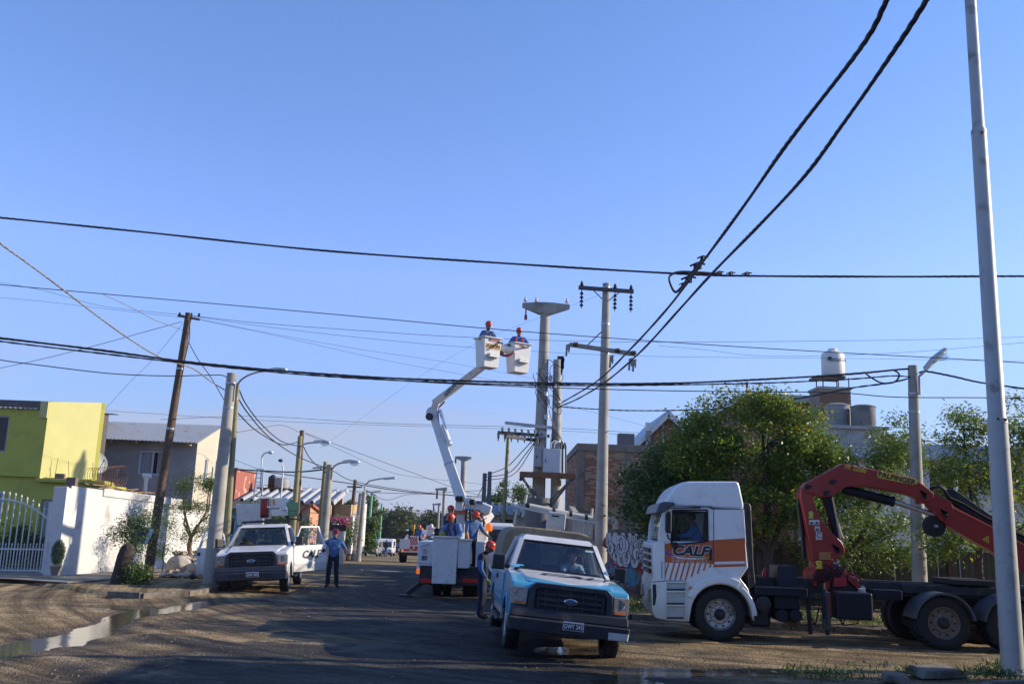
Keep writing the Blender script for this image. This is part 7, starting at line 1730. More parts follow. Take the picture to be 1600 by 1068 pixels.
# ---------------------------------------------------------------- crane truck, side on
g = gp(1126, 1001); YAW = R(-3.5)
CT0 = Vector((g.x, g.y, 0)); cx_ = Vector((math.cos(YAW), math.sin(YAW), 0)); cn_ = Vector((-math.sin(YAW), math.cos(YAW), 0))
ct = empty('crane_truck', CT0, YAW, label='white and orange crane truck standing side on in the crossing', cat='crane truck')
def T(px, py, w=0.0):
    """point of the truck in its own axes: x to the rear, y away from the camera, z up"""
    r = ray(px, py); n = cn_; k = (CT0 + cn_ * w - CO).dot(n) / r.dot(n); p = CO + r * k - CT0; return Vector((p.dot(cx_), w, p.z))
def Tp(pts, w=0.0): return [(lambda v: (v.x, v.z))(T(x, y, w)) for x, y in pts]
def plate_(name, pts, w0, w1, mat, parent=ct, bev=.0, ref=0.0, seg=2):
    mb = MB(); mb.prism(Tp(pts, ref), 'Y', w0, w1); return mb.build(name, mat, parent, bevel=bev, seg=seg)
WD = 2.45
RW = T(1126, 1000).x
wheel_c = T(1126, 961); wr_ = wheel_c.z if wheel_c.z > .4 else .5
ac = T(1127, 961); ar = (T(1175, 961) - T(1127, 961)).length
arch = [(ac.x + ar * math.cos(a), ac.z + ar * math.sin(a)) for a in [R(178) - R(176) * i / 14 for i in range(15)]]
CW = paint2('white truck paint', (.76, .77, .77), (.76, .77, .77), lambda s, m: m('GREATER_THAN', s[2], 99), .4)
# lower cab shell with the wheel arch cut out
low = Tp([(1028, 845), (1020, 849), (1021, 902), (1017.5, 911), (1019, 955), (1024, 965), (1042, 969), (1077, 971)]) + arch + Tp([(1179, 971), (1178, 945), (1169, 919), (1157, 903), (1169, 886), (1165, 846)])
mb = MB(); mb.prism(low, 'Y', 0, WD); cabl = mb.build('cab_lower', CW, ct, bevel=.05, seg=3)
mb = MB(); mb.prism([(ac.x + (ar - .01) * math.cos(a), ac.z + (ar - .01) * math.sin(a)) for a in [PI * i / 12 for i in range(13)]], 'Y', .35, WD - .35); mb.build('wheel_well', BLACKM, ct)
# roof fairing
mb = MB(); rf = Tp([(1040, 789), (1042, 780), (1048, 769), (1056, 759), (1066, 753), (1078, 751.5), (1153, 751.5), (1156, 758), (1162, 786), (1162.5, 795)])
mb.prism(rf, 'Y', .012, WD - .012); mb.build('roof_fairing', CW, ct, bevel=.05, seg=4)
for w0, w1 in ((.0, .07), (WD - .07, WD)):   # pillars both sides
    for nm, pts in (('front_pillar', [(1040, 788), (1114, 794), (1114, 799), (1052, 797), (1050, 802), (1048, 846), (1028, 845), (1030, 820), (1035, 800)]), ('cab_side', [(1105, 795), (1162.5, 794.5), (1166, 848), (1105, 848)])):
        mb = MB(); mb.prism(Tp(pts), 'Y', w0, w1); mb.build(nm, CW, ct, bevel=.015)
mb = MB(); mb.prism(Tp([(1155, 794), (1162.5, 794), (1165, 846), (1158, 846)]), 'Y', .072, WD - .072); mb.build('cab_rear_wall', CW, ct)
mb = MB(); mb.prism(Tp([(1112, 797), (1122, 797), (1122, 845), (1108, 845)]), 'Y', .4, 1.1); mb.build('driver_seat', SEAT, ct, bevel=.05)
mb = MB(); mb.prism(Tp([(1034, 838), (1062, 836), (1064, 846), (1034, 846)]), 'Y', .1, WD - .1); mb.build('dashboard', SEAT, ct, bevel=.02)
a = T(1069, 833, .65); mb = MB(); mb.tube([(a.x + .10 * math.cos(q), .65 + .22 * math.sin(q), a.z + .12 * math.cos(q)) for q in [i * PI / 10 for i in range(21)]], .016, 6); mb.build('steering_wheel', BLACKM, ct)
# windscreen across the front
p0 = T(1031.5, 842); p1 = T(1038, 797); mb = MB(); mb.quad((p0.x - .01, .12, p0.z), (p0.x - .01, WD - .12, p0.z), (p1.x - .01, WD - .12, p1.z), (p1.x - .01, .12, p1.z)); mb.build('windscreen', WGLASS, ct)
p0 = T(1016.5, 905); mb = MB()
for k in range(4): z = T(1020, 860 + 11 * k).z; mb.box((T(1019.5, 860).x - .01, WD / 2, z), (.05, 1.5, .09))
mb.build('front_grille', BLACKM, ct, bevel=.01)
for w in (.3, WD - .3): mb = MB(); z = T(1018, 930).z; mb.box((T(1018, 930).x - .01, w, z), (.06, .42, .28)); mb.build('headlight', LENSM, ct, bevel=.03)
# side window
mb = MB(); mb.prism(Tp([(1051, 797), (1105, 797), (1105, 848), (1048, 849)]), 'Y', .045, .05); 
o = mb.build('side_window_glass', glass('clear glass', (.85, .9, .9), .15), ct)
wf = Tp([(1051, 796.5), (1105, 796), (1106, 844), (1100, 846), (1049, 850)]); mb = MB()
for q0, q1 in zip(wf, wf[1:] + wf[:1]): mb.bar((q0[0], -.004, q0[1]), (q1[0], -.004, q1[1]), .03, .045, up=(0, 1, 0))
mb.build('window_rubber', BLACK, ct)
mb = MB(); mb.prism(Tp([(1056, 800), (1059, 799), (1059, 846), (1053, 846)]), 'Y', .03, .06); mb.build('quarter_post', BLACK, ct)
# far side window rim and visor, interior back
mb = MB(); mb.prism(Tp([(1060, 796), (1105, 796), (1105, 800), (1060, 801)]), 'Y', .3, WD - .3); mb.build('head_lining', SEAT, ct)
# livery: orange band and stripes, each a thin film on the door
def film(name, pts, mat, k=1, parent=ct): mb = MB(); mb.prism(Tp(pts), 'Y', -.003 * k - .001, -.003 * k + .0015); return mb.build(name, mat, parent, smooth=False)
film('orange_band', [(1039.2, 848.5), (1048, 847.5), (1052, 850.5), (1101, 845), (1115, 843), (1115, 881), (1107, 879.5), (1039.2, 878)], ORANGE)
film('orange_band', [(1116, 843), (1164, 840), (1165, 884), (1116, 885.5)], ORANGE)
film('white_stripe', [(1116.2, 877), (1163.5, 876), (1163.7, 880.2), (1116.4, 881)], CW, 2)
for k in range(9):
    x = 1041 + 8.15 * k; L_ = 27 - max(0, k - 4) * 4.8; f = L_ / 27.
    film('orange_stripe', [(x + 3.6, 878.2), (x + 6.2, 878.2), (x + 6.2 - 7.6 * f, 878.2 + L_), (x + 3.6 - 7.6 * f, 878.2 + L_)] if k else [(1043.5, 878), (1046, 878), (1039.6, 901), (1039.6, 893)], ORANGE, 2)
for pts in ([(1114.4, 794), (1115.4, 794), (1115.6, 886), (1114.8, 886)], [(1042, 789.6), (1108, 789.6), (1113, 792), (1114, 794), (1162, 794.6), (1162, 795.4), (1112, 795), (1107, 790.4), (1042, 790.4)], [(1038.6, 846), (1039.4, 846), (1039.4, 905), (1038.6, 905)], [(1033.6, 876), (1034.6, 876), (1034.6, 903), (1033.6, 903)]): film('panel_gap', pts, BTXT, 3)
film('black_badge', [(1082, 791.3), (1095, 791.3), (1095, 793.8), (1082, 793.8)], BTXT, 4)
r0 = T(1077, 860.5)
ctx = text('CALF', 'lettering', WTXT, ct, (r0.x, -.014, r0.z), (PI / 2, 0, 0), .275, bold=.085, shear=.28, sx=1.12, space=1.04)
ctx = text('CALF', 'lettering', BTXT, ct, (r0.x, -.020, r0.z), (PI / 2, 0, 0), .275, bold=.045, shear=.28, sx=1.12, space=1.04)
c_ = T(1078, 864); B3 = ((c_.x, -.0105, c_.z), (1, 0, 0), (0, 0, 1)); rx = (T(1114, 862).x - T(1042, 862).x) / 2
ring_arc(ct, 'swoosh', M('blue print', (.03, .07, .45)), (0, 0), rx, .10, R(150), R(250), .022, B3)
ring_arc(ct, 'swoosh', WTXT, (0, 0), rx + .0, .105, R(215), R(330), .016, ((c_.x, -.0115, c_.z), (1, 0, 0), (0, 0, 1)))
ring_arc(ct, 'swoosh', M('yellow green print', (.40, .42, .12)), (0, 0), rx, .10, R(285), R(352), .014, ((c_.x, -.0125, c_.z), (1, 0, 0), (0, 0, 1)))
ring_arc(ct, 'swoosh', M('violet print', (.35, .25, .45)), (0, 0), rx, .10, R(-8), R(75), .010, ((c_.x, -.0105, c_.z), (1, 0, 0), (0, 0, 1)))
a = T(1077, 875.5); text('0-800 333 2253', 'lettering', M('pale print', (.62, .45, .36)), ct, (a.x, -.012, a.z), (PI / 2, 0, 0), .125, bold=.012, sx=.92)
mb = MB(); a = T(1110, 857); b = T(1110, 875); mb.bar((a.x, -.03, a.z), (b.x, -.03, b.z), .045, .045, up=(0, 1, 0)); mb.build('door_handle', BLACK, ct, bevel=.012)
# entry steps
STP = M('pale step plastic', (.42, .46, .45), .5)
for k, (y0, y1) in enumerate([(909.5, 921), (924.5, 943), (946, 965)]):
    pts = [(1041, y0), (1072 - 1.2 * k, y0), (1071 - 1.2 * k, y1), (1041.5, y1)]
    mb = MB(); mb.prism(Tp(pts), 'Y', -.006, -.002); s_ = mb.build('step', STP, ct)
    mb = MB(); mb.prism(Tp([(1041.5, y1 - 2), (1070 - 1.2 * k, y1 - 2), (1070 - 1.2 * k, y1 + .4), (1041.5, y1 + .4)]), 'Y', -.03, -.004); mb.build('step_edge', BLACKM, s_)
    for px_ in (1040.6, 1072.6 - 1.2 * k): mb = MB(); mb.prism(Tp([(px_, y0 - 1), (px_ + 1, y0 - 1), (px_ + 1, y1 + 1), (px_, y1 + 1)]), 'Y', -.035, -.004); mb.build('step_side', CW, s_)
    mb = MB(); mb.prism(Tp([(1041, y0 - 2.2), (1073 - 1.2 * k, y0 - 2.2), (1073 - 1.2 * k, y0), (1041, y0)]), 'Y', -.05, -.004); mb.build('step_lip', CW, s_, bevel=.008)
a = T(1079, 918); mb = MB(); mb.lathe([(.042, 0), (.036, .02), (.01, .03)], (a.x, -.002, a.z), (0, -1, 0), 16); mb.build('marker_lamp', M('amber lens bright', (.62, .24, .05), .3), ct)
# raised fender lips over the wheel
for off_, r0_, r1_, a0, a1, nm in ((-.05, ar + .02, ar + .17, R(60), R(152), 'front_fender_lip'), (-.05, ar + .015, ar + .10, R(2), R(54), 'rear_fender_lip')):
    pp = [(ac.x + r1_ * math.cos(a0 + (a1 - a0) * i / 10), ac.z + r1_ * math.sin(a0 + (a1 - a0) * i / 10)) for i in range(11)] + [(ac.x + r0_ * math.cos(a1 + (a0 - a1) * i / 10), ac.z + r0_ * math.sin(a1 + (a0 - a1) * i / 10)) for i in range(11)]
    mb = MB(); mb.prism(pp, 'Y', off_, -.003); mb.build(nm, CW, ct, bevel=.02, seg=3)
film('bumper_gap', [(1018.5, 908), (1042, 906), (1072, 906.5), (1072, 907.4), (1042, 907), (1018.5, 909)], BTXT, 3)
mb = MB(); mb.prism(Tp([(1019.5, 912), (1025, 912), (1026, 930), (1024, 944), (1020, 946)]), 'Y', -.008, .02); mb.build('fog_lamp_recess', BLACKM, ct, bevel=.01)
# visor, mirrors, air stack
for w0 in (0,):
    mb = MB(); mb.prism(Tp([(1024, 801), (1029, 787), (1036, 783), (1052, 784), (1055, 788), (1044, 792), (1038, 800)]), 'Y', -.10, WD + .1); mb.build('sun_visor', M('smoke grey visor', (.06, .07, .09), .4), ct, bevel=.03, seg=3)
mb = MB(); mb.prism(Tp([(1038, 801), (1046, 798), (1047.5, 802), (1046.5, 832), (1039, 833), (1037.5, 826)]), 'Y', -.34, -.14); mr_ = mb.build('mirror', BLACK, ct, bevel=.04, seg=3)
a0 = T(1041, 834); a1 = T(1045, 840); a2 = T(1050, 846); mb = MB(); mb.tube([(a0.x, -.22, a0.z), (a0.x + .02, -.2, a1.z), (a1.x + .03, -.12, a1.z - .03), (a2.x, -.02, a2.z)], .018, 8); a = T(1044, 793); b = T(1082, 792.5); mb.tube([(a0.x, -.22, T(1041, 800).z), (a.x, -.12, a.z), (b.x, -.02, b.z)], .014, 8); mb.build('mirror_arm', BLACK, ct)
mb = MB(); mb.prism(Tp([(1049, 847), (1058, 846), (1058, 855), (1050, 856)]), 'Y', -.16, -.02); mb.build('kerb_mirror', BLACK, ct, bevel=.025)
mb = MB(); mb.prism(Tp([(1162, 788), (1165, 784.5), (1173, 785), (1176, 790), (1180, 880), (1183, 912), (1172, 925), (1170, 885)]), 'Y', .15, .85); o = mb.build('air_intake_stack', BLACKM, ct, bevel=.03)
for k in range(14): y = 797 + 3.6 * k; mb = MB(); mb.prism(Tp([(1164, y), (1176.5, y), (1176.5, y + 1.4), (1164, y + 1.4)]), 'Y', .13, .149); mb.build('stack_rib', DARKPL, o)
# wheels
tr = .52
cz_ = .52
fw = wheel(ct, (wheel_c.x, .20, cz_), tr, .32, (0, -1, 0), truck=True, rr=.62); wheel(ct, (wheel_c.x, WD - .2, cz_), tr, .32, (0, 1, 0), truck=True, rr=.62)
RIMD = M('dusty tan steel rim', (.20, .16, .125), .7, .2, var=.2, scale=12)
r1 = T(1478, 970).x; r2 = r1 + 1.38
for x in (r1, r2):
    wheel(ct, (x, .22, cz_ + .01), tr * 1.04, .30, (0, -1, 0), rim=RIMD, truck=True, rr=.60); wheel(ct, (x, WD - .22, cz_ + .01), tr * 1.04, .30, (0, 1, 0), rim=RIMD, truck=True, rr=.6)
    wheel(ct, (x, .56, cz_), tr, .28, (0, -1, 0), rim=RIMD, truck=True); wheel(ct, (x, WD - .56, cz_), tr, .28, (0, 1, 0), rim=RIMD, truck=True)
    mb = MB(); mb.cone((x, .3, cz_), (x, WD - .3, cz_), .14, n=12); mb.lathe([(.1, -.2), (.26, -.1), (.26, .1), (.1, .2)], (x, WD / 2, cz_), (0, 1, 0), 14); mb.build('axle', BLACKM, ct)
    mb = MB(); mb.prism([(x + (tr + .10) * math.cos(q), cz_ + (tr + .10) * math.sin(q)) for q in [R(8) + R(164) * i / 12 for i in range(13)]] + [(x + (tr + .06) * math.cos(q), cz_ + (tr + .06) * math.sin(q)) for q in [R(172) - R(164) * i / 12 for i in range(13)]], 'Y', 0, .7); mb.build('mudguard', M('grey mudguard', (.075, .08, .09), .4), ct)
# frame rails, boxes, tanks
zr0 = T(1300, 930).z; zr1 = T(1300, 908).z
for w in (.75, WD - .95): mb = MB(); mb.span((T(1160, 900).x, w, zr0), (r2 + 1.0, w + .2, zr1)); mb.build('frame_rail', BLACKM, ct, bevel=.01)
def tbox(name, x0, y0, x1, y1, w0, w1, mat=BLACKM, bev=.02):
    a = T(x0, y1, w0); b = T(x1, y0, w0); mb = MB(); mb.span((a.x, w0, a.z), (b.x, w1, b.z)); return mb.build(name, mat, ct, bevel=bev)
DKB = M('dark blue black paint', (.007, .009, .018), .5, var=.2, spec=.3)
tbox('battery_box', 1210, 928, 1250, 950, .15, .6, DKB); tbox('deck_box', 1180, 919, 1262, 929, .05, 1.2, DKB); tbox('fuel_tank', 1308, 926, 1364, 967, .02, .75, DKB, .05); tbox('tank_lid', 1344, 919, 1352, 926, .2, .35, M('pale cap', (.4, .4, .38)), .01)
tbox('deck_plate', 1365, 922, 1410, 936, .25, 2.1, DKB); tbox('rear_deck', 1410, 918, 1560, 926, .6, 1.9, BLACKM); tbox('blue_toolbox', 1215, 884, 1245, 919, .5, 1.3, M('dark blue toolbox', (.006, .008, .022), .5, var=.2))
a = T(1191, 942, .2); mb = MB(); mb.lathe([(.16, 0), (.16, .05), (.06, .07)], (a.x, .12, a.z), (0, -1, 0), 20); mb.cone((a.x, .1, a.z), (a.x, .7, a.z), .15, n=18); mb.build('air_filter', BLACKM, ct, bevel=.01)
for px_ in (1219, 1241): a = T(px_, 960, .3); mb = MB(); mb.cone((a.x, .1, a.z), (a.x, 1.0, a.z), .13, n=18); mb.build('air_tank', DKB, ct, bevel=.02)
mb = MB(); a = T(1225, 968, .4); b = T(1247, 977, .3); mb.tube([(a.x, .6, a.z), (a.x + .1, .4, a.z - .02), (b.x, .3, b.z)], .06, 10); mb.build('exhaust_tip', RUST, ct)
a = T(1186, 952, .3); mb = MB(); mb.span((a.x - .2, .3, a.z - .35), (a.x + .25, 1.8, a.z + .45)); mb.build('gearbox', BLACKM, ct, bevel=.08)
tbox('fifth_wheel', 1488, 907, 1556, 913, .55, 1.75, BLACK, .02); tbox('fifth_wheel_base', 1504, 913, 1545, 921, .8, 1.5, BLACKM)
a = T(1197, 893, .8); mb = MB(); mb.lathe([(.05, -.16), (.065, -.08), (.065, .04), (.035, .09), (.015, .15)], (a.x, .9, a.z - .05), n=14); mb.build('red_gas_bottle', M('deep red enamel', (.38, .02, .03), .25), ct)
for k in range(10): mb = MB(); x = 1395 + random.uniform(-30, 40); a = T(x, 921, .9); mb.tube([(a.x, .9 + random.uniform(-.2, .2), a.z), (a.x + random.uniform(-.1, .1), .9, a.z + random.uniform(.03, .12)), (a.x + random.uniform(-.2, .2), 1.0, a.z)], .012, 5); mb.build('loose_hose', STEEL if k % 3 else RUST, ct)
for k in range(4): mb = MB(); a = T(1260 + 22 * k, 975, .4); mb.tube([(a.x - .25, .5, a.z + .3), (a.x - .1, .45, a.z - .02), (a.x + .2, .45, a.z + .02), (a.x + .3, .5, a.z + .35)], .016, 6); mb.build('air_line', BLACK, ct)
# crane: post, arms, rams
Z6 = lambda u, v: (1230 + u / 2.903, 700 + v / 2.903)
C0 = 1.0
def cr(name, uv, w0, w1, mat=RED, bev=.02, parent=ct): return plate_(name, [Z6(*q) for q in uv], w0, w1, mat, parent, bev, ref=C0)
post = cr('crane_post', [(64, 178), (100, 168), (118, 186), (120, 230), (135, 280), (160, 330), (200, 378), (248, 424), (262, 455), (260, 482), (240, 490), (216, 492), (216, 512), (118, 512), (112, 470), (92, 380), (72, 270), (60, 215)], C0, C0 + .42)
boom = cr('inner_boom', [(66, 180), (86, 158), (250, 70), (345, 88), (575, 134), (640, 184), (664, 205), (664, 226), (642, 243), (622, 242), (590, 220), (545, 207), (460, 190), (345, 172), (268, 176), (236, 192), (210, 214), (170, 222), (118, 208), (80, 200)], C0 - .03, C0 + .38)
outer = cr('outer_boom', [(640, 190), (655, 196), (745, 240), (757, 262), (930, 352), (1074, 432), (1300, 565), (1300, 700), (1074, 556), (930, 464), (800, 392), (758, 366), (720, 342), (690, 318), (672, 285), (640, 246), (606, 252), (604, 226)], C0 + .02, C0 + .34)
cr('boom_flange', [(690, 262), (745, 252), (757, 284), (748, 312), (728, 326), (704, 316), (690, 290)], C0 - .02, C0 + .019, RED, .01)
cr('boom_top_edge', [(750, 262), (930, 354), (1074, 434), (1074, 440), (930, 361), (748, 272)], C0 - .01, C0 + .03, M('light red edge', (.6, .10, .06), .35), .004)
def ram(a, b_, c, r0, r1, w, nm):
    A, B_, C_ = [T(*Z6(*q), w) for q in (a, b_, c)]
    mb = MB(); mb.cone(A, B_, r0, n=18); mb.cone(B_ - (B_ - A).normalized() * .06, B_, r0 * 1.15, n=18); o = mb.build(nm, DKB, ct, bevel=.01)
    mb = MB(); mb.cone(B_, C_, r1, n=14); mb.build('ram_rod', CHROME, o)
ram((255, 186), (483, 242), (700, 312), .105, .058, C0 + .18, 'main_ram'); ram((180, 222), (235, 415), (243, 452), .11, .05, C0 + .18, 'post_ram')
mb = MB(); A, B_ = T(*Z6(205, 222), C0 - .05), T(*Z6(240, 412), C0 - .05); mb.cone(A, B_, .025, n=8); mb.build('ram_pipe', CHROME, ct)
for u, v in ((92, 175), (205, 152), (176, 202), (232, 464), (627, 216), (722, 302)):   # teardrop pins
    p = T(*Z6(u, v), C0 - .06); mb = MB(); tl_ = Vector((1.0, 0, .35)) if u != 232 else Vector((-.5, 0, 1))
    pts = [(p.x + .055 * math.cos(q), p.z + .055 * math.sin(q)) for q in [R(80) + R(260) * i / 10 for i in range(11)]]; d = .12; pts.append((p.x + d * (1 if v < 230 and u < 300 else -.7), p.z + d * (.25 if v < 230 and u < 300 else .9)))
    mb.prism(pts, 'Y', C0 - .07, C0 - .025); mb.build('pivot_pin', BLACK, ct, bevel=.01)
# hose bundle over the outer boom
for k in range(7):
    mb = MB(); pts = [(640, 196), (655 + 3 * k, 176 - k), (690 + 4 * k, 170 + k), (715 + 4 * k, 190 + 2 * k), (740 + 3 * k, 225 + 3 * k), (800, 252 + 5 * k), (900, 312 + 5 * k), (1074, 418 + 5 * k - 20), (1300, 545)]
    mb.tube([T(*Z6(u, v), C0 + .05 + .04 * k) for u, v in pts], .020, 6); mb.build('hydraulic_hose', BLACK, ct)
cr('hose_tray', [(735, 185), (760, 180), (930, 300), (1080, 385), (1300, 520), (1300, 555), (1080, 425), (930, 345), (800, 275), (760, 240)], C0 + .10, C0 + .40, BLACKM, .01)
p = T(*Z6(665, 352), C0 + .2); mb = MB(); mb.lathe([(.23, -.08), (.23, .08), (.15, .10), (.05, .12)], p + Vector((0, .0, 0)), (0, -1, 0), 28); o = mb.build('hose_reel', BLACK, ct, bevel=.01); mb = MB(); mb.box(p + Vector((0, -.13, 0)), (.08, .02, .05)); mb.build('reel_hub', STEEL, o)
# stickers and lettering
YL = M('yellow decal', (.62, .46, .02), .45)
def zt(u, v, w): return T(*Z6(u, v), w)
cr('maker_panel', [(408, 108), (420, 106), (570, 136), (586, 146), (588, 160), (576, 166), (560, 164), (412, 134), (404, 124)], C0 - .036, C0 - .0305, YL, .0)
a = zt(497, 136, C0 - .04); text('PALFINGER', 'lettering', BTXT, ct, (a.x, C0 - .042, a.z), (PI / 2, R(11.5), 0), .158, bold=.03, sx=1.02)
a = zt(309, 94, C0 - .04); text('PK 32080', 'lettering', YL, ct, (a.x, C0 - .034, a.z), (PI / 2, R(11), 0), .125, bold=.012, shear=.25, sx=.95)
cr('round_sticker', [(96, 292), (101, 285), (111, 284), (118, 290), (119, 302), (113, 307), (119, 310), (119, 317), (98, 318), (97, 308), (101, 306)], C0 - .006, C0 - .001, M('yellow green sticker', (.45, .48, .08)), 0)
WS = M('white sticker', (.55, .55, .55), .5)
for u, v, w_, h_ in ((99, 324, 23, 22), (122, 324, 24, 22), (125, 353, 23, 22), (130, 380, 28, 34)):
    o = cr('warning_sticker', [(u, v), (u + w_, v), (u + w_, v + h_), (u, v + h_)], C0 - .006, C0 - .001, WS, 0)
    if h_ < 30: cr('sticker_print', [(u + 3, v + h_ - 3), (u + w_ * .3, v + h_ * .45), (u + w_ * .7, v + h_ * .45), (u + w_ - 3, v + h_ - 3)], C0 - .009, C0 - .0065, BTXT, 0, o)
a = zt(144, 396, C0 - .01); text('C', 'lettering', BTXT, ct, (a.x, C0 - .009, a.z), (PI / 2, 0, 0), .15, bold=.01)
cr('orange_plate', [(144, 470), (198, 470), (198, 505), (144, 505)], C0 - .02, C0 - .001, M('dull orange plate', (.42, .19, .05), .6), .004)
o = cr('warning_triangle', [(886, 412), (914, 396), (916, 430)], C0 + .012, C0 + .019, YL, 0); cr('sticker_print', [(893, 412), (911, 402), (912, 423)], C0 + .009, C0 + .0115, BTXT, 0, o); cr('sticker_print', [(898, 412), (908, 406), (909, 418)], C0 + .006, C0 + .0085, YL, 0, o)
# base of the crane
cr('slew_base', [(96, 560), (112, 540), (240, 540), (246, 575), (246, 620), (200, 625), (180, 600), (175, 632), (150, 640), (150, 600), (118, 600), (116, 628), (98, 620)], C0 - .35, C0 + .5, RED, .02)
cr('slew_column', [(122, 512), (214, 512), (228, 556), (124, 556)], C0 - .05, C0 + .4, RED, .02)
cr('control_block', [(186, 582), (244, 582), (246, 620), (186, 622)], C0 - .42, C0 - .36, M('deep red enamel', (.38, .02, .03)), .01)
cr('yellow_valve', [(112, 508), (130, 506), (131, 542), (113, 542)], C0 - .5, C0 - .3, M('yellow valve paint', (.5, .36, .03)), .01)
cr('stabiliser_leg', [(122, 640), (150, 640), (156, 806), (126, 806)], C0 - .75, C0 - .55, M('dark grey leg', (.06, .065, .075), .4, .3), .012); cr('red_leg_stripe', [(146, 648), (152, 648), (153, 740), (147, 740)], C0 - .77, C0 - .751, RED, 0)
for u0, v0, u1, v1 in ((100, 640, 106, 840), (162, 610, 184, 845), (172, 640, 178, 800)): 
    mb = MB(); mb.tube([zt(u0, v0, C0 - .7), zt((u0 + u1) / 2 - 6, (v0 + v1) / 2, C0 - .72), zt(u1, v1, C0 - .7)], .045, 8); mb.build('hanging_sling', BLACK, ct)
for k in range(9): mb = MB(); u = 120 + 14 * k; mb.tube([zt(u, 520 + 8 * (k % 3), C0 - .3), zt(u + 25, 545 + 6 * (k % 4), C0 - .45), zt(u + 10, 575, C0 - .42), zt(u - 6, 600, C0 - .38)], .018, 6); mb.build('hydraulic_hose', [BLACK, DKB, BLACK][k % 3], ct)
for k in range(5): mb = MB(); a = zt(215 + 4 * k, 508 + 10 * k, C0 - .1); mb.lathe([(.06, -.03), (.07, 0), (.04, .05)], a, (0, -1, 0), 12); mb.build('swivel_joint', [RED, STEEL][k % 2], ct)
mb = MB(); mb.tube([zt(60, 178, C0 + .2), zt(52, 260, C0 + .25), zt(70, 380, C0 + .25), zt(78, 500, C0 + .2)], .05, 8); mb.build('return_pipe', DKB, ct)
for u, v, s_ in ((268, 590, .1), (285, 600, .13), (300, 620, .1), (325, 632, .08)): mb = MB(); a = zt(u, v, C0); mb.box(a, (s_ * 2, .4, s_ * 2.4), ry=.3 * (u % 2)); mb.lathe([(s_, 0), (s_ * .6, .1)], a + Vector((0, -.22, 0)), (0, -1, 0), 10); mb.build('valve_bank', RED if u != 325 else M('pale cap', (.4, .4, .38)), ct, bevel=.01)
# rear of the crane, past the post: folded boom end and tail
mb = MB(); a = T(*Z6(1260, 640), C0 + .1); mb.box(a + Vector((.2, .1, -.1)), (.5, .5, .8), ry=.5); mb.build('boom_head', RED, ct, bevel=.03)
a = T(1600, 925, .3); mb = MB(); mb.span((r2 + .9, .3, zr0 - .1), (r2 + 1.1, WD - .3, zr1)); mb.build('tail_beam', BLACKM, ct)

# ---------------------------------------------------------------- far vehicles
def small_vehicle(px, d, side, label, mat, L_=4.2, W_=1.7, H_=1.8, van=True, name='van', z=None, rz=0):
    p = at(px, 860, d); t = empty(name, (p.x, d, hz(p.x, d) if z is None else z), rz, label=label, cat='van' if van else 'car')
    b = -L_ / 2
    pr = [(b + .1, .35), (b, .55), (b + .05, .85), (b + .75, 1.0), (b + 1.35, H_ * .93), (b + 1.7, H_), (-b - .15, H_ * .97), (-b, .9), (-b, .35)] if van else [(b + .1, .35), (b, .6), (b + .1, .8), (b + 1.1, .92), (b + 1.7, H_ * .97), (-b - 1.3, H_), (-b - .6, .95), (-b, .9), (-b, .4)]
    mb = MB(); mb.prism(pr, 'X', -W_ / 2, W_ / 2); o = mb.build('body', mat, t, bevel=.09, seg=3)
    y0, z0, y1, z1 = b + .82, 1.04, b + 1.36, H_ * .90
    mb = MB(); mb.hexa([(-W_ * .44, y0 - .05, z0), (W_ * .44, y0 - .05, z0), (W_ * .44, y0 + .1, z0), (-W_ * .44, y0 + .1, z0), (-W_ * .38, y1 - .05, z1), (W_ * .38, y1 - .05, z1), (W_ * .38, y1 + .1, z1), (-W_ * .38, y1 + .1, z1)]); mb.build('windscreen', HOUSEGLASS, t, bevel=.01)
    for sx in (-1, 1):
        for ya, yb in ((b + 1.5, b + 2.3), (b + 2.4, b + 3.3)): mb = MB(); mb.box((sx * (W_ / 2 + .004), (ya + yb) / 2, H_ * .72), (.02, yb - ya, H_ * .26)); mb.build('side_window', HOUSEGLASS, t)
        mb = MB(); mb.box((sx * W_ * .38, b + .02, .75), (.26, .1, .18)); mb.build('headlight', LENSM, t, bevel=.03)
        mb = MB(); mb.box((sx * (W_ / 2 + .1), b + 1.2, 1.08), (.16, .1, .14)); mb.build('mirror', BLACK, t, bevel=.02)
        for yy in (b + .85, -b - .8): wheel(t, (sx * (W_ / 2 - .08), yy, .31), .31, .2, (sx, 0, 0))
    mb = MB(); mb.box((0, b + .0, .62), (.8, .06, .14)); mb.build('grille', BLACKM, t); mb = MB(); mb.box((0, b + .0, .42), (W_ * .96, .12, .16)); mb.build('bumper', DARKPL, t, bevel=.03)
    mb = MB(); mb.box((0, b - .06, .44), (.36, .02, .12)); mb.build('number_plate', BTXT, t)
    return t
SIL = M('silver van paint', (.38, .39, .40), .3, .4, var=.05)
small_vehicle(580.5, 100, 1, 'silver van parked on the left down the street', SIL)
small_vehicle(603.5, 112, 1, 'white van right behind the silver van', WHITE, H_=2.0)
t = small_vehicle(616, 125, 1, 'dark red and white car half hidden behind the white van', M('dark blue car paint', (.03, .035, .07), .3), van=False, name='car', H_=1.5)
t['label'] = 'dark car half hidden behind the white van'
small_vehicle(781, 44, 1, 'white car with an open window just right of the bucket truck', WHITE, van=False, name='car', H_=1.5, rz=R(20))
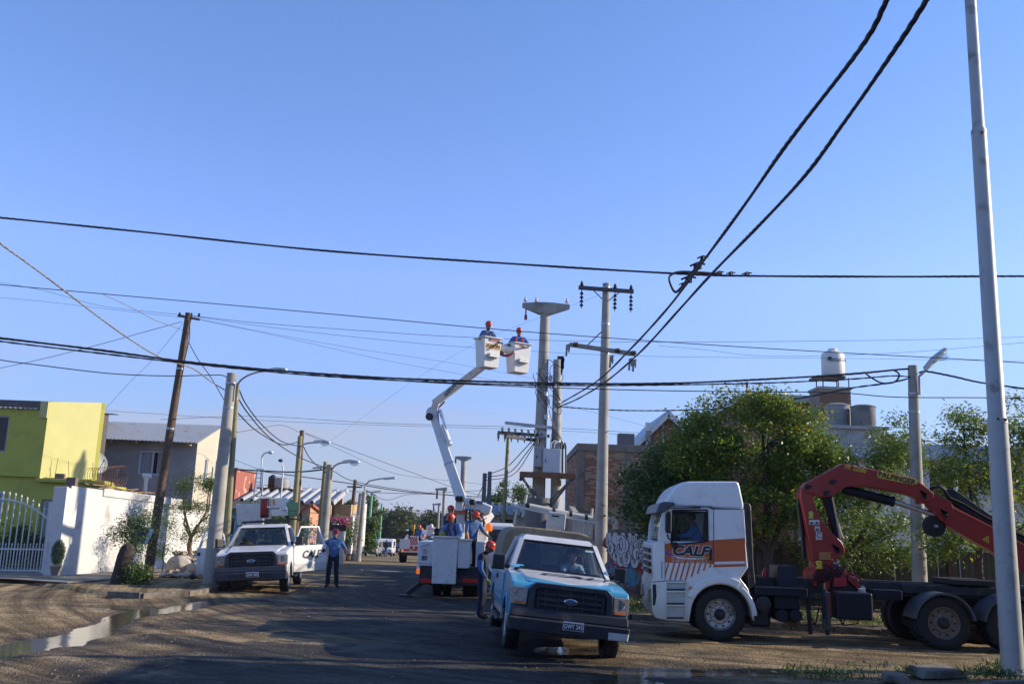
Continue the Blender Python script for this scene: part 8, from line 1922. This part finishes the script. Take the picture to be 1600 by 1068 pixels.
# far crane truck from behind
D1 = 64.0; c = at(651, 870, D1); t = empty('service_truck', (c.x, D1, hz(c.x, D1)), label='distant white service truck with a red and white chevron board, beyond the bucket truck', cat='truck'); SO = t.location.copy()
S_ = lambda px, py, dd=0.: at(px, py, D1 + dd) - SO
def sspan(name, x0, y0, x1, y1, dd, th, mat, bev=.02, parent=t):
    a = S_(x0, y1, dd); b = S_(x1, y0, dd); mb = MB(); mb.span((a.x, dd, a.z), (b.x, dd + th, b.z)); return mb.build(name, mat, parent, bevel=bev)
sspan('service_body', 624, 842, 651, 857, .2, 3.4, WHITE); sspan('service_body', 640, 842, 684, 857, 1.0, 3.0, WHITE)
sspan('rear_beam', 626, 856, 682, 862, 0, .3, WHITE); sspan('chassis', 628, 861, 680, 867, .1, 5.5, BLACKM)
ch = sspan('chevron_board', 639.5, 837, 654, 857, -.15, .08, WHITE)
for k in range(5):
    x = 640.2 + 3.2 * k; mb = MB(); q = [S_(max(640.2, min(653.4, a_)), b_, -.16) for a_, b_ in ((x - 3.4, 838.5), (x - 1.6, 838.5), (x + 3.6, 851), (x + 1.8, 851))]; q = [(v.x, -.156, v.z) for v in q]; mb.quad(*q); mb.build('red_chevron', REDL, ch, smooth=False)
for x0, x1 in ((640, 645), (648, 653)): sspan('tail_lamp', x0, 853, x1, 857, -.17, .02, REDL, 0)
for x0, x1 in ((630, 640), (644, 652), (656, 668)): sspan('red_stripe', x0, 857.5, x1, 859.5, -.012, .01, REDL, 0)
for x, y in ((629, 860), (660, 826), (663, 837)): mb = MB(); mb.ball(S_(x, y, -.05), .07, 8, 6); mb.build('amber_lamp', AMBER, t)
for x in (627, 632, 672, 677): a = S_(x, 866, .8); wheel(t, (a.x, 1.0, .45), .45, .25, (-1 if x < 650 else 1, 0, 0), truck=True)
for x in (628, 676): a = S_(x, 866, 4.5); wheel(t, (a.x, 4.8, .45), .45, .25, (-1 if x < 650 else 1, 0, 0), truck=True)
sspan('lift_arm', 642, 819, 648, 842, .8, .4, M('yellow machinery paint', (.5, .30, .03), .5)); sspan('machinery', 638, 826, 658, 842, .9, .5, BLACKM); sspan('gear_rack', 632, 829, 646, 834, .6, .5, BLACKM)
mb = MB(); mb.bar(S_(628, 842, .3), S_(636, 830, .3), .15, .15); mb.bar(S_(655, 826, .5), S_(662, 838, .4), .12, .12); mb.build('folded_boom', BLACKM, t)
sspan('cab', 632, 828, 676, 856, 4.4, 2.0, WHITE, .08)
b_ = sspan('lift_head', 667, 826, 678, 838, .4, .6, WHITE2, .05); sspan('lift_head_dark', 668, 840, 679, 848, .3, .5, BLACKM, .02)
for x, y in ((669, 824), (674, 822), (678, 827)): mb = MB(); mb.ball(S_(x, y, .5), (.14, .14, .18), 10, 7); mb.build('coil', WHITE2, b_)
# ---------------------------------------------------------------- the crew
CROUCH = dict(kneeL=(.11, -.16, .66), ankL=(.12, .02, .42), toeL=(.14, -.14, .36), kneeR=(-.11, -.16, .66), ankR=(-.12, .02, .42), toeR=(-.14, -.14, .36))
p = gp(518, 918); 
person((p.x, p.y, hz(p.x, p.y)), R(6), 'man in blue shirt and dark red hard hat standing beside the white pickup door', dict(shoR=(-.20, 0, 1.42), elbR=(-.44, -.06, 1.27), wriR=(-.62, -.16, 1.30), shoL=(.20, 0, 1.42), elbL=(.34, -.02, 1.20), wriL=(.42, -.14, .98), kneeR=(-.12, -.06, .52), ankR=(-.14, 0, .1), toeR=(-.17, -.17, .04), ankL=(.14, .08, .10), toeL=(.20, -.09, .04)), 1.03, shirt=M('plain blue shirt', (.07, .15, .33), .9, var=.2, scale=9, bump=1.0, bscale=9), helmet=HELMR, gloves=None, sleeves=0, head_turn=R(-15))
p = gp(751, 966)
person((p.x, p.y, hz(p.x, p.y)), R(80), 'worker in dark vest bending his head beside the blue pickup, gloved hand low', dict(neck=(0, -.05, 1.46), nape=(0, -.09, 1.53), head=(0, -.14, 1.60), chest=(0, -.03, 1.30), elbR=(-.26, .0, 1.13), wriR=(-.26, -.14, .92), elbL=(.26, -.06, 1.14), wriL=(.24, -.22, .97)), 1.02, vest=NAVY2, gloves=GLOVE, head_nod=R(28))
a = at(711, 842, 28.75)
person((a.x, 28.75, a.z - 1.05), R(-25), 'worker with dark braces leaning over the low work basket', dict(chest=(-.03, -.08, 1.27), neck=(-.04, -.13, 1.42), nape=(-.04, -.17, 1.48), head=(-.04, -.21, 1.56), shoR=(-.22, -.08, 1.36), shoL=(.17, -.10, 1.38), elbR=(-.42, -.22, 1.14), wriR=(-.62, -.34, 1.06), elbL=(.27, -.16, 1.12), wriL=(.16, -.36, 1.05)), 1.05, shirt=BLUED, braces=M('dark red brown webbing', (.09, .02, .02), .8), head_turn=R(-20), head_nod=R(25), legs=True)
a = at(735, 893, 29.3)
person((a.x, 29.3, a.z), R(28), 'worker standing on the bucket truck deck with his gloved arm hanging down', dict(chest=(0, -.05, 1.30), neck=(0, -.09, 1.45), nape=(0, -.12, 1.52), head=(.0, -.16, 1.60), elbR=(-.24, -.10, 1.12), wriR=(-.20, -.22, .88), elbL=(.28, -.18, 1.16), wriL=(.36, -.42, 1.02), shoL=(.19, -.04, 1.40), shoR=(-.18, -.04, 1.40)), 1.04, gloves=GLOVE, head_turn=R(30), head_nod=R(22), sleeves=0)
a = at(699, 888, 31.0)
person((a.x, 31.2, at(702, 795, 31.2).z - 1.68), R(35), 'worker in dark shirt standing left of the turret behind the basket', dict(elbR=(-.24, -.10, 1.14), wriR=(-.12, -.28, 1.12), elbL=(.24, -.12, 1.14), wriL=(.18, -.34, 1.14)), 1.0, shirt=M('dark navy shirt', (.02, .035, .09), .85, var=.15), head_turn=R(20), sleeves=0)
a = at(763, 507, 29.9)
person((a.x, 29.9, a.z - 1.69), R(18), 'worker in the left raised bucket, gloved hand on its rim', dict(CROUCH, elbR=(-.30, -.08, 1.16), wriR=(-.10, -.26, 1.14), elbL=(.26, -.10, 1.16), wriL=(.36, -.30, 1.06)), 1.0, gloves=M('pale grey glove', (.30, .32, .28), .8), braces=M('dark webbing', (.05, .02, .03)), head_turn=R(18), head_nod=R(18), sleeves=0)
a = at(811, 517, 30.8)
person((a.x, 30.8, a.z - 1.69), R(12), 'worker in the right raised bucket wearing red shoulder straps', dict(CROUCH, elbR=(-.34, -.05, 1.18), wriR=(-.42, -.20, 1.08), elbL=(.36, -.06, 1.16), wriL=(.18, -.32, 1.12), shoL=(.20, 0, 1.42), shoR=(-.20, 0, 1.42)), 1.0, shirt=M('deep blue shirt', (.04, .10, .30), .85, var=.12, scale=14), gloves=M('pale grey glove', (.3, .32, .28)), braces=M('bright red webbing', (.55, .05, .04), .7), head_nod=R(14))
# drivers
def seat_pose(dz=0): return dict(pelvis=(0, .05, .42), belly=(0, .04, .58), chest=(0, .0, .78), neck=(0, -.02, .96), nape=(0, -.04, 1.03), head=(0, -.07, 1.12), hipL=(.09, .0, .40), kneeL=(.12, -.42, .46), ankL=(.12, -.52, .12), toeL=(.12, -.66, .06), hipR=(-.09, .0, .40), kneeR=(-.12, -.42, .46), ankR=(-.12, -.52, .12), toeR=(-.12, -.66, .06), shoL=(.18, -.01, .89), elbL=(.24, -.18, .68), wriL=(.15, -.40, .74), shoR=(-.18, -.01, .89), elbR=(-.24, -.18, .68), wriR=(-.15, -.40, .76))
m_ = bpk.matrix_basis @ Vector((.42, .05, 1.62)); 
mw_ = Matrix.Translation(bpk.location) @ bpk.rotation_euler.to_matrix().to_4x4()
q = mw_ @ Vector((.44, .12, .57)); person(q, bpk.rotation_euler.z, 'driver with dark hair at the wheel of the blue and white pickup', seat_pose(), .95, shirt=M('pale blue shirt', (.25, .38, .50), .85), helmet=None, head_turn=R(28))
mc = Matrix.Translation(CT0) @ Matrix.Rotation(YAW, 4, 'Z')
a = T(1083, 808, .65); q = mc @ Vector((a.x + .02, .65, a.z - 1.14)); person(q, YAW - PI / 2, 'driver in blue shirt and sunglasses inside the crane truck cab', dict(seat_pose(), belly=(0, .09, .58), chest=(0, .05, .80), elbR=(-.26, -.20, .72), wriR=(-.20, -.44, .70), elbL=(.28, -.16, .74), wriL=(.22, -.44, .70)), 1.02, shirt=BLUED, helmet=None, head_turn=0)
gl_ = [o for o in COL.objects if o.name.startswith('person')][-1]
mb = MB(); mb.box((0, -.165, 1.14), (.13, .02, .035)); 
for sx in (-1, 1): mb.box((sx * .075, -.11, 1.145), (.01, .11, .012))
mb.build('sunglasses', BLACKM, gl_)
a = at(655.5, 829, 64.2); person((a.x, 64.2, a.z - 1.40), R(-20), 'tiny worker in blue sitting on the distant service truck', dict(elbL=(.28, -.2, 1.2), wriL=(.34, -.4, 1.08)), 1.0)
for px_, d, rz_, lb in ((594.5, 104, R(60), 'person in dark clothes at the side of the silver van'), (603, 101, R(-40), 'person in dark jacket and light jeans walking right of the silver van')):
    b = at(px_, 862, d); person((b.x, d, hz(b.x, d)), rz_, lb, None, 1.02, shirt=NAVY2, pants=NAVY if px_ < 600 else M('washed jeans', (.08, .12, .22), .85), helmet=None)

# ---------------------------------------------------------------- overhead wires
def spline(pts, n=12):
    P_ = [Vector(p) for p in pts]; P_ = [P_[0] * 2 - P_[1]] + P_ + [P_[-1] * 2 - P_[-2]]; out = []
    for i in range(1, len(P_) - 2):
        a, b, c, d = P_[i - 1], P_[i], P_[i + 1], P_[i + 2]
        for k in range(n):
            t = k / n; out.append(.5 * ((2 * b) + (c - a) * t + (2 * a - 5 * b + 4 * c - d) * t * t + (3 * b - a - 3 * c + d) * t ** 3))
    out.append(P_[-2]); return out
def wire_pts(pts, d0, d1, n=12):
    """pts are (px,py) sightings; distance runs evenly from d0 to d1 in the manner of a straight span"""
    L_ = [0]
    for a, b in zip(pts, pts[1:]): L_.append(L_[-1] + math.hypot(a[0] - b[0], a[1] - b[1]))
    P_ = []
    for (x, y), l in zip(pts, L_): f = l / L_[-1]; P_.append(at(x, y, 1 / ((1 - f) / d0 + f / d1)))
    return spline(P_, n)
WIREN = {}
def wire(pts, d0, d1, r, label, group=None, name='overhead_cable', strands=1, mat=CABLE, pitch=.55, lumps=(), cat='cable'):
    c = wire_pts(pts, d0, d1); o0 = c[0].copy(); t = None
    if strands == 1:
        mb = MB(); mb.tube([p - o0 for p in c], r, 6); t = mb.build(name, mat, loc=o0, ang=80); tag(t, label, cat, group)
    else:
        t = empty(name, o0, label=label, cat=cat, group=group)
        dense = []; acc = 0; prev = c[0]
        tot = sum((b - a).length for a, b in zip(c, c[1:])); step = pitch / 7; k = 0; pos = 0
        fine = []
        for a, b in zip(c, c[1:]):
            m_ = max(1, int((b - a).length / step)); fine += [a + (b - a) * i / m_ for i in range(m_)]
        fine.append(c[-1])
        for s_ in range(strands):
            pp = []; l = 0; pv = fine[0]
            for i, q in enumerate(fine):
                l += (q - pv).length; pv = q; d = (fine[min(i + 1, len(fine) - 1)] - fine[max(i - 1, 0)]).normalized(); u = Vector((0, 0, 1)) - d * d.z; u.normalize(); v = d.cross(u); an = 2 * PI * l / pitch + 2 * PI * s_ / strands
                pp.append(q - o0 + (u * math.cos(an) + v * math.sin(an)) * r * (.42 + .14 * math.sin(l * 2.3)))
            mb = MB(); mb.tube(pp, r * .80, 5); mb.build('strand', mat, t, ang=80)
    for (x, y, d, s_) in lumps:
        mb = MB(); q = at(x, y, d) - o0; mb.box(q, (s_, s_ * .6, s_ * .7), random.random()); mb.tube([q + Vector((-s_, 0, 0)), q + Vector((0, 0, s_ * .5)), q + Vector((s_, 0, .3 * s_))], s_ * .16, 5); o = mb.build('clamp', BLACK, None, bevel=.01); o.parent = t
        if not t.data is None or True: o.location = (0, 0, 0)
    return t
wire([(-60, 334), (200, 360), (500, 391), (800, 412), (1062, 427.5), (1180, 431), (1400, 432), (1530, 431.5), (1680, 431)], 21, 18.5, .021, 'thick twisted cable crossing the whole sky, highest of the horizontal ones', strands=3, lumps=[(1124, 427, 19.4, .10), (1142, 428, 19.4, .10), (1167, 429, 19.3, .11)])
wire([(1414, -50), (1386, 0), (1345, 75), (1230, 225), (1160, 325), (1075, 440), (1040, 485), (985, 545), (930, 597), (868, 634)], 7.5, 37.9, .022, 'left one of the two thick twisted cables running up to the top right', strands=3, pitch=.5, lumps=[(1098, 404, 18.6, .12), (1090, 416, 19, .16), (1076, 437, 19.2, .16), (1068, 445, 19.4, .10)])
wire([(1478, -50), (1448, 0), (1400, 75), (1320, 190), (1240, 295), (1110, 430), (1060, 485), (1000, 550), (945, 597), (900, 624), (870, 636)], 7.5, 37.9, .022, 'right one of the two thick twisted cables running up to the top right', strands=3, pitch=.5)
wire([(1128, 428), (1085, 425), (1060, 425), (1047, 431), (1047, 442), (1055, 456), (1066, 447), (1082, 425), (1098, 404)], 19.4, 18.8, .026, 'black jumper loop joining the crossing twisted cables')
wire([(-60, 520), (0, 528), (150, 546), (300, 566), (450, 580), (600, 590), (760, 596), (900, 599), (1050, 598.5), (1200, 592), (1330, 584), (1405, 577), (1425, 576)], 22, 25.2, .026, 'thick black bundled cable crossing low behind the buckets, upper strand', strands=3, pitch=.8)
wire([(-60, 524), (0, 533), (150, 551), (280, 566), (450, 583), (600, 593), (760, 599.5), (900, 602), (1050, 601), (1200, 598), (1330, 592), (1395, 587), (1424, 589)], 22.3, 25.15, .020, 'thick black bundled cable crossing low behind the buckets, lower strand', strands=2, pitch=.8)
wire([(280, 566), (340, 571), (500, 584), (650, 596), (800, 603), (950, 608), (1100, 611), (1300, 613), (1400, 620), (1540, 621), (1680, 623)], 22.4, 23, .012, 'thin cable just under the thick bundled cable')
wire([(1395, 577), (1404, 583), (1404, 590), (1396, 597), (1378, 598), (1362, 590), (1350, 581)], 25.1, 25, .024, 'loop of black cable hanging at the right hand street lamp')
wire([(1436, 582), (1448, 580), (1490, 588), (1530, 597), (1600, 607), (1680, 620)], 25.1, 22, .022, 'twisted cable leaving the right hand street lamp to the right', strands=3, pitch=.6)
wire([(876, 635), (900, 637), (980, 641), (1080, 640), (1180, 633), (1260, 620), (1330, 606), (1390, 598), (1424, 590)], 37.9, 25.2, .022, 'drooping black cable from the transformer station to the right hand lamp', strands=2, pitch=.8)
wire([(-60, 438), (0, 444.5), (150, 458), (400, 480), (600, 498), (750, 512), (900, 524), (1100, 538), (1300, 550), (1540, 563), (1680, 572)], 24, 24, .011, 'thin dark cable sloping across the middle of the sky')
wire([(-60, 550), (0, 562), (60, 570), (170, 583), (260, 587), (320, 586), (347, 586), (358, 592)], 27, 29.8, .015, 'black cable from the left edge to the stout concrete pole')
wire([(-40, 345), (0, 380), (40, 409), (90, 446), (150, 492), (200, 528), (250, 558), (300, 575), (330, 596), (356, 612)], 16, 30, .017, 'pale mottled twisted cable coming down from the left edge', strands=2, pitch=.4, mat=M('pale mottled sheath', (.20, .17, .12), .8, var=.6, scale=14))
wire([(160, 459), (205, 480), (245, 501), (285, 515)], 26, 31, .012, 'short pale cable tied to the leaning brown pole', mat=_mats['pale mottled sheath'])
wire([(-60, 590), (0, 575), (60, 562), (140, 542), (220, 520), (285, 502)], 34, 31.3, .010, 'thin black cable rising from the left edge to the leaning brown pole top')
wire([(295, 535), (310, 562), (330, 590), (352, 628)], 31, 30.2, .014, 'black drop cable from the leaning brown pole to the stout pole')
for k, pts in enumerate([[(372, 605), (385, 632), (410, 664), (440, 689), (468, 697)], [(372, 622), (388, 646), (420, 682), (462, 711), (500, 727), (508, 730)], [(367, 640), (400, 672), (440, 694), (466, 690)], [(474, 697), (484, 715), (500, 731), (512, 738)]]):
    wire(pts, [30.3, 30.3, 30.3, 46][k], [46, 48, 46, 48][k], .022, ['upper slack cable between the stout pole and the greenish lamp pole', 'slack cable sagging from the stout pole to the oleander pole', 'slackest cable curving up to the greenish lamp pole', 'short slack cable from the tarred pole to the oleander pole'][k])
fan = [([(300, 493), (400, 504), (560, 516), (740, 527), (1000, 534), (1400, 531), (1680, 524)], 31, 40, .008), ([(300, 494), (430, 512), (600, 531), (760, 544), (1000, 556), (1350, 560), (1680, 566)], 31, 40, .006),
       ([(300, 496), (420, 520), (560, 545), (700, 566), (860, 596)], 31, 44, .006), ([(300, 497), (430, 524), (600, 562), (740, 588), (852, 610)], 31, 38, .005),
       ([(-60, 432), (60, 452), (160, 478), (288, 492)], 33, 31, .006), ([(-60, 460), (60, 470), (180, 484), (288, 496)], 33, 31, .005),
       ([(477, 676), (560, 707), (650, 740), (722, 766), (762, 775)], 46.5, 52, .012), ([(477, 677), (540, 706), (620, 740), (720, 752), (760, 757)], 46.5, 60, .010),
       ([(250, 655), (400, 650), (600, 661), (860, 668), (1000, 676)], 60, 60, .012), ([(150, 640), (400, 656), (600, 664), (860, 672), (1000, 680)], 60, 60, .010),
       ([(520, 735), (556, 752), (640, 766), (760, 780)], 48, 90, .02), ([(368, 733), (410, 735), (460, 737), (508, 733)], 60, 48, .04), ([(410, 736), (470, 744), (556, 756), (640, 768), (760, 776), (830, 774)], 60, 70, .03),
       ([(352, 757), (420, 758), (500, 764), (640, 770), (830, 762)], 66, 80, .02), ([(365, 676), (400, 670), (440, 664), (470, 676)], 40, 46, .010), ([(300, 700), (350, 712), (405, 733)], 60, 60, .012),
       ([(555, 752), (600, 780), (640, 772), (700, 772)], 66, 90, .02), ([(1030, 540), (1100, 546), (1200, 556), (1400, 551), (1680, 528)], 50, 40, .008), ([(880, 632), (990, 660), (1010, 668)], 40, 48, .006), ([(1500, 690), (1600, 660), (1680, 640)], 30, 26, .005),
       ([(950, 455), (700, 560), (500, 700)], 33, 60, .0045), ([(152, 652), (200, 600), (240, 560), (286, 505)], 40, 31, .006), ([(758, 742), (790, 730), (815, 706), (842, 676)], 52, 38, .022), ([(758, 745), (795, 738), (822, 708), (848, 672)], 52, 38, .022), ([(758, 750), (800, 742), (828, 706), (838, 684)], 52, 38, .018), ([(746, 776), (752, 764), (757, 752)], 52, 52, .02)]
FL = '''top wire of the fan running right from the leaning brown pole
second wire of the fan, crossing behind both raised buckets
middle fan wire landing on the trident pole
lowest fan wire reaching the trident pole under the buckets
upper thin wire entering from the left edge to the leaning pole
lower thin wire entering from the left edge to the leaning pole
thin wire from the tarred pole down to the twin grey columns
thin wire from the tarred pole passing over the far boom truck
upper of two faint level wires behind the white boom
lower of two faint level wires behind the white boom
wire running low from the oleander pole to the twin columns
cable from the lattice lamp to the oleander pole
cable from the lattice lamp down the street to the station
lowest level cable behind the water tanks
short wire rising to the greenish lamp pole from the left
short wire climbing to the lattice lamp post
wire sagging from the brown pole past the oleander
faint wire right of the tallest pole under the sky cable
short wire from the station down to the gabled house
faint wire at the right edge by the steel post
faint diagonal wire from the tallest pole down to the far left
faint diagonal wire over the grey house to the leaning pole
upper cable from the twin columns to the fuse crossarm
middle cable from the twin columns to the fuse crossarm
lower cable from the twin columns to the fuse crossarm
short drop cable at the foot of the twin columns'''.split(chr(10))
for (pts, d0, d1, r), lb in zip(fan, FL): wire(pts, d0, d1, r, lb, 'thin wires between the poles', name='thin_wire')
# ---------------------------------------------------------------- near side of the crossing: unseen houses added to cast shade and cut skylight
def plain_house(name, label, x0, y0, x1, y1, h, mat, wins):
    off = Vector((x0, y0, 0)); t = empty(name, off, label=label, cat='house'); w = x1 - x0; d = y1 - y0
    mb = MB(); P1 = wall_mb(mb, (w, d), (0, d), 0, h, .25, wins); mb.build('wall', mat, t)
    for s0, s1, z0, z1 in wins: window(t, P1, s0, s1, z0, z1, _mats['white window frame'], None, 1)
    mb = MB(); wall_mb(mb, (0, d - .26), (0, 0), 0, h, .25); wall_mb(mb, (0.26, 0), (w, 0), 0, h, .25); wall_mb(mb, (w, .26), (w, d - .26), 0, h, .25); mb.build('side_walls', mat, t)
    mb = MB(); mb.span((-.3, -.3, h + .003), (w + .3, d + .3, h + .3)); mb.build('roof_slab', CONC, t, bevel=.02)
plain_house('unseen_corner_house', 'unseen tall cream house on the near right corner, sized for the shade it casts', 13.5, -14, 30, 16.6, 7.6, CRP, [(2, 3.4, 1, 2.4), (6, 7.4, 1, 2.4), (11, 12.4, 1, 2.4), (2, 3.4, 4.5, 6), (6, 7.4, 4.5, 6)])
plain_house('unseen_rear_house', 'unseen low grey house behind the photographer, added to cut skylight', -9, -20, 9, -12, 3.4, GRP, [(3, 4.4, 1, 2.4), (8, 9.4, 1, 2.4), (13, 14.4, 1, 2.4)])
plain_house('unseen_rear_left_house', 'unseen brown house on the near left corner, added to cut skylight', -40, -16, -22, 4, 4.0, M('dull brown wall', (.2, .13, .1)), [(3, 4.4, 1, 2.4), (12, 13.4, 1, 2.4)])
# ---------------------------------------------------------------- air
hm = bpy.data.materials.new('thin air'); hm.use_nodes = True; hn = hm.node_tree; hn.nodes.clear()
ho = hn.nodes.new('ShaderNodeOutputMaterial'); pv = hn.nodes.new('ShaderNodeVolumePrincipled'); pv.inputs['Color'].default_value = (.82, .88, 1, 1); pv.inputs['Density'].default_value = .00022; pv.inputs['Anisotropy'].default_value = .2
hn.links.new(pv.outputs[0], ho.inputs['Volume'])
mb = MB(); mb.span((-7000, -900, -8), (7000, 9900, 150)); o = mb.build('haze', hm, smooth=False); o['kind'] = 'stuff'; o['label'] = 'thin morning haze over the whole plain'
